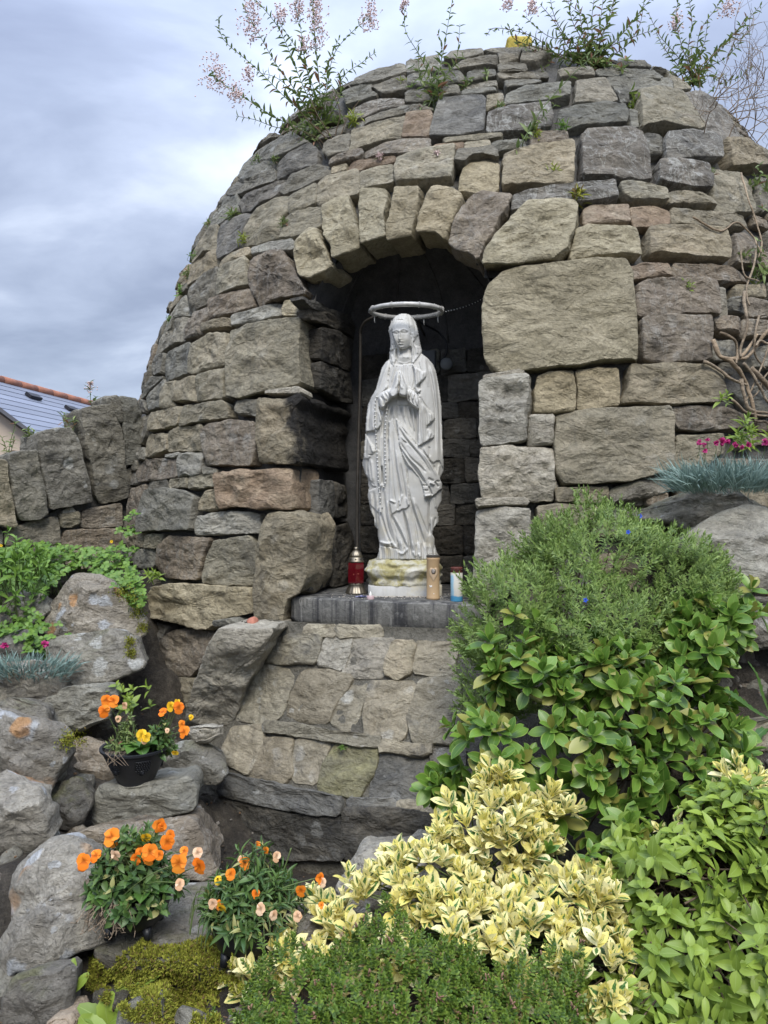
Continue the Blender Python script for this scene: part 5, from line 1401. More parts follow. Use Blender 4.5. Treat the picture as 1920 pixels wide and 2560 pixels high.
BX = at(1072, 905, 4.10); M_GREY = simple_mat('grey_plastic', (.09, .095, .10), .5, .4, noise=.08)
jb = thing('junction_box', 'grey plastic junction box on the niche wall behind the shoulder of the statue', 'junction box', tuple(BX))
bt = np.eye(4); th = math.radians(-18); bt[:3, :3] = np.array([[math.cos(th), -math.sin(th), 0], [math.sin(th), math.cos(th), 0], [0, 0, 1]])
m_ = MB(); m_.add(box((0, 0, 0), (.085, .05, .115)), 0, bt); obj('case', m_.mesh('case', [M_GREY], False), jb)
m_ = MB(); m_.add(box((0, -.027, 0), (.078, .008, .108)), 0, bt)
for sx_ in (-1, 1):
    for sz_ in (-1, 1): m_.add(box((sx_ * .033, -.032, sz_ * .047), (.006, .004, .006)), 0, bt)
obj('cover', m_.mesh('cover', [M_GREY], False), jb)
DC = at(1116, 910, 4.02); dl = thing('wall_lamp', 'small round grey disc lamp on the dark back wall right of the statue', 'lamp', tuple(DC))
V, Fs = lathe([(.0, -.012), (.030, -.012), (.034, -.006), (.034, .004), (.028, .012), (0, .013)], 28, False); R = np.array(Matrix.Rotation(math.radians(90), 3, 'X')); obj('lamp_face', mesh_np('lamp_face', V @ R.T, Fs, True, [simple_mat('lamp_grey', (.17, .18, .18), .5)]), dl)
V, Fs = tube([(0, .01, 0), (0, .06, .01), (0, .10, .02)], .009, 8); obj('lamp_arm', mesh_np('lamp_arm', V, Fs, True, [M_BLACK]), dl)
P = catmull([tuple(at(x, y, Y)) for x, y, Y in ((1040, 800, 3.95), (1068, 815, 4.0), (1095, 830, 4.05), (1112, 850, 4.05), (1117, 872, 4.05), (1110, 895, 4.06), (1095, 905, 4.07))], 8)
V, Fs = tube(P - P[0], .006, 6); obj('black_cable', mesh_np('black_cable', V, Fs, True, [M_BLACK]), None, tuple(P[0]), label='black cable looping down the niche wall to the grey box', category='cable')

# ================================================================ things on the ledge
LZ = 1.206
M_BRASS = simple_mat('aged_brass', (.26, .23, .18), .5, .5, 1.0, .35, 25)
M_REDG, nt_, b_ = new_mat('red_glass'); b_.inputs['Base Color'].default_value = (.13, .004, .010, 1); b_.inputs['Roughness'].default_value = .12; b_.inputs['Transmission Weight'].default_value = .35; b_.inputs['Coat Weight'].default_value = .5
LL = (-.135, 3.60, LZ)
lan = thing('grave_lantern', 'red glass grave lantern with brass top and flared base, left of the statue', 'lantern', LL)
def fluted(prof, n=48, k=16, amp=.04):
    V, Fs = lathe(prof, n); a = np.arctan2(V[:, 1], V[:, 0]); s = 1 + amp * np.sin(a * k); V[:, :2] *= s[:, None]; return V, Fs
V, Fs = fluted([(.050, 0), (.050, .006), (.047, .009), (.041, .028), (.033, .042), (.036, .046), (.036, .050)]); obj('foot', mesh_np('foot', V, Fs, True, [M_BRASS]), lan)
V, Fs = lathe([(.030, .048), (.042, .053), (.043, .060), (.043, .142), (.041, .150), (.030, .154)], 6); me = mesh_np('glass', V, Fs, False, [M_REDG]); gl = obj('glass', me, lan, rot=(0, 0, math.radians(30)))
m_ = MB(); M_RUST = simple_mat('faded_print', (.45, .16, .10), .5)
for (x, z, w, h) in ((0, .120, .0025, .022), (0, .124, .012, .0025), (-.010, .095, .003, .005), (.011, .098, .003, .005), (-.005, .083, .004, .003), (.006, .085, .004, .003), (.001, .075, .003, .004), (.002, .092, .002, .003)): m_.add(box((x, -.0378, z), (w, .0008, h)))
obj('cross_print', m_.mesh('cross_print', [M_RUST]), gl, rot=(0, 0, math.radians(-30)))
V, Fs = lathe([(.038, .152), (.038, .158), (.034, .162), (.034, .174), (.030, .177)], 32); obj('collar', mesh_np('collar', V, Fs, True, [M_BRASS]), lan)
V, Fs = fluted([(.030, .176), (.029, .186), (.024, .198), (.014, .208), (.011, .210)]); obj('dome', mesh_np('dome', V, Fs, True, [M_BRASS]), lan)
V, Fs = lathe([(.011, .209), (.012, .212), (.012, .222), (.008, .226)], 16); obj('chimney', mesh_np('chimney', V, Fs, True, [M_BRASS]), lan)
m_ = MB()
for q in np.linspace(0, 2 * math.pi, 8, endpoint=False): m_.add(box((.034 * math.cos(q), .034 * math.sin(q), .168), (.006, .006, .004)))
for q in np.linspace(.2, 2 * math.pi + .2, 5, endpoint=False): m_.add(box((.0118 * math.cos(q), .0118 * math.sin(q), .218), (.004, .004, .005)))
obj('vent_holes', m_.mesh('vent_holes', [M_BLACK]), lan)
# tan candle
M_TAN = simple_mat('tan_plastic', (.42, .29, .16), .45, .4, noise=.12, scale=14); M_TANL = simple_mat('pale_tan', (.50, .37, .24), .5, .3)
cd = thing('grave_candle', 'tall tan plastic grave candle with a raised heart emblem, right front of the statue', 'candle', (.222, 3.37, LZ))
V, Fs = lathe([(.029, 0), (.031, .003), (.031, .010), (.0295, .014), (.0295, .176), (.031, .180), (.031, .186), (.029, .190)], 32); me = mesh_np('body', V, Fs, True, [M_TAN]); sharp(me); obj('body', me, cd)
V, Fs = lathe([(.0285, .188), (.0310, .190), (.0310, .198), (.0285, .199), (.026, .196), (.01, .195)], 32); me = mesh_np('rim', V, Fs, True, [M_PIPE]); sharp(me); obj('rim', me, cd)
q = np.linspace(0, math.pi, 13); V, Fs = tube(np.stack([.026 * np.cos(q), 0 * q - .005, .197 + .011 * np.sin(q)], 1), .0014, 6); obj('handle', mesh_np('handle', V, Fs, True, [M_BRASS]), cd)
def on_cyl(P2, R, lift):      # wrap flat outline round a cylinder facing the viewer
    P2 = np.asarray(P2, float); a = P2[:, 0] / R; return np.stack([(R + lift) * np.sin(a), -(R + lift) * np.cos(a), P2[:, 1]], 1)
def patch(P2, R, lift, mat, nm, par, rot0=0):
    P2 = np.asarray(P2, float); n = len(P2); c = P2.mean(0); rows = [on_cyl(P2, R, -.002), on_cyl(P2, R, lift), on_cyl(c + (P2 - c) * .85, R, lift * 1.4), on_cyl(c + (P2 - c) * .45, R, lift * 1.5)]
    V = np.vstack(rows + [on_cyl(c[None], R, lift * 1.5)]); j = np.arange(n); Fs = [grid_faces(4, n, True), np.stack([3 * n + j, 3 * n + (j + 1) % n, np.full(n, 4 * n)], 1)]
    obj(nm, mesh_np(nm, V, Fs, True, [mat]), par, rot=(0, 0, rot0))
tq = np.linspace(0, 2 * math.pi, 40, endpoint=False)
hrt = np.stack([.0205 * np.sin(tq) ** 3, .122 + .0021 * (13 * np.cos(tq) - 5 * np.cos(2 * tq) - 2 * np.cos(3 * tq) - np.cos(4 * tq)) - .004], 1); hrt[:, 1] = .128 + (hrt[:, 1] - .128) * 1.05
patch(hrt, .0295, .0015, M_TANL, 'heart_emblem', cd)
ov = np.stack([.0095 * np.cos(tq), .128 + .0125 * np.sin(tq)], 1); patch(ov, .0295, .003, M_BRASS, 'oval_frame', cd)
ov = np.stack([.0065 * np.cos(tq), .128 + .0095 * np.sin(tq)], 1); patch(ov, .0295, .0042, simple_mat('oval_print', (.28, .25, .22), .4, noise=.6, scale=260), 'oval_picture', cd)
for P2 in ([(-.018, .066), (-.012, .062), (-.007, .066), (-.006, .056), (-.012, .058), (-.017, .054)], [(.000, .030), (.003, .030), (.003, .025), (.000, .025)]): patch(P2, .0295, .0006, M_LED, 'torn_sticker', cd)
# white and blue candle
M_WAX, nt_, b_ = new_mat('printed_candle'); t_ = NT(nt_); v_ = t_.coord(rnd=False); sp_ = t_.N.new('ShaderNodeSeparateXYZ'); t_.put(sp_.inputs[0], v_)
wv_ = t_.noise(v_, 30, 4, .6)
m1 = t_.mr(t_.math('ADD', sp_.outputs[2], t_.math('MULTIPLY', wv_, .02)), .030, .036, 1, 0)
m2 = t_.math('MULTIPLY', t_.mr(t_.math('ADD', sp_.outputs[0], t_.math('MULTIPLY', wv_, .012)), -.008, -.012, 0, 1), t_.mr(sp_.outputs[2], .11, .12, 1, 0))
c_ = t_.mix(m2, (.62, .60, .53), (.30, .50, .60)); c_ = t_.mix(m1, c_, (.07, .30, .50)); t_.put(b_.inputs['Base Color'], c_); b_.inputs['Roughness'].default_value = .45
wc = thing('grave_candle', 'short white and blue grave candle with a rusty lid, rightmost on the ledge', 'candle', (.322, 3.30, LZ))
V, Fs = lathe([(.026, 0), (.027, .002), (.027, .125), (.026, .128), (.02, .129)], 28); me = mesh_np('body', V, Fs, True, [M_WAX]); sharp(me); obj('body', me, wc)
V, Fs = lathe([(.0265, .126), (.0272, .127), (.0272, .147), (.025, .150), (.01, .149)], 28); me = mesh_np('lid', V, Fs, True, [simple_mat('rusty_lid', (.10, .03, .022), .6, noise=.4, scale=60)]); sharp(me); ld = obj('lid', me, wc)
m_ = MB()
for q in np.linspace(0, 2 * math.pi, 9, endpoint=False): m_.add(box((.0272 * math.cos(q), .0272 * math.sin(q), .138), (.005, .005, .005)))
obj('lid_holes', m_.mesh('lid_holes', [M_BLACK]), ld)
# tealight and crumbs
tl = thing('tealight', 'tiny pinkish battery tealight at the front left of the statue base', 'tealight', (-.061, 3.37, LZ))
M_PINK = simple_mat('pink_plastic', (.50, .36, .36), .4, .4)
V, Fs = lathe([(.0165, 0), (.017, .002), (.017, .013), (.016, .015), (.006, .014)], 24); me = mesh_np('cup', V, Fs, True, [M_PINK]); sharp(me); obj('cup', me, tl)
V, Fs = lathe([(.004, .012), (.0065, .016), (.006, .023), (.003, .031), (.0008, .035)], 12); obj('flame_bulb', mesh_np('flame_bulb', V, Fs, True, [M_LED]), tl)
cb = MB()
for k in range(420):
    s = rng_.uniform(-.07, .27) if k < 300 else rng_.uniform(-.25, .36); yy = 3.455 + rng_.normal(0, .012) if k < 300 else rng_.uniform(3.36, 3.6)
    r = rng_.uniform(.0012, .0032) if k < 300 else rng_.uniform(.001, .003); cb.add(box((s, yy, LZ + r * .5), (r * 1.4, r, r)), 0 if rng_.random() < .8 else 1)
obj('chippings', cb.mesh('chippings', [simple_mat('white_chips', (.55, .50, .42), .8), M_PIPE], False, origin=(.1, 3.45, LZ)), None, (.1, 3.45, LZ), label='white chippings scattered along the foot of the statue block on the ledge', category='chippings', kind='stuff')
dbz = MB()
for k in range(26):
    c = np.array([-.10 + rng_.normal(0, .018), 3.44 + rng_.normal(0, .012), LZ + .004]); M = np.array(Matrix.Rotation(rng_.uniform(0, 6), 4, 'Z') @ Matrix.Rotation(rng_.uniform(-.6, .6), 4, 'X')); M[:3, 3] = c
    dbz.add(box((0, 0, 0), (.012, .006, .002)), int(rng_.integers(2)), M)
obj('crumpled_ribbon', dbz.mesh('crumpled_ribbon', [simple_mat('navy_scrap', (.03, .035, .09), .6), simple_mat('lilac_scrap', (.22, .22, .34), .6)], False, origin=(-.1, 3.44, LZ)), None, (-.1, 3.44, LZ), label='small heap of dark blue scraps beside the tealight', category='debris', kind='stuff')
# broken terracotta pot piece on the wall shoulder
TC = at(633, 1560, 3.42); tb = thing('terracotta_pot', 'small broken terracotta pot lying on the stone left of the ledge', 'pot', tuple(TC))
V, Fs = lathe([(.018, -.024), (.026, -.022), (.032, -.008), (.033, .010), (.028, .018), (.020, .020)], 22); V = V + (fbm(V * 60, 2, 2) * .002)[:, None]
V = V @ np.array(Matrix.Rotation(math.radians(75), 3, 'Y') @ Matrix.Rotation(.3, 3, 'X')).T
obj('pot_body', mesh_np('pot_body', V, Fs, True, [simple_mat('terracotta', (.38, .16, .11), .85, .2, noise=.2, scale=30)]), tb)
m_ = MB()
for k in range(14):
    p = np.array([-.030, -.01, .0]) + rng_.normal(0, .008, 3); m_.add(tube([p, p + rng_.normal(0, .01, 3)], .002, 4))
obj('dry_root', m_.mesh('dry_root', [M_PIPE]), tb)
# ================================================================ foliage tools
def leaf_mat(name, c_lo, c_hi, rim=None, centre=None, vein=None, trans=.3, rough=.45, spec=.4, old=None, oldp=0.0):
    m, nt, b = new_mat(name); t = NT(nt)
    uv = t.N.new('ShaderNodeUVMap'); uv.uv_map = 'uv'; s = t.N.new('ShaderNodeSeparateXYZ'); t.put(s.inputs[0], uv.outputs[0])
    ru = t.N.new('ShaderNodeUVMap'); ru.uv_map = 'rnd'; r = t.N.new('ShaderNodeSeparateXYZ'); t.put(r.inputs[0], ru.outputs[0])
    rnd = t.math('FRACT', t.math('ADD', r.outputs[0], t.rnd()))
    rnd2 = t.math('FRACT', t.math('ADD', t.math('MULTIPLY', rnd, 5.7), r.outputs[1]))
    col = t.mix(rnd, c_lo, c_hi)
    x = t.math('ABSOLUTE', t.math('SUBTRACT', s.outputs[0], .5))          # 0 centre .. .5 margin
    cv = t.N.new('ShaderNodeCombineXYZ'); t.put(cv.inputs[0], s.outputs[0]); t.put(cv.inputs[1], t.math('MULTIPLY', s.outputs[1], 1.0)); t.put(cv.inputs[2], t.math('MULTIPLY', rnd, 40))
    if centre is not None:
        n = t.noise(cv.outputs[0], 5, 4, .7, .6)
        k = t.math('ADD', x, t.math('MULTIPLY', t.math('SUBTRACT', n, .5), .55))
        k = t.math('ADD', k, t.math('MULTIPLY', t.math('ABSOLUTE', t.math('SUBTRACT', s.outputs[1], .5)), .22))
        k = t.math('ADD', k, t.math('MULTIPLY', t.math('SUBTRACT', rnd2, .5), .22))
        msk = t.mr(k, .10, .14, 1, 0)
        n2 = t.noise(cv.outputs[0], 11, 3, .6)
        cc = t.mix(t.mr(n2, .45, .55, 0, 1), centre, tuple(min(1, a * 1.9 + .02) for a in centre))
        col = t.mix(msk, col, cc)
    if rim is not None: col = t.mix(t.mr(x, .40, .47, 0, .8), col, rim)
    if vein is not None: col = t.mix(t.mr(x, .012, .035, .6, 0), col, vein)
    if old is not None: col = t.mix(t.math('MULTIPLY', t.math('LESS_THAN', rnd2, oldp), .8), col, old)
    t.put(b.inputs['Base Color'], col); b.inputs['Roughness'].default_value = rough; b.inputs['Specular IOR Level'].default_value = spec
    tr = t.N.new('ShaderNodeBsdfTranslucent'); t.put(tr.inputs['Color'], col)
    mx = t.N.new('ShaderNodeMixShader'); mx.inputs[0].default_value = trans
    out = [n for n in t.N if n.type == 'OUTPUT_MATERIAL'][0]
    t.L.new(b.outputs[0], mx.inputs[1]); t.L.new(tr.outputs[0], mx.inputs[2]); t.L.new(mx.outputs[0], out.inputs[0])
    return m
def leaf_tpl(n=4, wpos=.45, pw=.8, fold=.12, curl=.15, tip=1.0, cols=2):
    """template leaf along +Y, width along X"""
    y = np.linspace(0, 1, n + 1); V, U = [], []
    w = np.sin(np.pi * np.clip(y ** (math.log(.5) / math.log(wpos)), 0, 1)) ** pw; w[0] = .06; w[-1] = .02 * tip
    xs = np.linspace(-.5, .5, cols + 1)
    for yy, ww in zip(y, w):
        for x in xs: V.append((x * ww, yy, fold * abs(x) * ww * 1.6 - curl * yy ** 2)); U.append((x + .5, yy))
    F_ = grid_faces(n + 1, cols + 1)
    return np.array(V), F_, np.array(U)
def norm(v): return v / (np.linalg.norm(v, axis=-1, keepdims=True) + 1e-9)
class Leaves:
    def __init__(s): s.o = []; s.d = []; s.n = []; s.l = []; s.w = []
    def add(s, o, d, n, l, w): s.o.append(np.atleast_2d(o)); s.d.append(np.atleast_2d(d)); s.n.append(np.atleast_2d(n)); s.l.append(np.atleast_1d(l)); s.w.append(np.atleast_1d(w))
    def arrays(s):
        o, d, n, l, w = [np.concatenate(x) for x in (s.o, s.d, s.n, s.l, s.w)]
        d = norm(d); x = norm(np.cross(d, n)); n = norm(np.cross(x, d)); return o, np.stack([x, d, n], 2), l, w
def add_uv(me, uv, rn):
    li = np.empty(len(me.loops), np.int32); me.loops.foreach_get('vertex_index', li)
    a = me.uv_layers.new(name='uv'); a.data.foreach_set('uv', uv[li].astype(np.float32).ravel())
    b = me.uv_layers.new(name='rnd'); b.data.foreach_set('uv', rn[li].astype(np.float32).ravel())
def joined(name, o, R, l, w, tpl, mat, org, seed=0):
    T, Fq, U = tpl; n = len(o); k = len(T)
    S = np.stack([w, l, l], 1); P = T[None] * S[:, None]
    V = o[:, None] + np.einsum('nij,nkj->nki', R, P)
    Fa = (Fq[None] + (np.arange(n) * k)[:, None, None]).reshape(-1, Fq.shape[1])
    me = mesh_np(name, V.reshape(-1, 3) - np.array(org), [Fa], True, [mat])
    rn = np.random.default_rng(seed).random((n, 2)); add_uv(me, np.tile(U, (n, 1)), np.repeat(rn, k, 0)); return me
def plant(root, L, tpls, mat, name='leaf', nsep=300, seed=0, stuffname='leaves'):
    """the leaves that show largest are objects, the rest is one part"""
    o, R, l, w = L.arrays(); rs = np.random.default_rng(seed); loc = np.array(root.location)
    px = proj(o); inn = (px[:, 0] > -10) & (px[:, 0] < 1930) & (px[:, 1] > 0) & (px[:, 1] < 2570)
    sc = l * w / o[:, 1] ** 2 * inn; dist = np.linalg.norm(o - np.array(CAMP), axis=1)
    sc = sc * np.exp(-(dist - np.percentile(dist, 20)) * 5)
    top = np.argsort(-sc)[:nsep]; rest = np.ones(len(o), bool); rest[top] = False
    if nsep:
        mes = []
        for i, tp in enumerate(tpls):
            for j in range(2):
                me = mesh_np(name, tp[0], [tp[1]], True, [mat]); add_uv(me, tp[2], np.tile(rs.random(2), (len(tp[0]), 1))); mes.append(me)
        for i in top:
            ob = bpy.data.objects.new(name, mes[rs.integers(len(mes))]); COL.objects.link(ob); ob.parent = root
            M = Matrix(R[i].tolist()).to_4x4() @ Matrix.Diagonal((w[i], l[i], l[i], 1)); M.translation = Vector(o[i] - loc); ob.matrix_local = M
    if rest.any():
        idx = np.nonzero(rest)[0]; grp = rs.integers(len(tpls), size=len(idx))
        for g, tp in enumerate(tpls):
            ii = idx[grp == g]
            if len(ii): obj(stuffname, joined(stuffname, o[ii], R[ii], l[ii], w[ii], tp, mat, loc, seed + g), root, kind='stuff')
def ell(px, py, Y, rx, ry, rd): c = at(px, py, Y); return (np.array(c), np.array([rx / F * Y, rd, ry / F * Y]))
def sample_ells(E, n, rs, lo=-.35, back=.35, rough_=.075):
    """points on the outside of a union of ellipsoids with outward normals"""
    area = np.array([e[1][0] * e[1][2] + e[1][1] * (e[1][0] + e[1][2]) * .5 for e in E]); k = rs.choice(len(E), size=n * 3, p=area / area.sum())
    v = norm(rs.normal(size=(n * 3, 3))); ok = (v[:, 2] > lo) & (v[:, 1] < back); v = v[ok]; k = k[ok]
    C = np.array([e[0] for e in E]); Rr = np.array([e[1] for e in E]); p = C[k] + v * Rr[k]; nn = norm(v / Rr[k])
    keep = np.ones(len(p), bool)
    for j in range(len(E)):
        d = (((p - C[j]) / Rr[j]) ** 2).sum(1); keep &= ~((d < .86) & (k != j))
    p, nn = p[keep][:n], nn[keep][:n]
    p = p + nn * ((fbm(p * 9, 51, 3) * rough_ + fbm(p * 26, 52, 2) * rough_ * .4)[:, None]); q = rs.random(len(p)) < .05; p[q] += nn[q] * rs.uniform(.01, .035, (q.sum(), 1))
    return p, nn
def perp(a):
    r = np.where(np.abs(a[..., 2:3]) < .9, np.array([0, 0, 1.0]), np.array([1.0, 0, 0])); x = norm(np.cross(a, r)); return x, np.cross(a, x)

def rosettes(L, p, ax, rs, nleaf, l, wr, el0, el1, stem=.0, droop=0.0, lj=.2):
    """whorls of leaves at p around axis ax; el: angle from the axis of the inner / outer leaves"""
    x, y = perp(ax); sz_ = rs.uniform(.72, 1.22, len(p))
    for i in range(nleaf):
        f = i / max(1, nleaf - 1); el = np.radians(el0 + (el1 - el0) * f + rs.normal(0, 8, len(p))); ph = i * 2.4 + rs.uniform(0, 6.28, len(p)) * (i == 0) + rs.normal(0, .25, len(p))
        if i == 0: ph0 = ph
        else: ph = ph0 + i * 2.4 + rs.normal(0, .2, len(p))
        rad = np.cos(ph)[:, None] * x + np.sin(ph)[:, None] * y
        d = np.cos(el)[:, None] * ax + np.sin(el)[:, None] * rad; d[:, 2] -= droop * f
        n = np.cos(el)[:, None] * (-rad) + np.sin(el)[:, None] * ax
        ll = l * (.65 + .35 * f if nleaf > 3 else 1) * rs.uniform(1 - lj, 1 + lj, len(p)) * sz_
        L.add(p - ax * (stem * f), d, n, ll, ll * wr * rs.uniform(.85, 1.15, len(p)))
def stems(root, P0, P1, rad, mat, name='stem', seed=0, sag=.0):
    mb = MB(); rs = np.random.default_rng(seed)
    for a, b_ in zip(P0, P1):
        m_ = (a + b_) / 2 + rs.normal(0, .015, 3); m_[2] -= sag; mb.add(tube(catmull([a, m_, b_], 3), [rad * 1.2, rad * 1.1, rad, rad, rad * .9, rad * .8, rad * .6][:7], 4, False))
    obj(name, mb.mesh(name, [mat], True, origin=tuple(root.location)), root, kind='stuff')
M_STEM = simple_mat('woody_stem', (.09, .065, .04), .8, .2, noise=.3, scale=60)
M_GSTEM = simple_mat('green_stem', (.10, .14, .045), .6, .3, noise=.2, scale=60)
M_DRY = simple_mat('dry_stem', (.26, .20, .14), .85, .2, noise=.3, scale=60)
M_VAR = leaf_mat('variegated_leaf', (.74, .66, .17), (.88, .82, .48), centre=(.05, .12, .03), trans=.28, rough=.38)
M_EUO = leaf_mat('glossy_green_leaf', (.07, .155, .022), (.155, .27, .04), rim=(.26, .35, .07), vein=(.22, .32, .08), trans=.25, rough=.38, spec=.4, old=(.30, .28, .07), oldp=.13)
M_LITH = leaf_mat('needle_leaf', (.135, .215, .05), (.28, .38, .105), trans=.25, rough=.5)
M_HEBE = leaf_mat('small_dense_leaf', (.055, .115, .018), (.185, .265, .04), trans=.2, rough=.4, old=(.22, .15, .07), oldp=.06)
M_JAS = leaf_mat('lime_green_leaf', (.14, .215, .03), (.29, .39, .06), vein=(.32, .42, .12), trans=.32, rough=.45)
M_COVER = leaf_mat('cover_leaf', (.08, .17, .025), (.17, .29, .045), trans=.3, rough=.5)
M_BLUEG = leaf_mat('blue_green_blade', (.13, .20, .17), (.24, .33, .29), trans=.2, rough=.55)
M_WEED = leaf_mat('weed_leaf', (.11, .17, .05), (.23, .29, .09), trans=.3, rough=.5, old=(.30, .13, .09), oldp=.10)
M_FERN = leaf_mat('yellow_green_leaf', (.22, .28, .04), (.34, .38, .06), trans=.3)
M_PRIM = leaf_mat('primrose_leaf', (.05, .12, .025), (.10, .20, .035), vein=(.22, .30, .12), trans=.2, rough=.4)
M_DARKG = leaf_mat('pansy_leaf', (.04, .09, .025), (.10, .17, .04), trans=.2, rough=.45, old=(.35, .33, .12), oldp=.08)
def petal_mat(name, a, b_, eye=None):
    m = leaf_mat(name, a, b_, trans=.25, rough=.6, spec=.15)
    t = NT(m.node_tree); bs = [n for n in t.N if n.type == 'BSDF_PRINCIPLED'][0]; src = bs.inputs['Base Color'].links[0].from_socket
    uv = t.N.new('ShaderNodeUVMap'); uv.uv_map = 'uv'; s = t.N.new('ShaderNodeSeparateXYZ'); t.put(s.inputs[0], uv.outputs[0])
    w = t.N.new('ShaderNodeTexWave'); w.inputs['Scale'].default_value = 4; w.inputs['Distortion'].default_value = 2; t.put(w.inputs['Vector'], uv.outputs[0])
    c = t.mix(t.mr(s.outputs[1], .12, .45, .85, 0), src, tuple(x * .35 for x in a)); c = t.mix(t.math('MULTIPLY', w.outputs['Fac'], .18), c, tuple(x * .6 for x in a))
    t.put(bs.inputs['Base Color'], c); return m
M_ORANGE = petal_mat('orange_petal', (.85, .20, .015), (.92, .33, .04)); M_PEACH = petal_mat('faded_petal', (.75, .45, .25), (.85, .62, .42)); M_YEL = petal_mat('yellow_petal', (.85, .50, .02), (.9, .62, .05))
M_MAG = petal_mat('magenta_petal', (.45, .02, .16), (.60, .10, .28)); M_BLU = petal_mat('blue_petal', (.03, .08, .60), (.08, .16, .75)); M_PINKB = simple_mat('pink_bud', (.66, .52, .50), .9, .1, noise=.15)
TP_OV = [leaf_tpl(6, .57, .64, .14, .10, tip=4), leaf_tpl(6, .55, .68, .07, .20, tip=3), leaf_tpl(6, .59, .64, .20, .0, tip=4)]
TP_POINT = [leaf_tpl(5, .42, .9, .16, .2), leaf_tpl(5, .38, .9, .08, .32)]
TP_NEED = [leaf_tpl(2, .5, .6, 0, .15, cols=1)]
TP_SMALL = [leaf_tpl(2, .55, .7, .1, .1, cols=1)]
TP_BLADE = [leaf_tpl(4, .25, .35, .1, .22, cols=1)]
def root_thing(name, label, cat, x, y, z=None, group=None): return thing(name, label, cat, (x, y, soil_at(x, y) if z is None else z), group)
def orient(nn, up=.6, rs=None, jit=.25):
    d = nn + np.array([0, -.12, up]); 
    if rs is not None: d = d + rs.normal(0, jit, nn.shape)
    return norm(d)

# ---------------------------------------------------------------- blue-flowered mound (needle leaves)
rs = np.random.default_rng(21)
E1 = [ell(1480, 1440, 2.86, 190, 165, .30), ell(1310, 1580, 2.76, 160, 165, .28), ell(1650, 1460, 2.8, 150, 120, .26), ell(1250, 1720, 2.70, 95, 150, .22), ell(1520, 1570, 2.68, 240, 130, .26), ell(1730, 1480, 2.72, 90, 75, .2), ell(1400, 1380, 2.9, 110, 80, .24)]
sh = root_thing('needle_leaved_bush', 'rounded needle leaved green bush dotted with blue flowers, right of the ledge', 'shrub', .75, 2.85)
p, nn = sample_ells(E1, 2100, rs, rough_=.11); ax = orient(nn, .55, rs, .3)
L = Leaves(); x, y = perp(ax)
for k in range(26):
    f = k / 25; ln = .095; o = p + ax * (ln * (f - .75))[..., None] if False else p + ax * (ln * (f - .8)); ph = k * 2.399 + rs.uniform(0, 6.28, len(p)); rad = np.cos(ph)[:, None] * x + np.sin(ph)[:, None] * y
    el = np.radians(62 - 45 * f ** 2); d = math.cos(el) * ax + math.sin(el) * rad
    L.add(o, d, ax, (.027 - .010 * f) * rs.uniform(.8, 1.2, len(p)), np.full(len(p), .0056))
plant(sh, L, TP_NEED, M_LITH, nsep=0, stuffname='needles')
stems(sh, np.repeat(np.array([[.75, 2.95, soil_at(.75, 2.95)]]), 60, 0) + rs.normal(0, .05, (60, 3)), p[:60] - ax[:60] * .12, .003, M_STEM)
for (fx_, fy_) in ((1570, 1330), (1463, 1500), (1269, 1640), (1600, 1290)):
    h = None; rr = np.array(ray(fx_, fy_)); 
    px = proj(p); i = np.argmin(np.hypot(px[:, 0] - fx_, px[:, 1] - fy_) + p[:, 1] * 20); c = p[i] + np.array([0, -.035, .01]); c = np.array(at(fx_, fy_, c[1]))
    Lf = Leaves(); a5 = np.linspace(0, 2 * math.pi, 6)[:-1]; d = np.stack([np.cos(a5), np.full(5, -.35), np.sin(a5)], 1); Lf.add(np.repeat(c[None], 5, 0), d, np.repeat([[0, -1., .3]], 5, 0), np.full(5, .0095), np.full(5, .007))
    o, R, l, w = Lf.arrays(); obj('blue_flower', joined('blue_flower', o, R, l, w, TP_SMALL[0], M_BLU, np.array(sh.location)), sh)

# ---------------------------------------------------------------- glossy green bush
rs = np.random.default_rng(22)
E2 = [ell(1330, 1735, 2.5, 135, 120, .2), ell(1270, 1890, 2.42, 140, 110, .2), ell(1480, 1880, 2.38, 170, 140, .22), ell(1680, 1800, 2.42, 150, 120, .2), ell(1720, 1610, 2.55, 85, 100, .16), ell(1530, 1700, 2.5, 130, 100, .2), ell(1720, 1930, 2.32, 150, 110, .2), ell(1120, 1965, 2.4, 40, 45, .08), ell(1800, 1560, 2.6, 70, 80, .1), ell(1430, 2010, 2.28, 90, 60, .1), ell(1570, 2060, 2.2, 80, 60, .1), ell(1500, 1960, 2.32, 110, 60, .1)]
sh = root_thing('glossy_green_bush', 'evergreen bush with glossy green leaf rosettes between the needle leaved bush and the yellow shrub', 'shrub', .85, 2.5)
p, nn = sample_ells(E2, 262, rs, lo=-.5); ax = orient(nn, .55, rs, .22); L = Leaves()
ex = [(1288, 1530, 2.5), (1350, 1560, 2.52), (1225, 1600, 2.5), (1230, 1660, 2.45), (1880, 1470, 2.62), (1700, 1540, 2.55), (1830, 1560, 2.55), (1460, 1560, 2.5), (1080, 1960, 2.4), (1105, 1925, 2.42)]
pe = np.array([at(*e) for e in ex]); p = np.vstack([p, pe]); ax = np.vstack([ax, norm(np.tile([[0, -.55, .8]], (len(ex), 1)) + rs.normal(0, .15, (len(ex), 3)))])
rosettes(L, p, ax, rs, 8, .072, .50, 16, 84, stem=.022, droop=.08)
k = rs.choice(len(p), 150); rosettes(L, p[k] - ax[k] * .05, ax[k], rs, 3, .062, .52, 95, 130, droop=.6)
plant(sh, L, TP_OV, M_EUO, nsep=300, seed=3)
stems(sh, np.repeat(np.array([[.9, 2.62, soil_at(.9, 2.62)]]), 40, 0) + rs.normal(0, .08, (40, 3)) * [1, .5, .2], p[:40] - ax[:40] * .02, .0035, M_STEM)
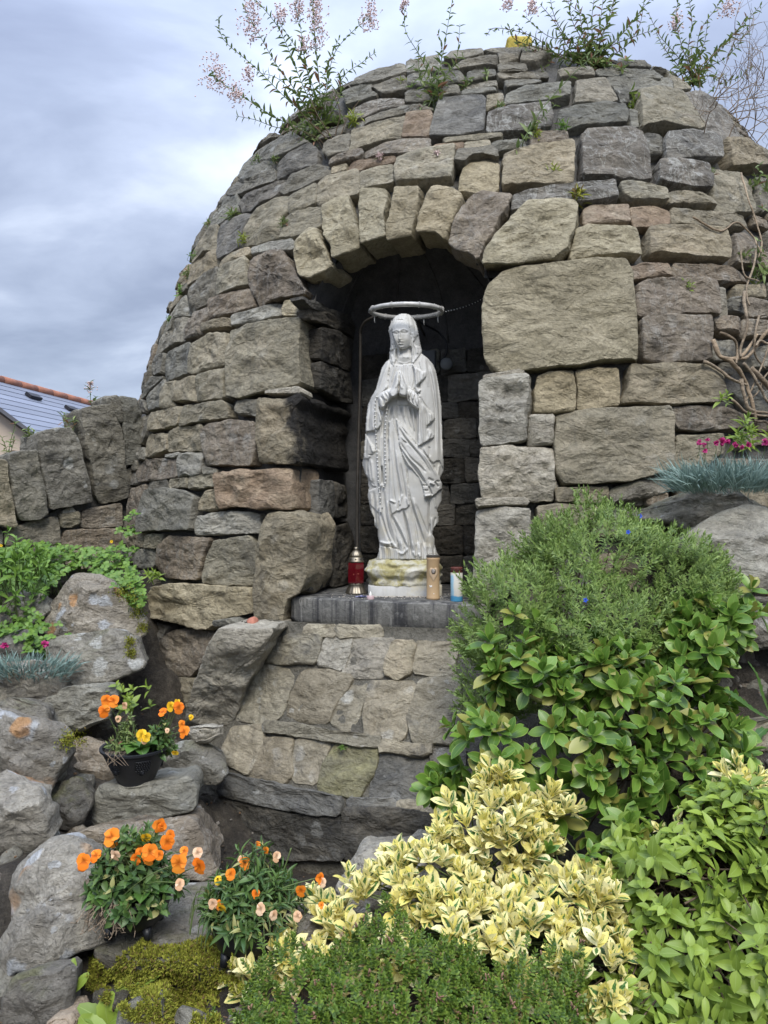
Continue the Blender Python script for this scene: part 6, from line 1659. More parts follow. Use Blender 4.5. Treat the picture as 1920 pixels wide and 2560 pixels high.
stems(sh, pe - np.array([0, -.12, .12]), pe - ax[-len(ex):] * .02, .003, M_GSTEM, seed=5)

# ---------------------------------------------------------------- yellow variegated shrub
rs = np.random.default_rng(23)
E3 = [ell(1250, 2110, 2.14, 140, 120, .17), ell(1130, 2215, 2.05, 190, 95, .18), ell(970, 2300, 1.98, 190, 90, .16), ell(830, 2365, 1.92, 130, 60, .12), ell(1400, 2270, 1.98, 190, 110, .18), ell(1240, 2360, 1.86, 260, 90, .17), ell(1480, 2420, 1.80, 140, 110, .15), ell(690, 2440, 1.90, 60, 40, .07), ell(1255, 1975, 2.18, 40, 60, .07), ell(1370, 2020, 2.16, 45, 45, .07), ell(1130, 2090, 2.12, 60, 50, .08)]
sh = root_thing('yellow_variegated_shrub', 'shrub with pale yellow leaves splashed green in the middle, lower centre', 'shrub', .35, 2.0)
p, nn = sample_ells(E3, 500, rs); ax = orient(nn, 1.1, rs, .22); L = Leaves()
ex = [(1258, 1925, 2.18), (1250, 1960, 2.16), (1240, 1990, 2.15), (1120, 2000, 2.14), (1180, 2010, 2.14), (1330, 2010, 2.14), (820, 2290, 1.92), (700, 2330, 1.92), (655, 2440, 1.9), (615, 2470, 1.88), (1030, 2170, 2.02), (980, 2150, 2.05)]
pe = np.array([at(*e) for e in ex]); p = np.vstack([p, pe]); ax = np.vstack([ax, norm(np.tile([[-.1, -.4, 1.0]], (len(ex), 1)) + rs.normal(0, .12, (len(ex), 3)))])
rosettes(L, p, ax, rs, 9, .054, .50, 6, 60, stem=.035, droop=.05)
plant(sh, L, TP_OV, M_VAR, nsep=300, seed=4)
stems(sh, np.repeat(np.array([[.4, 2.1, soil_at(.4, 2.1)]]), 150, 0) + rs.normal(0, .1, (150, 3)) * [1.3, .5, .2], p[-150:] - ax[-150:] * .02, .003, M_GSTEM)
# a few plain green reverted shoots in it
L = Leaves(); pg = np.array([at(*e) for e in ((1140, 2230, 1.97), (1185, 2250, 1.96), (1305, 2260, 1.92), (1480, 2130, 2.0), (1560, 2330, 1.85), (1500, 2280, 1.9), (1370, 2130, 2.02))]); rosettes(L, pg, norm(np.tile([[.1, -.5, .9]], (len(pg), 1)) + rs.normal(0, .1, (len(pg), 3))), rs, 8, .052, .45, 10, 85, stem=.03)
plant(sh, L, TP_OV, M_EUO, nsep=56, seed=9)
# second plant of it at the right edge
sh = root_thing('yellow_variegated_shrub', 'smaller clump of yellow and green leaves at the right edge among lime green leaves', 'shrub', 1.0, 2.15)
L = Leaves(); E3b = [ell(1860, 1990, 2.08, 55, 60, .09), ell(1690, 2100, 2.05, 40, 50, .07), ell(1900, 2060, 2.02, 50, 50, .07)]
p, nn = sample_ells(E3b, 34, rs, lo=-.2); pe = np.array([at(*e) for e in ((1855, 1925, 2.1), (1905, 1945, 2.08), (1740, 1835, 2.3), (1730, 1870, 2.28))]); p = np.vstack([p, pe]); ax = orient(np.vstack([nn, np.tile([[0, -.3, .9]], (4, 1))]), .8, rs, .2)
rosettes(L, p, ax, rs, 8, .050, .45, 8, 75, stem=.035); plant(sh, L, TP_OV, M_VAR, nsep=200, seed=5)
stems(sh, np.repeat(np.array([[1.0, 2.2, soil_at(1.0, 2.2)]]), len(p), 0) + rs.normal(0, .03, (len(p), 3)), p, .003, M_GSTEM)

# ---------------------------------------------------------------- lime green leafy shrub, right
rs = np.random.default_rng(24)
E4 = [ell(1770, 2250, 1.94, 190, 190, .2), ell(1850, 2130, 2.0, 110, 110, .16), ell(1680, 2440, 1.84, 170, 170, .18), ell(1570, 2170, 2.06, 90, 90, .12), ell(1850, 2430, 1.78, 140, 180, .18), ell(1560, 2520, 1.74, 110, 110, .14)]
sh = root_thing('lime_green_shrub', 'lime green shrub with pointed oval leaves filling the bottom right corner', 'shrub', .85, 1.95)
p, nn = sample_ells(E4, 300, rs, lo=-.5, rough_=.12); ax = orient(nn, .35, rs, .55); L = Leaves(); x, y = perp(ax)
for k in range(4):
    ph = (k % 2) * 1.57 + rs.uniform(-.3, .3, len(p)); 
    for s_ in (1, -1):
        rad = (np.cos(ph)[:, None] * x + np.sin(ph)[:, None] * y) * s_; d = norm(.45 * ax + rad + np.array([0, 0, -.25 + .15 * k])); L.add(p + ax * (.02 * k - .05), d, ax + np.array([0, -.3, .5]), rs.uniform(.035, .072, len(p)) * (1 - .1 * k), rs.uniform(.022, .038, len(p)) * (1 - .1 * k))
plant(sh, L, TP_POINT, M_JAS, nsep=300, seed=6)
stems(sh, np.repeat(np.array([[.9, 2.0, soil_at(.9, 2.0)]]), 180, 0) + rs.normal(0, .12, (180, 3)) * [1, .6, .2], p[:180], .0028, M_STEM)

# ---------------------------------------------------------------- dark dense shrub in front
rs = np.random.default_rng(25)
E5 = [ell(1010, 2520, 1.64, 290, 175, .20), ell(790, 2560, 1.62, 190, 150, .17), ell(1270, 2540, 1.60, 210, 145, .18), ell(1120, 2470, 1.66, 160, 120, .16), ell(1050, 2700, 1.5, 480, 180, .25), ell(640, 2620, 1.6, 110, 110, .12)]
sh = root_thing('dense_dark_shrub', 'low dense dark green shrub of tiny leaves with brown tips, front centre at the bottom', 'shrub', .05, 1.62)
p, nn = sample_ells(E5, 3300, rs, lo=-.1, rough_=.11); ax = orient(nn, .9, rs, .28); L = Leaves(); x, y = perp(ax)
for k in range(18):
    f = k / 17; ph = k * 1.571 + rs.uniform(-.2, .2, len(p)) + (k // 2) * .1; rad = np.cos(ph)[:, None] * x + np.sin(ph)[:, None] * y; el = math.radians(70 - 55 * f ** 2)
    L.add(p + ax * (.034 * (f - .8)), math.cos(el) * ax + math.sin(el) * rad, ax, (.0135 - .004 * f) * rs.uniform(.8, 1.2, len(p)), np.full(len(p), .0078))
plant(sh, L, TP_SMALL, M_HEBE, nsep=0, stuffname='leaves')
mb = MB(); kk = rs.choice(len(p), 60)
for i in kk:
    for q in range(4):
        c = p[i] + ax[i] * .012 + rs.normal(0, .004, 3); mb.add(tube([c, c + ax[i] * .006 + rs.normal(0, .003, 3)], .0016, 4))
obj('dead_flower_tips', mb.mesh('dead_flower_tips', [simple_mat('brown_tip', (.22, .13, .085), .9)], True, origin=tuple(sh.location)), sh, kind='stuff')
stems(sh, np.repeat(np.array([[.05, 1.7, soil_at(.05, 1.7)]]), 60, 0) + rs.normal(0, .1, (60, 3)) * [1.5, .5, .2], p[:60] - ax[:60] * .06, .0025, M_STEM)

# ---------------------------------------------------------------- ground cover on the left bank
rs = np.random.default_rng(26)
def hit_scene(px, py, mn=None):
    dg = bpy.context.evaluated_depsgraph_get(); r = SC.ray_cast(dg, CAMP, ray(px, py).normalized()); return (np.array(r[1]), np.array(r[2])) if r[0] else (None, None)
bpy.context.view_layer.update()
def trifol(L, p, n, rs, l):
    up = norm(n + rs.normal(0, .3, n.shape)); x, y = perp(up); ph0 = rs.uniform(0, 6.28, len(p))
    for k in range(3):
        ph = ph0 + k * 2.094; rad = np.cos(ph)[:, None] * x + np.sin(ph)[:, None] * y; L.add(p, norm(rad + up * .25), up, l * rs.uniform(.8, 1.2, len(p)), l * .85 * rs.uniform(.8, 1.1, len(p)))
gcv = thing('ground_cover', 'bright green trefoil ground cover spreading over the bank below the coping slabs', 'ground cover', (-1.5, 3.7, soil_at(-1.5, 3.7)))
Lc = Leaves(); P_ = []
GP1 = np.array([(0, 1380), (60, 1350), (160, 1362), (260, 1375), (330, 1400), (345, 1440), (365, 1490), (345, 1530), (300, 1500), (262, 1450), (215, 1422), (180, 1420), (150, 1440), (120, 1480), (90, 1530), (60, 1560), (0, 1530)], float)
while len(P_) < 900:
    q = rs.uniform((0, 1340), (370, 1570));
    if in_poly(q[None], GP1)[0]:
        Yb = np.interp(q[1], [1340, 1400, 1470, 1570], [4.0, 3.85, 3.62, 3.45]) + rs.normal(0, .06); P_.append(at(q[0], q[1], Yb))
P_ = np.array(P_); trifol(Lc, P_, norm(np.tile([[0, -.5, .9]], (len(P_), 1))), rs, .024)
for (px, py, n_, sp_) in ((25, 1590, 60, 35), (90, 1605, 70, 35), (130, 1640, 30, 25), (330, 1290, 6, 10), (318, 1330, 14, 16), (312, 1370, 18, 16), (60, 1560, 40, 30)):
    pts = np.array([at(px + rs.normal(0, sp_), py + rs.normal(0, sp_ * .55), np.interp(py, [1250, 1400, 1600], [4.0, 3.85, 3.25]) + rs.normal(0, .03)) for _ in range(n_)]); trifol(Lc, pts, norm(np.tile([[0, -.6, .8]], (n_, 1))), rs, .022)
plant(gcv, Lc, TP_OV[:2], M_COVER, nsep=300, seed=7)
stems(gcv, P_[:200] - np.array([0, -.05, .08]), P_[:200], .0018, M_GSTEM)
# yellow flowers in it
for (px, py) in ((279, 1354), (3, 1364)):
    c = np.array(at(px, py, 3.85)); Lf = Leaves(); a5 = np.linspace(0, 6.28, 8)[:-1]; Lf.add(np.repeat(c[None], 7, 0), np.stack([np.cos(a5), 0 * a5 - .3, np.sin(a5)], 1), np.repeat([[0, -1., .3]], 7, 0), np.full(7, .010), np.full(7, .008)); o, R, l, w = Lf.arrays(); obj('yellow_flower', joined('yf', o, R, l, w, TP_SMALL[0], M_YEL, np.array(gcv.location)), gcv)
lf = root_thing('leafy_perennial', 'clump of long light green leaves at the left edge above the squat stone', 'plant', -1.75, 3.6)
E6 = [ell(20, 1410, 3.5, 90, 55, .15), ell(30, 1470, 3.42, 50, 55, .12), ell(-60, 1440, 3.4, 80, 80, .15)]
p, nn = sample_ells(E6, 60, rs, lo=-.4); ax = orient(nn, .4, rs, .3); L = Leaves(); rosettes(L, p, ax, rs, 7, .068, .28, 15, 95, stem=.03, droop=.2); plant(lf, L, TP_POINT, M_COVER, nsep=260, seed=8)
stems(lf, np.repeat(np.array([[-1.75, 3.55, soil_at(-1.75, 3.55)]]), 60, 0) + rs.normal(0, .04, (60, 3)), p[:60], .0025, M_GSTEM)
def small_clump(name, label, cat, px, py, Y, n, l, wr, mat, spread=.02, nleaf=6, ax0=(0, -.5, .8), tpl=None, group=None, nsep=0):
    c = np.array(at(px, py, Y)); t = thing(name, label, cat, tuple(c), group); L = Leaves(); p = c + rs.normal(0, spread, (n, 3)); ax = norm(np.tile([ax0], (n, 1)) + rs.normal(0, .3, (n, 3))); rosettes(L, p, ax, rs, nleaf, l, wr, 15, 85, stem=l * .4, droop=.1); plant(t, L, tpl or TP_POINT, mat, nsep=nsep, seed=int(px)); return t
small_clump('leafy_weed', 'light green leafy weed rosette at the foot of the shrine wall beside the trefoil', 'weed', 378, 1438, 3.66, 7, .05, .26, M_JAS, .018, 8, nsep=56)
small_clump('trailing_plant', 'yellow green trailing plant hanging in the gap behind the upper pot', 'plant', 322, 1745, 3.0, 14, .04, .5, M_JAS, .03, 5, nsep=70)
small_clump('leafy_weed', 'light green weed at the foot of the vine stems on the right', 'weed', 1815, 990, 3.2, 3, .04, .3, M_JAS, .01, 7, nsep=21)

# dandelion leaves
def blade_leaf(P, w, mat, root, name='toothed_leaf', teeth=0.0):
    P = catmull(P, 6); n = len(P); T = norm(np.gradient(P, axis=0)); S = norm(np.cross(T, np.array([0, -.5, .85]))); f = np.linspace(0, 1, n); ww = w * np.sin(np.pi * np.clip(f * .93 + .04, 0, 1)) ** .6
    if teeth: ww = ww * (1 - teeth * (np.arange(n) % 2))
    N = norm(np.cross(S, T)); V = np.stack([P - S * ww[:, None] / 2 + N * ww[:, None] * .15, P, P + S * ww[:, None] / 2 + N * ww[:, None] * .15], 1).reshape(-1, 3)
    me = mesh_np(name, V - np.array(root.location), [grid_faces(n, 3)], True, [mat]); add_uv(me, np.tile([[0, .5], [.5, .5], [1, .5]], (n, 1)).astype(float), np.tile(rs.random(2), (3 * n, 1))); obj(name, me, root)
dl_ = thing('dandelion', 'toothed dandelion leaves sprouting from the dark hollow at the right edge', 'weed', tuple(at(1925, 1800, 2.5)))
for P, w in (([(1925, 1790, 2.52), (1905, 1740, 2.5), (1890, 1690, 2.48), (1870, 1655, 2.46)], .035), ([(1925, 1800, 2.5), (1880, 1775, 2.46), (1840, 1745, 2.44), (1805, 1722, 2.44)], .04), ([(1925, 1810, 2.5), (1890, 1840, 2.4), (1850, 1850, 2.38)], .035)):
    blade_leaf([tuple(at(*q)) for q in P], w, M_PRIM, dl_, teeth=.3)
bl = [('broad leaved weed growing upright at the foot of the orange lichen boulder', (190, 2480), [[(185, 2480, 1.9), (180, 2440, 1.9), (185, 2395, 1.92)], [(185, 2480, 1.9), (205, 2455, 1.9), (222, 2432, 1.91)]], .028),
      ('cluster of bright green lobed leaves in the moss at the bottom edge', (260, 2560), [[(270, 2560, 1.83), (240, 2540, 1.82), (195, 2515, 1.82)], [(270, 2560, 1.83), (265, 2520, 1.83), (285, 2480, 1.84)], [(270, 2560, 1.83), (300, 2540, 1.82), (310, 2515, 1.83)], [(265, 2570, 1.8), (220, 2560, 1.8), (200, 2540, 1.8)]], .045),
      ('small toothed dandelion rosette lying on the yellow moss', (330, 2475), [[(330, 2475, 1.9), (310, 2465, 1.9), (290, 2478, 1.9)], [(330, 2475, 1.9), (355, 2460, 1.9), (398, 2440, 1.92)], [(330, 2475, 1.9), (345, 2490, 1.88), (370, 2470, 1.9)], [(330, 2475, 1.9), (320, 2455, 1.92), (325, 2440, 1.93)]], .02)]
for lab, c, PP, w in bl:
    t = thing('broad_leaved_weed' if w != .02 else 'dandelion', lab, 'weed', tuple(at(c[0], c[1], 1.86)))
    for P in PP: blade_leaf([tuple(at(*q)) for q in P], w, M_JAS, t, 'leaf', teeth=.35 if w == .02 else .08)

# ---------------------------------------------------------------- moss on the ground and stones
M_MOSS = leaf_mat('moss', (.13, .15, .02), (.33, .33, .055), trans=.1, rough=.9, spec=.1, old=(.16, .10, .045), oldp=.12)
MP = np.array([(330, 2380), (440, 2340), (560, 2345), (590, 2370), (575, 2420), (600, 2460), (560, 2500), (560, 2600), (400, 2600), (300, 2530), (225, 2480), (240, 2420)], float)
ms = thing('moss_patch', 'yellow green moss carpet between the lower stones at the bottom left', 'moss', (-.5, 1.9, .39)); L = Leaves(); P_ = []; bpy.context.view_layer.update(); tries = 0
while len(P_) < 5200 and tries < 16000:
    tries += 1; q = rs.uniform((200, 2330), (620, 2600))
    wob = vnoise(np.array([q[0] / 40, q[1] / 40, 3.])) * .5
    if in_poly((q + wob * 40)[None], MP)[0] and vnoise(np.array([q[0] / 22, q[1] / 22, 9.])) > -.62:
        rr = ray(*q); P_.append(q)
P_ = np.array(P_); hits = []
for q in P_:
    h, n_ = hit_scene(*q)
    if h is not None and h[1] < 2.6: hits.append(np.concatenate([h, n_]))
hits = np.array(hits); o = hits[:, :3]; n_ = norm(hits[:, 3:] + np.array([0, 0, .5])); o = o + n_ * (.006 + .008 * (vnoise(o * 18, 4) + .3).clip(0, 1))[:, None]
for k in range(4): L.add(o - n_ * .004, norm(n_ + rs.normal(0, .7, n_.shape)), rs.normal(0, 1, n_.shape), rs.uniform(.006, .014, len(o)), rs.uniform(.003, .006, len(o)))
oo, R, l, w = L.arrays(); ob = obj('moss_tufts', joined('moss_tufts', oo, R, l, w, TP_SMALL[0], M_MOSS, np.array(ms.location)), ms, kind='stuff')
for lab, pts in (('small moss tufts on the right end of the grey slab', [(326, 1605, 14), (328, 1633, 12)]), ('mossy red and green stonecrop spilling down beside the triangular boulder', [(330, 1490, 22), (345, 1530, 18), (355, 1570, 14), (300, 1480, 18)]), ('moss on top of the brown stone behind the upper pot', [(165, 1850, 20), (195, 1845, 22)])):
    c = at(pts[0][0], pts[0][1], 3.1); t = thing('moss_tuft', lab, 'moss', tuple(c)); L = Leaves()
    for (px, py, s_) in pts:
        for _ in range(240):
            h, n2 = hit_scene(px + rs.normal(0, s_ * .5), py + rs.normal(0, s_ * .5))
            if h is not None and h[1] < 4: L.add(h, norm(n2 + rs.normal(0, .7, 3))[None], rs.normal(0, 1, 3)[None], rs.uniform(.006, .013), .005)
    oo, R, l, w = L.arrays(); obj('moss_tufts', joined('m', oo, R, l, w, TP_SMALL[0], M_MOSS, np.array(c)), t, kind='stuff')

# ---------------------------------------------------------------- pinks (blue green tufts, magenta flowers)
def pinks(label, px, py, Y, n, rx, rd, flowers, bl=1.0):
    c = np.array(at(px, py, Y)); t = thing('pinks', label, 'flowers', tuple(c)); L = Leaves(); o = c + np.stack([rs.uniform(-rx, rx, n), rs.uniform(-rd, rd, n), rs.uniform(-.05, .0, n)], 1)
    out = norm(np.stack([(o[:, 0] - c[0]) / rx, (o[:, 1] - c[1]) / rd - .3, np.full(n, 1.0)], 1) + rs.normal(0, .35, (n, 3))); L.add(o, out, rs.normal(0, 1, (n, 3)), rs.uniform(.05, .085, n) * bl, np.full(n, .0046)); oo, R, l, w = L.arrays()
    obj('blades', joined('blades', oo, R, l, w, TP_BLADE[0], M_BLUEG, c), t, kind='stuff')
    for (fx_, fy_, r_) in flowers:
        f = np.array(at(fx_, fy_, Y - .02)); V, Fs = tube(catmull([f + (0, .02, -.06), f + (0.005, .01, -.03), f + (0, .002, -.004)], 3) - c, .0012, 4); st = obj('flower_stem', mesh_np('flower_stem', V, Fs, True, [M_GSTEM]), t)
        L = Leaves(); k = 16; d = norm(np.stack([rs.normal(0, 1, k), rs.normal(-.7, .5, k), rs.normal(0, .9, k)], 1)); L.add(np.repeat(f[None], k, 0), d, rs.normal(0, 1, (k, 3)) + np.array([0, -1, .4]), np.full(k, r_), np.full(k, r_ * .9)); oo, R, l, w = L.arrays(); obj('magenta_flower', joined('flower', oo, R, l, w, TP_SMALL[0], M_MAG, c), t)
pinks('tuft of blue green grassy pinks with magenta flowers on the right terrace', 1850, 1205, 2.92, 1500, .24, .10, [(1748, 1106, .014), (1768, 1100, .011), (1803, 1104, .020), (1818, 1104, .013), (1762, 1128, .013), (1838, 1112, .014), (1855, 1118, .011), (1912, 1105, .018), (1790, 1108, .013), (1760, 1112, .012), (1870, 1112, .014)], 1.65)
pinks('tuft of blue green grassy pinks with two magenta flowers at the left edge', 50, 1668, 3.02, 800, .20, .06, [(12, 1614, .018), (113, 1610, .018)])
small_clump('leafy_weed', 'bright green leafy weed behind the pinks on the right', 'weed', 1885, 1095, 3.05, 12, .055, .3, M_JAS, .04, 7, nsep=84)

# ---------------------------------------------------------------- flower pots
def pot_thing(label, c, prof, plaques=False, feet=False):
    t = thing('flower_pot', label, 'flower pot', tuple(c)); V, Fs = lathe(prof, 48, False); me = mesh_np('bowl', V, Fs, True, [M_BLACK]); sharp(me, 40); ob = obj('bowl', me, t)
    zt = max(p_[1] for p_ in prof) - .015; rr = max(p_[0] for p_ in prof) * .93
    V, Fs = lathe([(.0, zt + .004), (rr * .5, zt + .003), (rr, zt)], 30, False); V = V + np.array([0, 0, 1]) * (fbm(V * 40, 2, 3) * .006)[:, None]; obj('potting_soil', mesh_np('potting_soil', V, [f[:, ::-1] for f in Fs], True, [M_SOIL]), t)
    if plaques:
        for a0 in (-.55, .55, 1.9, -1.9):
            Pm = MB()
            for q in np.linspace(0, 2 * math.pi, 33)[:-1]:
                pass
            def wr(u_, v_, lift):
                zc = .098 + v_; r_ = np.interp(zc, [.0, .03, .04, .13, .150], [.066, .062, .072, .116, .121]); a_ = a0 + u_ / r_; return ((r_ + lift) * math.sin(a_), -(r_ + lift) * math.cos(a_), zc)
            fr = [(-.027, .024), (.027, .024), (.027, -.008), (.018, -.022), (-.018, -.022), (-.027, -.008), (-.027, .024)]
            pts = []; 
            for a_, b_ in zip(fr[:-1], fr[1:]):
                for k in range(5): pts.append(wr(a_[0] + (b_[0] - a_[0]) * k / 5, a_[1] + (b_[1] - a_[1]) * k / 5, .001))
            pts.append(pts[0]); Pm.add(tube(pts, .0016, 5, False))
            for u_ in np.linspace(-.021, .021, 6):
                for v_ in np.linspace(-.014, .019, 5):
                    Pm.add(box(wr(u_ + .0035 * (int(v_ * 1000) % 2), v_, .0005), (.005, .004, .005)))
            dk = [wr(.010 * math.cos(q), -.024 + .010 * math.sin(q), .002) for q in np.linspace(0, 6.28, 14)]; Pm.add(tube(dk, .002, 5, False)); Pm.add(box(wr(0, -.024, .001), (.012, .004, .012)))
            obj('relief_panel', Pm.mesh('relief_panel', [M_BLACK]), t)
    if feet:
        for q in (-2.3, -.8, .8, 2.3):
            V, Fs = tube([(.07 * math.sin(q), -.07 * math.cos(q), .03), (.078 * math.sin(q), -.078 * math.cos(q), -.0)], [.014, .010], 8); obj('foot', mesh_np('foot', V, Fs, True, [M_BLACK]), t)
    return t
def pansy(t, c, d, r, mat):
    c = np.array(c, float); d = norm(np.array(d, float)); x = norm(np.cross(d, [0, 0, 1.])); y = np.cross(x, d); y = y if y[2] > 0 else -y
    L = Leaves()
    for a, s in ((.9, 1.0), (2.24, 1.0), (.1, .9), (3.04, .9), (-1.57, 1.15)):
        rad = math.cos(a) * x + math.sin(a) * y; L.add(c[None], (rad + d * rs.uniform(.0, .35))[None], (d + rs.normal(0, .2, 3))[None], r * s * rs.uniform(.9, 1.1), r * s * 1.3)
    oo, R, l, w = L.arrays(); f = obj('flower', joined('flower', oo, R, l, w, leaf_tpl(4, .62, .42, .12, .22, tip=14), mat, np.array(t.location), int(rs.integers(1e6))), t)
    V, Fs = lathe([(0.0, 0), (r * .16, .001), (r * .1, .003), (0, .004)], 8, False); return f
def pot_plant(t, c, R0, H0, nsh, flowers, leafmat=M_DARKG, ll=.030, wr=.5, big=None, nsep=120, lean=0):
    c = np.array(c, float); L = Leaves(); q = rs.uniform(0, 6.28, nsh); r_ = R0 * np.sqrt(rs.random(nsh)); p = c + np.stack([r_ * np.cos(q), r_ * np.sin(q), H0 * (1 - (r_ / R0) ** 2) * rs.uniform(.4, 1, nsh)], 1)
    ax = norm(np.stack([r_ * np.cos(q) / R0, r_ * np.sin(q) / R0, np.full(nsh, .9)], 1) + rs.normal(0, .25, (nsh, 3))); rosettes(L, p, ax, rs, 7, ll, wr, 20, 100, stem=.03, droop=.25); plant(t, L, TP_POINT, leafmat, nsep=nsep, seed=int(c[0] * 1000) % 97)
    stems(t, np.repeat((c - [0, 0, .02])[None], nsh, 0) + rs.normal(0, R0 * .3, (nsh, 3)) * [1, 1, .1], p, .0016, M_GSTEM)
    for (px, py, Y, r, m) in flowers:
        f = np.array(at(px, py, Y)); b0 = c + rs.normal(0, R0 * .35, 3) * [1, 1, 0]; V, Fs = tube(catmull([b0, (b0 + f) / 2 + (0, 0, .02), f + (0, .006, 0)], 4) - np.array(t.location), .0013, 4); obj('flower_stem', mesh_np('flower_stem', V, Fs, True, [M_GSTEM]), t)
        pansy(t, f, (rs.normal(0, .35), -1, rs.normal(.25, .25)), r, m)
def primrose(t, c, n, l, tilt=.35, ph0=0):
    L = Leaves(); a = np.linspace(0, 6.28, n, endpoint=False) + ph0; o = np.repeat(np.array(c, float)[None], n, 0); ups = rs.uniform(.2, 1.0, n); L.add(o, np.stack([np.cos(a), np.sin(a), ups * tilt * 2], 1), np.tile([[0, 0, 1.]], (n, 1)), l * rs.uniform(.8, 1.15, n), l * .62 * rs.uniform(.85, 1.1, n)); plant(t, L, [leaf_tpl(6, .6, .7, .18, .30, cols=4)], M_PRIM, name='broad_leaf', nsep=n, seed=5)
P1 = np.array(at(340, 1966, 2.72)); t = pot_thing('black bowl shaped flower pot with lattice relief panels on the upper shelf stone', P1, [(.05, 0), (.066, .001), (.064, .028), (.071, .038), (.112, .125), (.118, .140), (.126, .143), (.126, .150), (.116, .150), (.108, .125)], plaques=True)
O, PE, YE = M_ORANGE, M_PEACH, M_YEL
pot_plant(t, P1 + (-.045, 0, .14), .06, .15, 34, [(265, 1750, 2.70, .020, O), (285, 1752, 2.68, .022, O), (260, 1777, 2.66, .022, O), (312, 1763, 2.72, .012, PE), (296, 1797, 2.7, .012, PE)], ll=.028, wr=.32, leafmat=M_WEED)
pot_plant(t, P1 + (.095, 0, .13), .055, .15, 30, [(407, 1780, 2.70, .017, O), (427, 1765, 2.69, .018, YE), (447, 1768, 2.68, .020, O), (444, 1757, 2.69, .014, YE), (455, 1810, 2.66, .014, O), (460, 1830, 2.64, .022, O), (478, 1793, 2.67, .010, YE), (438, 1882, 2.6, .013, YE), (418, 1826, 2.66, .009, PE)], ll=.030, wr=.5, nsep=80)
primrose(t, P1 + (.022, -.02, .145), 11, .085); pansy(t, at(354, 1837, 2.60), (0, -1, .2), .020, YE); pansy(t, at(366, 1842, 2.60), (.3, -1, .2), .016, YE); pansy(t, at(361, 1851, 2.6), (.1, -1, -.2), .012, PE)
mb = MB()
for k in range(9):
    a = np.array(P1) + (rs.uniform(-.06, .0), -.08, .15); V, Fs = tube(catmull([a, a + (rs.normal(0, .02), -.045, .012), a + (rs.normal(0, .03), -.05, -.03)], 4), .0008, 3, False); mb.add((V, Fs))
obj('dry_roots', mb.mesh('dry_roots', [M_DRY], True, origin=tuple(P1)), t, kind='stuff')
P2 = np.array(at(336, 2322, 2.10)); t = pot_thing('round black three legged flower pot full of orange pansies beside the orange lichen boulder', P2, [(.03, .012), (.06, .018), (.085, .040), (.098, .075), (.101, .100), (.106, .104), (.106, .112), (.098, .112), (.094, .09)], feet=True)
fl = [(279, 2092, 2.04, .024, O), (283, 2098, 2.06, .018, O), (396, 2062, 2.08, .018, O), (405, 2068, 2.08, .014, O), (375, 2130, 2.0, .022, O), (372, 2143, 2.02, .020, O), (350, 2132, 2.05, .016, O), (418, 2105, 2.04, .020, O), (426, 2088, 2.06, .016, O), (447, 2158, 1.98, .023, O), (498, 2165, 1.99, .022, O), (494, 2132, 2.02, .014, PE), (460, 2127, 2.04, .013, O), (210, 2152, 2.02, .020, O), (207, 2160, 2.03, .016, O), (240, 2138, 2.04, .016, O), (288, 2138, 2.0, .015, PE), (365, 2092, 2.07, .015, YE), (449, 2210, 1.96, .014, PE), (398, 2137, 2.0, .013, O), (340, 2145, 2.03, .015, O)]
pot_plant(t, P2 + (.0, 0, .105), .135, .21, 130, fl, ll=.036, wr=.5, nsep=260)
primrose(t, P2 + (.045, -.05, .125), 9, .075); primrose(t, P2 + (-.06, -.045, .12), 7, .07, ph0=.4)
mb = MB()
for k in range(60):
    a = P2 + (rs.uniform(-.075, .02), -.098, .125); b_ = a + rs.normal(0, .012, 3) + (rs.normal(-.01, .01), -.01, -.03); c_ = b_ + rs.normal(0, .014, 3) + (0, 0, -.018); mb.add(tube([a, b_, c_], .0011, 4))
    for q in range(2): mb.add(tube([c_, c_ + rs.normal(0, .008, 3)], .001, 4))
obj('withered_stems', mb.mesh('withered_stems', [M_DRY], True, origin=tuple(P2)), t, kind='stuff')
P3 = np.array(at(622, 2385, 1.98)); t = pot_thing('round black three legged flower pot with mostly green spent pansies, front centre', P3, [(.03, .012), (.06, .018), (.085, .040), (.098, .075), (.101, .100), (.106, .104), (.106, .112), (.098, .112), (.094, .09)], feet=True)
fl = [(576, 2185, 1.92, .014, O), (606, 2150, 1.98, .013, PE), (612, 2158, 1.97, .015, O), (692, 2140, 2.0, .013, PE), (644, 2112, 2.02, .009, O), (800, 2195, 1.95, .014, O), (806, 2205, 1.95, .011, PE), (752, 2225, 1.93, .015, O), (532, 2258, 1.9, .013, PE), (555, 2270, 1.88, .015, YE), (548, 2262, 1.9, .012, O), (640, 2235, 1.9, .011, O), (652, 2272, 1.87, .015, PE), (684, 2288, 1.86, .012, PE), (744, 2290, 1.88, .013, PE), (803, 2262, 1.94, .008, O), (545, 2200, 1.93, .011, YE), (665, 2125, 2.0, .009, O)]
pot_plant(t, P3 + (.012, 0, .125), .135, .175, 140, fl, ll=.042, wr=.26, nsep=260)
mb = MB()
for k in range(26):
    q = rs.uniform(0, 6.28); a = P3 + (.10 * math.cos(q), .10 * math.sin(q), .14); d = np.array([math.cos(q), math.sin(q), 0]); mb.add(tube(catmull([a, a + d * .04 + (0, 0, .02), a + d * .055 + (0, 0, -.05)], 3), .0012, 3, False))
obj('drooping_stems', mb.mesh('drooping_stems', [M_GSTEM], True, origin=tuple(P3)), t, kind='stuff')
V, Fs = tube(catmull([tuple(at(*q)) for q in ((700, 2200, 1.98), (715, 2160, 1.98), (728, 2120, 1.98))], 4) - P3, .0018, 5); obj('tall_stalk', mesh_np('tall_stalk', V, Fs, True, [M_GSTEM]), t)
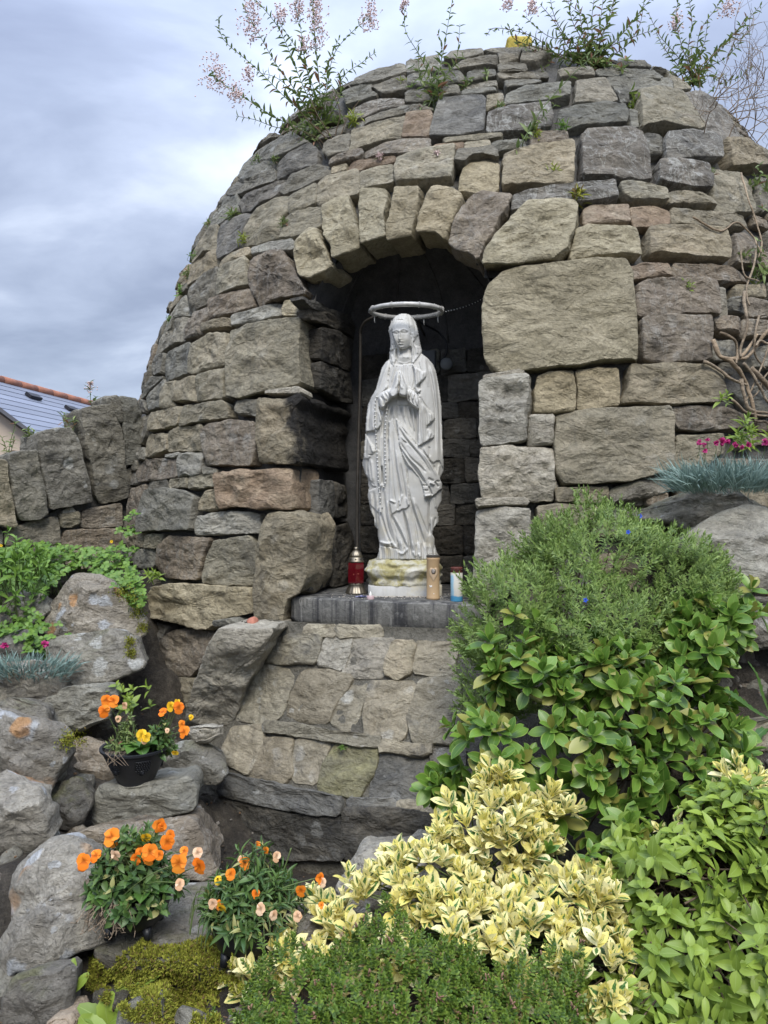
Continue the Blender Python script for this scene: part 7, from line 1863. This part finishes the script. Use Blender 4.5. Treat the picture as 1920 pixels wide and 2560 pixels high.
# black hose
P = catmull([tuple(at(*q)) for q in ((484, 2008, 2.92), (490, 2030, 2.9), (510, 2060, 2.88), (522, 2090, 2.84), (533, 2120, 2.80), (540, 2140, 2.78), (545, 2200, 2.75))], 8); V, Fs = tube(P - P[0], .010, 10); obj('hose', mesh_np('hose', V, Fs, True, [M_BLACK]), None, tuple(P[0]), label='black hose running down the left foot of the plinth', category='hose')

# ---------------------------------------------------------------- weeds growing on the shrine
TPW = TP_POINT
def tall_weed(label, base, stemsP, leafl=.045, flowers=(), mat=M_WEED, rad=.0028, name='valerian', cat='weed', dens=.045, smat=M_GSTEM, nsep=150, bush=0, wr=.30):
    h, n_ = cast(BV_DOME, *base); c = np.array(h) if h is not None else np.array(at(base[0], base[1], 4.6)); t = thing(name, label, cat, tuple(c)); L = Leaves(); fm = MB(); nf = 0
    for sp in stemsP:
        Y0 = c[1]; pts = [c + rs.normal(0, .02, 3)] + [np.array(at(q[0], q[1], Y0 + (q[2] if len(q) > 2 else 0) + rs.normal(0, .03))) for q in sp]; P = catmull(pts, 8); m = len(P)
        V, Fs = tube(P - c, np.linspace(rad, rad * .45, m), 5); obj('stem', mesh_np('stem', V, Fs, True, [smat]), t)
        Ln = np.concatenate([[0], np.cumsum(np.linalg.norm(np.diff(P, axis=0), axis=1))]); k = max(2, int(Ln[-1] / dens))
        for i, s in enumerate(np.linspace(Ln[-1] * .12, Ln[-1] * .97, k)):
            p = np.array([np.interp(s, Ln, P[:, j]) for j in range(3)]); d = norm(P[min(m - 1, int(s / Ln[-1] * m) + 1)] - P[max(0, int(s / Ln[-1] * m) - 1)]); x, y = perp(d); ph = rs.uniform(0, 6.28); lf_ = leafl * 1.25 * (1.1 - .6 * s / Ln[-1])
            for sgn in (1, -1):
                r_ = (math.cos(ph) * x + math.sin(ph) * y) * sgn; L.add(p[None], (r_ + d * .7)[None], d[None] + [0, 0, .3], lf_ * rs.uniform(.7, 1.2), lf_ * wr)
    for (px, py, hh, ww) in flowers:
        e = np.array(at(px, py, c[1])); hh = hh / F * c[1]; ww = ww / F * c[1]
        for k in range(int(110 * hh / .12)):
            u_ = rs.random(); a = e + (rs.normal(0, ww * .42 * (1 - .5 * u_)), rs.normal(0, ww * .4), (u_ - .5) * hh); b_ = a + rs.normal(0, .008, 3) + (0, 0, .01); fm.add(tube([a, b_], .0013, 3, False), 0)
            fm.add(box(b_, (.007, .005, .006)), 0); nf += 1
    if nf: obj('flower_heads', fm.mesh('flower_heads', [M_PINKB, M_DRY], True, origin=tuple(c)), t, kind='stuff')
    for k in range(bush):
        p = c + rs.normal(0, .07, 3) * [1, .6, .7]; ax = norm(rs.normal(0, .5, 3) + [0, -.4, .8]); rosettes(L, p[None], ax[None], rs, 5, leafl, wr, 20, 80)
    if L.o: plant(t, L, TPW, mat, nsep=nsep, seed=int(base[0]))
    return t
tall_weed('large red valerian with pinkish seed heads growing from the left shoulder of the shrine', (800, 330), [[(700, 300), (620, 250), (545, 200), (530, 180)], [(720, 250), (640, 170), (560, 100), (545, 40)], [(740, 230), (690, 160), (650, 90), (605, 10)], [(760, 220), (720, 120), (690, 60), (640, 0), (600, -40)], [(780, 230), (760, 140), (750, 60), (735, 0)], [(800, 230), (790, 130), (785, 50), (780, -30)], [(815, 240), (830, 150), (860, 100), (925, 40)], [(790, 250), (770, 180), (740, 120), (700, 60)], [(830, 260), (860, 190), (900, 160), (940, 130)], [(700, 320), (640, 300), (590, 290)], [(780, 280), (700, 200), (640, 180)], [(820, 300), (850, 240), (850, 180)], [(790, 290), (815, 220), (820, 160), (850, 90)]],
          .05, [(540, 190, 75, 50), (590, 240, 45, 35), (630, 45, 110, 40), (700, 40, 40, 30), (790, 60, 120, 35), (925, 45, 70, 35), (745, 20, 60, 25), (620, 190, 30, 20), (760, 120, 30, 22)], bush=44, nsep=260, dens=.036)
tall_weed('dead brown valerian stalks tangled at the root of the left valerian', (830, 360), [[(820, 330), (790, 280), (770, 220)], [(800, 330), (760, 290), (720, 240)], [(840, 330), (850, 280), (830, 220)], [(845, 380), (825, 340), (780, 310)], [(830, 400), (800, 350), (740, 320)], [(820, 415), (800, 360), (760, 330)], [(850, 340), (870, 290), (900, 250)]], .02, smat=M_STEM, dens=.2, name='dead_stalks', nsep=10, rad=.004)
tall_weed('tall slim weed on the top of the shrine left of the yellow cloth', (1085, 265), [[(1075, 200), (1050, 140), (1015, 80), (1010, 20)], [(1095, 200), (1110, 120), (1120, 60), (1135, -20)], [(1090, 220), (1070, 160), (1040, 130)], [(1100, 210), (1140, 150), (1150, 60)], [(1080, 230), (1060, 190), (1030, 165)], [(1100, 230), (1120, 180), (1160, 140)], [(1075, 240), (1050, 200), (1045, 100)], [(1090, 210), (1105, 130), (1095, 80)]], .045, [(1008, 15, 20, 14)], bush=6, nsep=60)
tall_weed('bushy weed with reddish stems on the top of the shrine right of the yellow cloth', (1480, 165), [[(1440, 120), (1400, 70), (1380, 20), (1375, -30)], [(1460, 100), (1450, 40), (1440, -30)], [(1480, 100), (1480, 40), (1490, -30)], [(1500, 110), (1520, 50), (1540, -10), (1580, -60)], [(1510, 130), (1560, 80), (1600, 30), (1640, -20)], [(1470, 130), (1420, 100), (1370, 90), (1310, 40)], [(1490, 120), (1500, 60), (1510, -20)], [(1450, 140), (1390, 120), (1340, 110), (1290, 60)], [(1470, 120), (1465, 50), (1410, 0)], [(1440, 150), (1360, 230), (1340, 200), (1380, 150)], [(1430, 130), (1390, 60), (1350, 10)], [(1520, 120), (1590, 90), (1650, 70)], [(1460, 110), (1430, 50), (1420, -10)], [(1500, 100), (1530, 30), (1535, -30)], [(1420, 150), (1350, 130), (1290, 110)], [(1530, 140), (1570, 110), (1600, 60), (1610, 0)], [(1400, 140), (1330, 90), (1240, 70), (1215, 90)], [(1380, 130), (1290, 100), (1270, 60)]], .05, [(1270, 10, 30, 20), (1330, 20, 40, 20)], smat=M_STEM, bush=60, nsep=260, dens=.036)
tall_weed('thin weed stem leaning across the upper courses of the shrine', (1290, 390), [[(1310, 350), (1350, 280), (1400, 220), (1460, 160), (1550, 90)], [(1300, 360), (1330, 320), (1390, 260)]], .05, bush=0, dens=.07, nsep=40)
tall_weed('weed cluster with green and reddish leaves on the right crest of the shrine', (1730, 215), [[(1720, 160), (1700, 100), (1690, 40), (1700, -20)], [(1740, 150), (1750, 80), (1790, 20), (1820, -30)], [(1760, 170), (1800, 120), (1850, 70), (1905, 10)], [(1730, 170), (1760, 110), (1770, 50)], [(1700, 170), (1660, 120), (1640, 80)], [(1745, 180), (1820, 140), (1880, 60)], [(1700, 150), (1650, 90), (1620, 30)], [(1770, 150), (1830, 90), (1870, 40)], [(1720, 130), (1730, 60), (1720, -20)], [(1760, 190), (1830, 200), (1880, 170)]], .05, [(1820, 20, 40, 25), (1690, 60, 40, 25)], smat=M_STEM, bush=34, nsep=160, dens=.036)
tall_weed('green and pink tinged weed at the right edge halfway up the shrine', (1900, 500), [[(1890, 450), (1880, 420)], [(1900, 450), (1900, 410)], [(1895, 480), (1870, 460)]], .05, bush=6, nsep=40)
tall_weed('green leafy weed at the right edge beside the giant block', (1895, 700), [[(1890, 650), (1895, 600)], [(1900, 660), (1905, 620)], [(1880, 670), (1875, 640)]], .055, bush=8, nsep=60)
# dry twiggy mass at the right shoulder
h, _n2 = cast(BV_DOME, 1830, 330); c = np.array(h); tw = thing('dry_twigs', 'mass of bare dry twigs sprawling over the right shoulder of the shrine', 'twigs', tuple(c)); mb = MB()
def twig(mb, a, d, ln, r, dep):
    n = 5; P = [a]; 
    for k in range(n): d = norm(d + rs.normal(0, .28, 3)); P.append(P[-1] + d * ln / n)
    mb.add(tube(P, np.linspace(r, r * .5, len(P)), 4, False))
    if dep:
        for k in range(3): twig(mb, P[rs.integers(2, 6)], norm(d + rs.normal(0, .6, 3)), ln * .6, r * .6, dep - 1)
for k in range(24):
    a = np.array(cast(BV_DOME, *(rs.uniform((1740, 200), (1900, 370))))[0]); d = norm(np.array([.7, -.3, .6]) + rs.normal(0, .4, 3)); twig(mb, a, d, rs.uniform(.2, .42), .0035, 2)
obj('twigs', mb.mesh('twigs', [M_DRY], True, origin=tuple(c)), tw, kind='stuff')
# small tufts rooted in the joints
rs = np.random.default_rng(31)
for k, (px, py, l, m_, lab) in enumerate([(585, 540, .05, M_WEED, 'spiky green tuft on the left flank of the shrine'), (610, 600, .035, M_FERN, 'yellow green trailing weed low on the left flank'), (885, 305, .05, M_FERN, 'bright yellow green fern tuft below the left valerian'), (645, 405, .03, M_WEED, 'small pale weed high on the left flank'),
        (690, 405, .025, M_WEED, 'tiny weed between two dark blocks on the left flank'), (530, 560, .04, M_WEED, 'weed on the left silhouette of the shrine'), (490, 650, .04, M_COVER, 'fern frond on the left silhouette of the shrine'), (455, 730, .035, M_COVER, 'small fern at the left outline of the shrine'), (470, 690, .03, M_WEED, 'little weed above the fern at the left outline'),
        (710, 560, .03, M_WEED, 'pale sprig beside the voussoirs'), (1330, 330, .04, M_WEED, 'leafy sprig in a joint right of the centre top'), (1400, 320, .04, M_COVER, 'green sprig with red tip in a joint at the upper right'), (1340, 350, .035, M_FERN, 'yellow green sprig under the leaning stem'), (1590, 250, .05, M_JAS, 'bright green tuft at the upper right of the shrine'),
        (1380, 430, .04, M_FERN, 'yellow brown moss like tuft beside a large veined block'), (1440, 500, .05, M_MOSS, 'strip of moss under the large veined block'), (1710, 720, .03, M_JAS, 'tiny seedling on the brown block at the right'), (950, 400, .02, M_PINKB, 'reddish stonecrop in the thin course above the arch'), (1090, 395, .02, M_PINKB, 'second reddish stonecrop in the thin course above the arch'), (1255, 270, .04, M_WEED, 'reddish dry plant in the upper courses'),
        (1210, 190, .04, M_WEED, 'small green weed near the top rim left of the yellow cloth'), (1170, 215, .035, M_WEED, 'low weed in the top courses'), (1010, 210, .03, M_FERN, 'yellow green weed on the left of the top rim'), (345, 1040, .03, M_COVER, 'small green weed between the coping slabs and the shrine'), (1500, 1065, .012, M_WEED, 'trail of tiny leaves in the joint of the pale right hand blocks'), (430, 800, .02, M_COVER, 'tiny tuft low on the left outline'), (1770, 440, .03, M_WEED, 'small weed beside the tan block at the upper right'), (855, 1860, .012, M_COVER, 'tiny weed in the crack of the plinth')]):
    h, n_ = cast(BV_DOME if py < 1500 else BV_PL, px, py); c = np.array(h) + np.array(n_) * .0 + np.array([0, -.04, 0]) * (1 if py > 300 else .5); t = thing('joint_weed', lab, 'weed', tuple(c)); L = Leaves(); n = 7 if l > .02 else 12
    p = c + rs.normal(0, l * .35, (n, 3)); ax = norm(np.array([0, -.5, .8]) + rs.normal(0, .45, (n, 3))); rosettes(L, p, ax, rs, 6, l, .24, 15, 85, stem=l * .5, droop=.1); plant(t, L, TP_POINT, m_, nsep=0, seed=k)
    stems(t, np.repeat(c[None] + [[0, .04, -.01]], n, 0), p, .0012, M_GSTEM)
# valerians on the garden wall
rs = np.random.default_rng(32)
for lab, bx, sp, fl in (('slim weed with a pale flower head standing behind the coping slabs', (228, 1020, 4.7), [[(226, 990), (224, 960)], [(235, 1005), (240, 995)]], [(225, 968, 28, 16)]), ('leafy weed in the gap left of the tallest coping slab', (180, 1085, 4.3), [[(170, 1060), (160, 1035)], [(185, 1065), (183, 1050)], [(165, 1070), (155, 1040)]], []), ('thin weed with a red bud at the left edge above the coping slabs', (20, 1150, 4.1), [[(25, 1110), (38, 1060)], [(15, 1120), (5, 1095)], [(30, 1120), (35, 1100)]], []), ('wispy weed on top of the second coping slab', (75, 1100, 4.2), [[(72, 1085), (70, 1075)], [(80, 1090), (85, 1080)]], [])):
    c = np.array(at(*bx)); t = thing('wall_weed', lab, 'weed', tuple(c)); L = Leaves(); fm = MB()
    for s_ in sp:
        P = catmull([c] + [np.array(at(q[0], q[1], bx[2])) for q in s_], 6); V, Fs = tube(P - c, .002, 4); obj('stem', mesh_np('stem', V, Fs, True, [M_GSTEM]), t)
        for p in P[3::3]: rosettes(L, p[None], norm(np.array([[0, -.2, 1.]])), rs, 3, .04, .28, 40, 80)
    for (px, py, hh, ww) in fl:
        for k in range(50):
            a = np.array(at(px + rs.normal(0, ww * .35), py + rs.uniform(-.5, .5) * hh, bx[2])); fm.add(box(a, (.006, .006, .006)), 0)
        obj('flower_head', fm.mesh('flower_head', [M_PINKB], True, origin=tuple(c)), t, kind='stuff')
    plant(t, L, TP_POINT, M_WEED, nsep=0, seed=3)
# bare vine stems on the right
M_VINE = stone_mat('vine_bark', (.14, .11, .075), (.24, .19, .135), (.36, .29, .21), 0, .3, bump=.6); rs = np.random.default_rng(33)
vc = np.array(at(1870, 1080, 3.2)); vt = thing('bare_vine', 'tangle of bare twisting vine stems on the right side of the shrine', 'vine', tuple(vc))
VS = [([(1770, 860), (1785, 900), (1810, 920), (1850, 960), (1860, 1010), (1875, 1060)], .016), ([(1785, 845), (1820, 860), (1830, 890), (1825, 920)], .010), ([(1800, 905), (1840, 900), (1865, 870), (1880, 845)], .012), ([(1850, 740), (1845, 790), (1850, 830), (1840, 880), (1835, 905)], .012), ([(1875, 640), (1870, 680), (1855, 730), (1855, 780)], .008),
      ([(1925, 820), (1890, 850), (1880, 870), (1850, 905), (1800, 905)], .014), ([(1925, 860), (1900, 870), (1880, 865), (1870, 880)], .010), ([(1750, 910), (1790, 935), (1820, 960), (1850, 975)], .012), ([(1840, 920), (1870, 960), (1900, 1010), (1930, 1020)], .011), ([(1860, 930), (1890, 960), (1930, 1010)], .020), ([(1810, 1010), (1850, 1040), (1905, 1050)], .009), ([(1835, 960), (1850, 1030), (1900, 1035), (1925, 1030)], .013),
      ([(1840, 640), (1850, 700), (1880, 720)], .006), ([(1720, 560), (1790, 590), (1830, 570), (1870, 600), (1885, 650)], .007), ([(1840, 450), (1850, 510), (1870, 560), (1890, 620), (1880, 660)], .007), ([(1900, 880), (1880, 940), (1860, 990), (1850, 1010)], .007), ([(1925, 920), (1895, 950), (1880, 985), (1865, 1005)], .006), ([(1870, 1060), (1910, 1060), (1930, 1075)], .010), ([(1885, 800), (1870, 850), (1875, 900), (1900, 930)], .009)]
for P_, r_ in VS:
    pts = []
    for (px, py) in P_:
        h, n_ = cast(BV_DOME, px, py); pts.append(np.array(h) + np.array([-.1, -1, .05]) * rs.uniform(.05, .10) - vc)
    P = catmull(pts, 7); P += fbm(P * 14, 3, 2)[:, None] * .012; V, Fs = tube(P, r_ * .62 * np.linspace(1.1, .75, len(P)) * (1 + .2 * fbm(P * 20, 5, 2)), 8); obj('vine_stem', mesh_np('vine_stem', V, Fs, True, [M_VINE]), vt)
# yellow cloth on the top
yc = np.array(cast(BV_DOME, 1302, 118)[0]) + (0, .04, .03); V, Fs = box((0, 0, 0), (.15, .12, .09)); n = 9; U_ = np.linspace(-1, 1, n)
A_, B_ = np.meshgrid(U_, U_); rows = []
def sheet(f): P = np.stack([A_ * .075, 0 * A_, B_ * .045], -1).reshape(-1, 3); return P
Vb, Fb = rock_ring(0, 0, [(-.045, .9), (-.035, 1), (.0, 1.02), (.035, 1), (.045, .9), (.048, .5)], .075, .055, pw=6, amp=.012, fr=14, n=40)
obj('yellow_sponge_block', mesh_np('yellow_block', Vb, Fb, True, [simple_mat('yellow_foam', (.42, .34, .08), .9, .1, noise=.45, scale=40, bumpd=.01)]), None, tuple(yc), label='faded yellow block lying on the top rim of the shrine', category='block')
# rubble between the boulders
rs = np.random.default_rng(34); rbm = MB(); keys = ['C', 'D', 'g', 'w']
for k in range(260):
    if k < 170: x_, y_ = rs.uniform(-1.7, -.35), rs.uniform(1.75, 3.6)
    else: x_, y_ = rs.uniform(.45, 1.9), rs.uniform(2.2, 3.2)
    s_ = rs.uniform(.02, .075) * (1 if k % 3 else .5); z_ = soil_at(x_, y_); th_ = np.linspace(0, 6.28, 8)[:-1]; rr_ = s_ * rs.uniform(.7, 1.2, 7); nrm = norm(np.array([rs.normal(0, .2), -.6, .8])); x1, y1 = perp(nrm)
    pts = np.array([x_, y_, z_ + s_ * .2]) + (np.cos(th_) * rr_)[:, None] * x1 + (np.sin(th_) * rr_)[:, None] * y1
    W, Fs = stone_mesh(pts, nrm, -nrm, s_ * .8, 0, 1.1, int(rs.integers(1e6)), step=.02, bulge=.01, taper=.8, facets=5, poly=True); rbm.add((W, Fs), int(rs.integers(4)))
me = rbm.mesh('rubble', [SM[k_] for k_ in keys], origin=(-1, 2.6, .5)); sharp(me, 40); obj('rubble', me, None, (-1, 2.6, .5), kind='stuff', label='small loose stones filling the gaps between the boulders', category='rubble')

# leaf litter and grit on the bare soil
rs = np.random.default_rng(35); lt = MB()
for k in range(2600):
    x_, y_ = (rs.uniform(-1.8, -.2), rs.uniform(1.6, 3.7)) if k % 2 else (rs.uniform(-.3, 1.9), rs.uniform(1.7, 3.2))
    c = np.array([x_, y_, soil_at(x_, y_) + .012]); M = np.array(Matrix.Rotation(rs.uniform(0, 6), 4, 'Z') @ Matrix.Rotation(rs.normal(.3, .5), 4, 'X')); M[:3, 3] = c
    s_ = rs.uniform(.003, .012); lt.add(box((0, 0, 0), (s_, s_ * rs.uniform(.4, 1), s_ * (.15 if k % 3 else .7))), int(rs.integers(3)), M)
obj('leaf_litter', lt.mesh('leaf_litter', [simple_mat('litter_brown', (.16, .095, .05), .9), simple_mat('grit_grey', (.24, .22, .19), .9), simple_mat('litter_dark', (.06, .045, .03), .9)], False, origin=(-.5, 2.4, .4)), None, (-.5, 2.4, .4), kind='stuff', label='dead leaf crumbs and grit on the bare soil between the stones', category='litter')
print('tris', sum(len(o.data.loop_triangles) or sum(len(p.vertices)-2 for p in o.data.polygons) for o in SC.objects if o.type=='MESH'), 'objects', len(SC.objects))
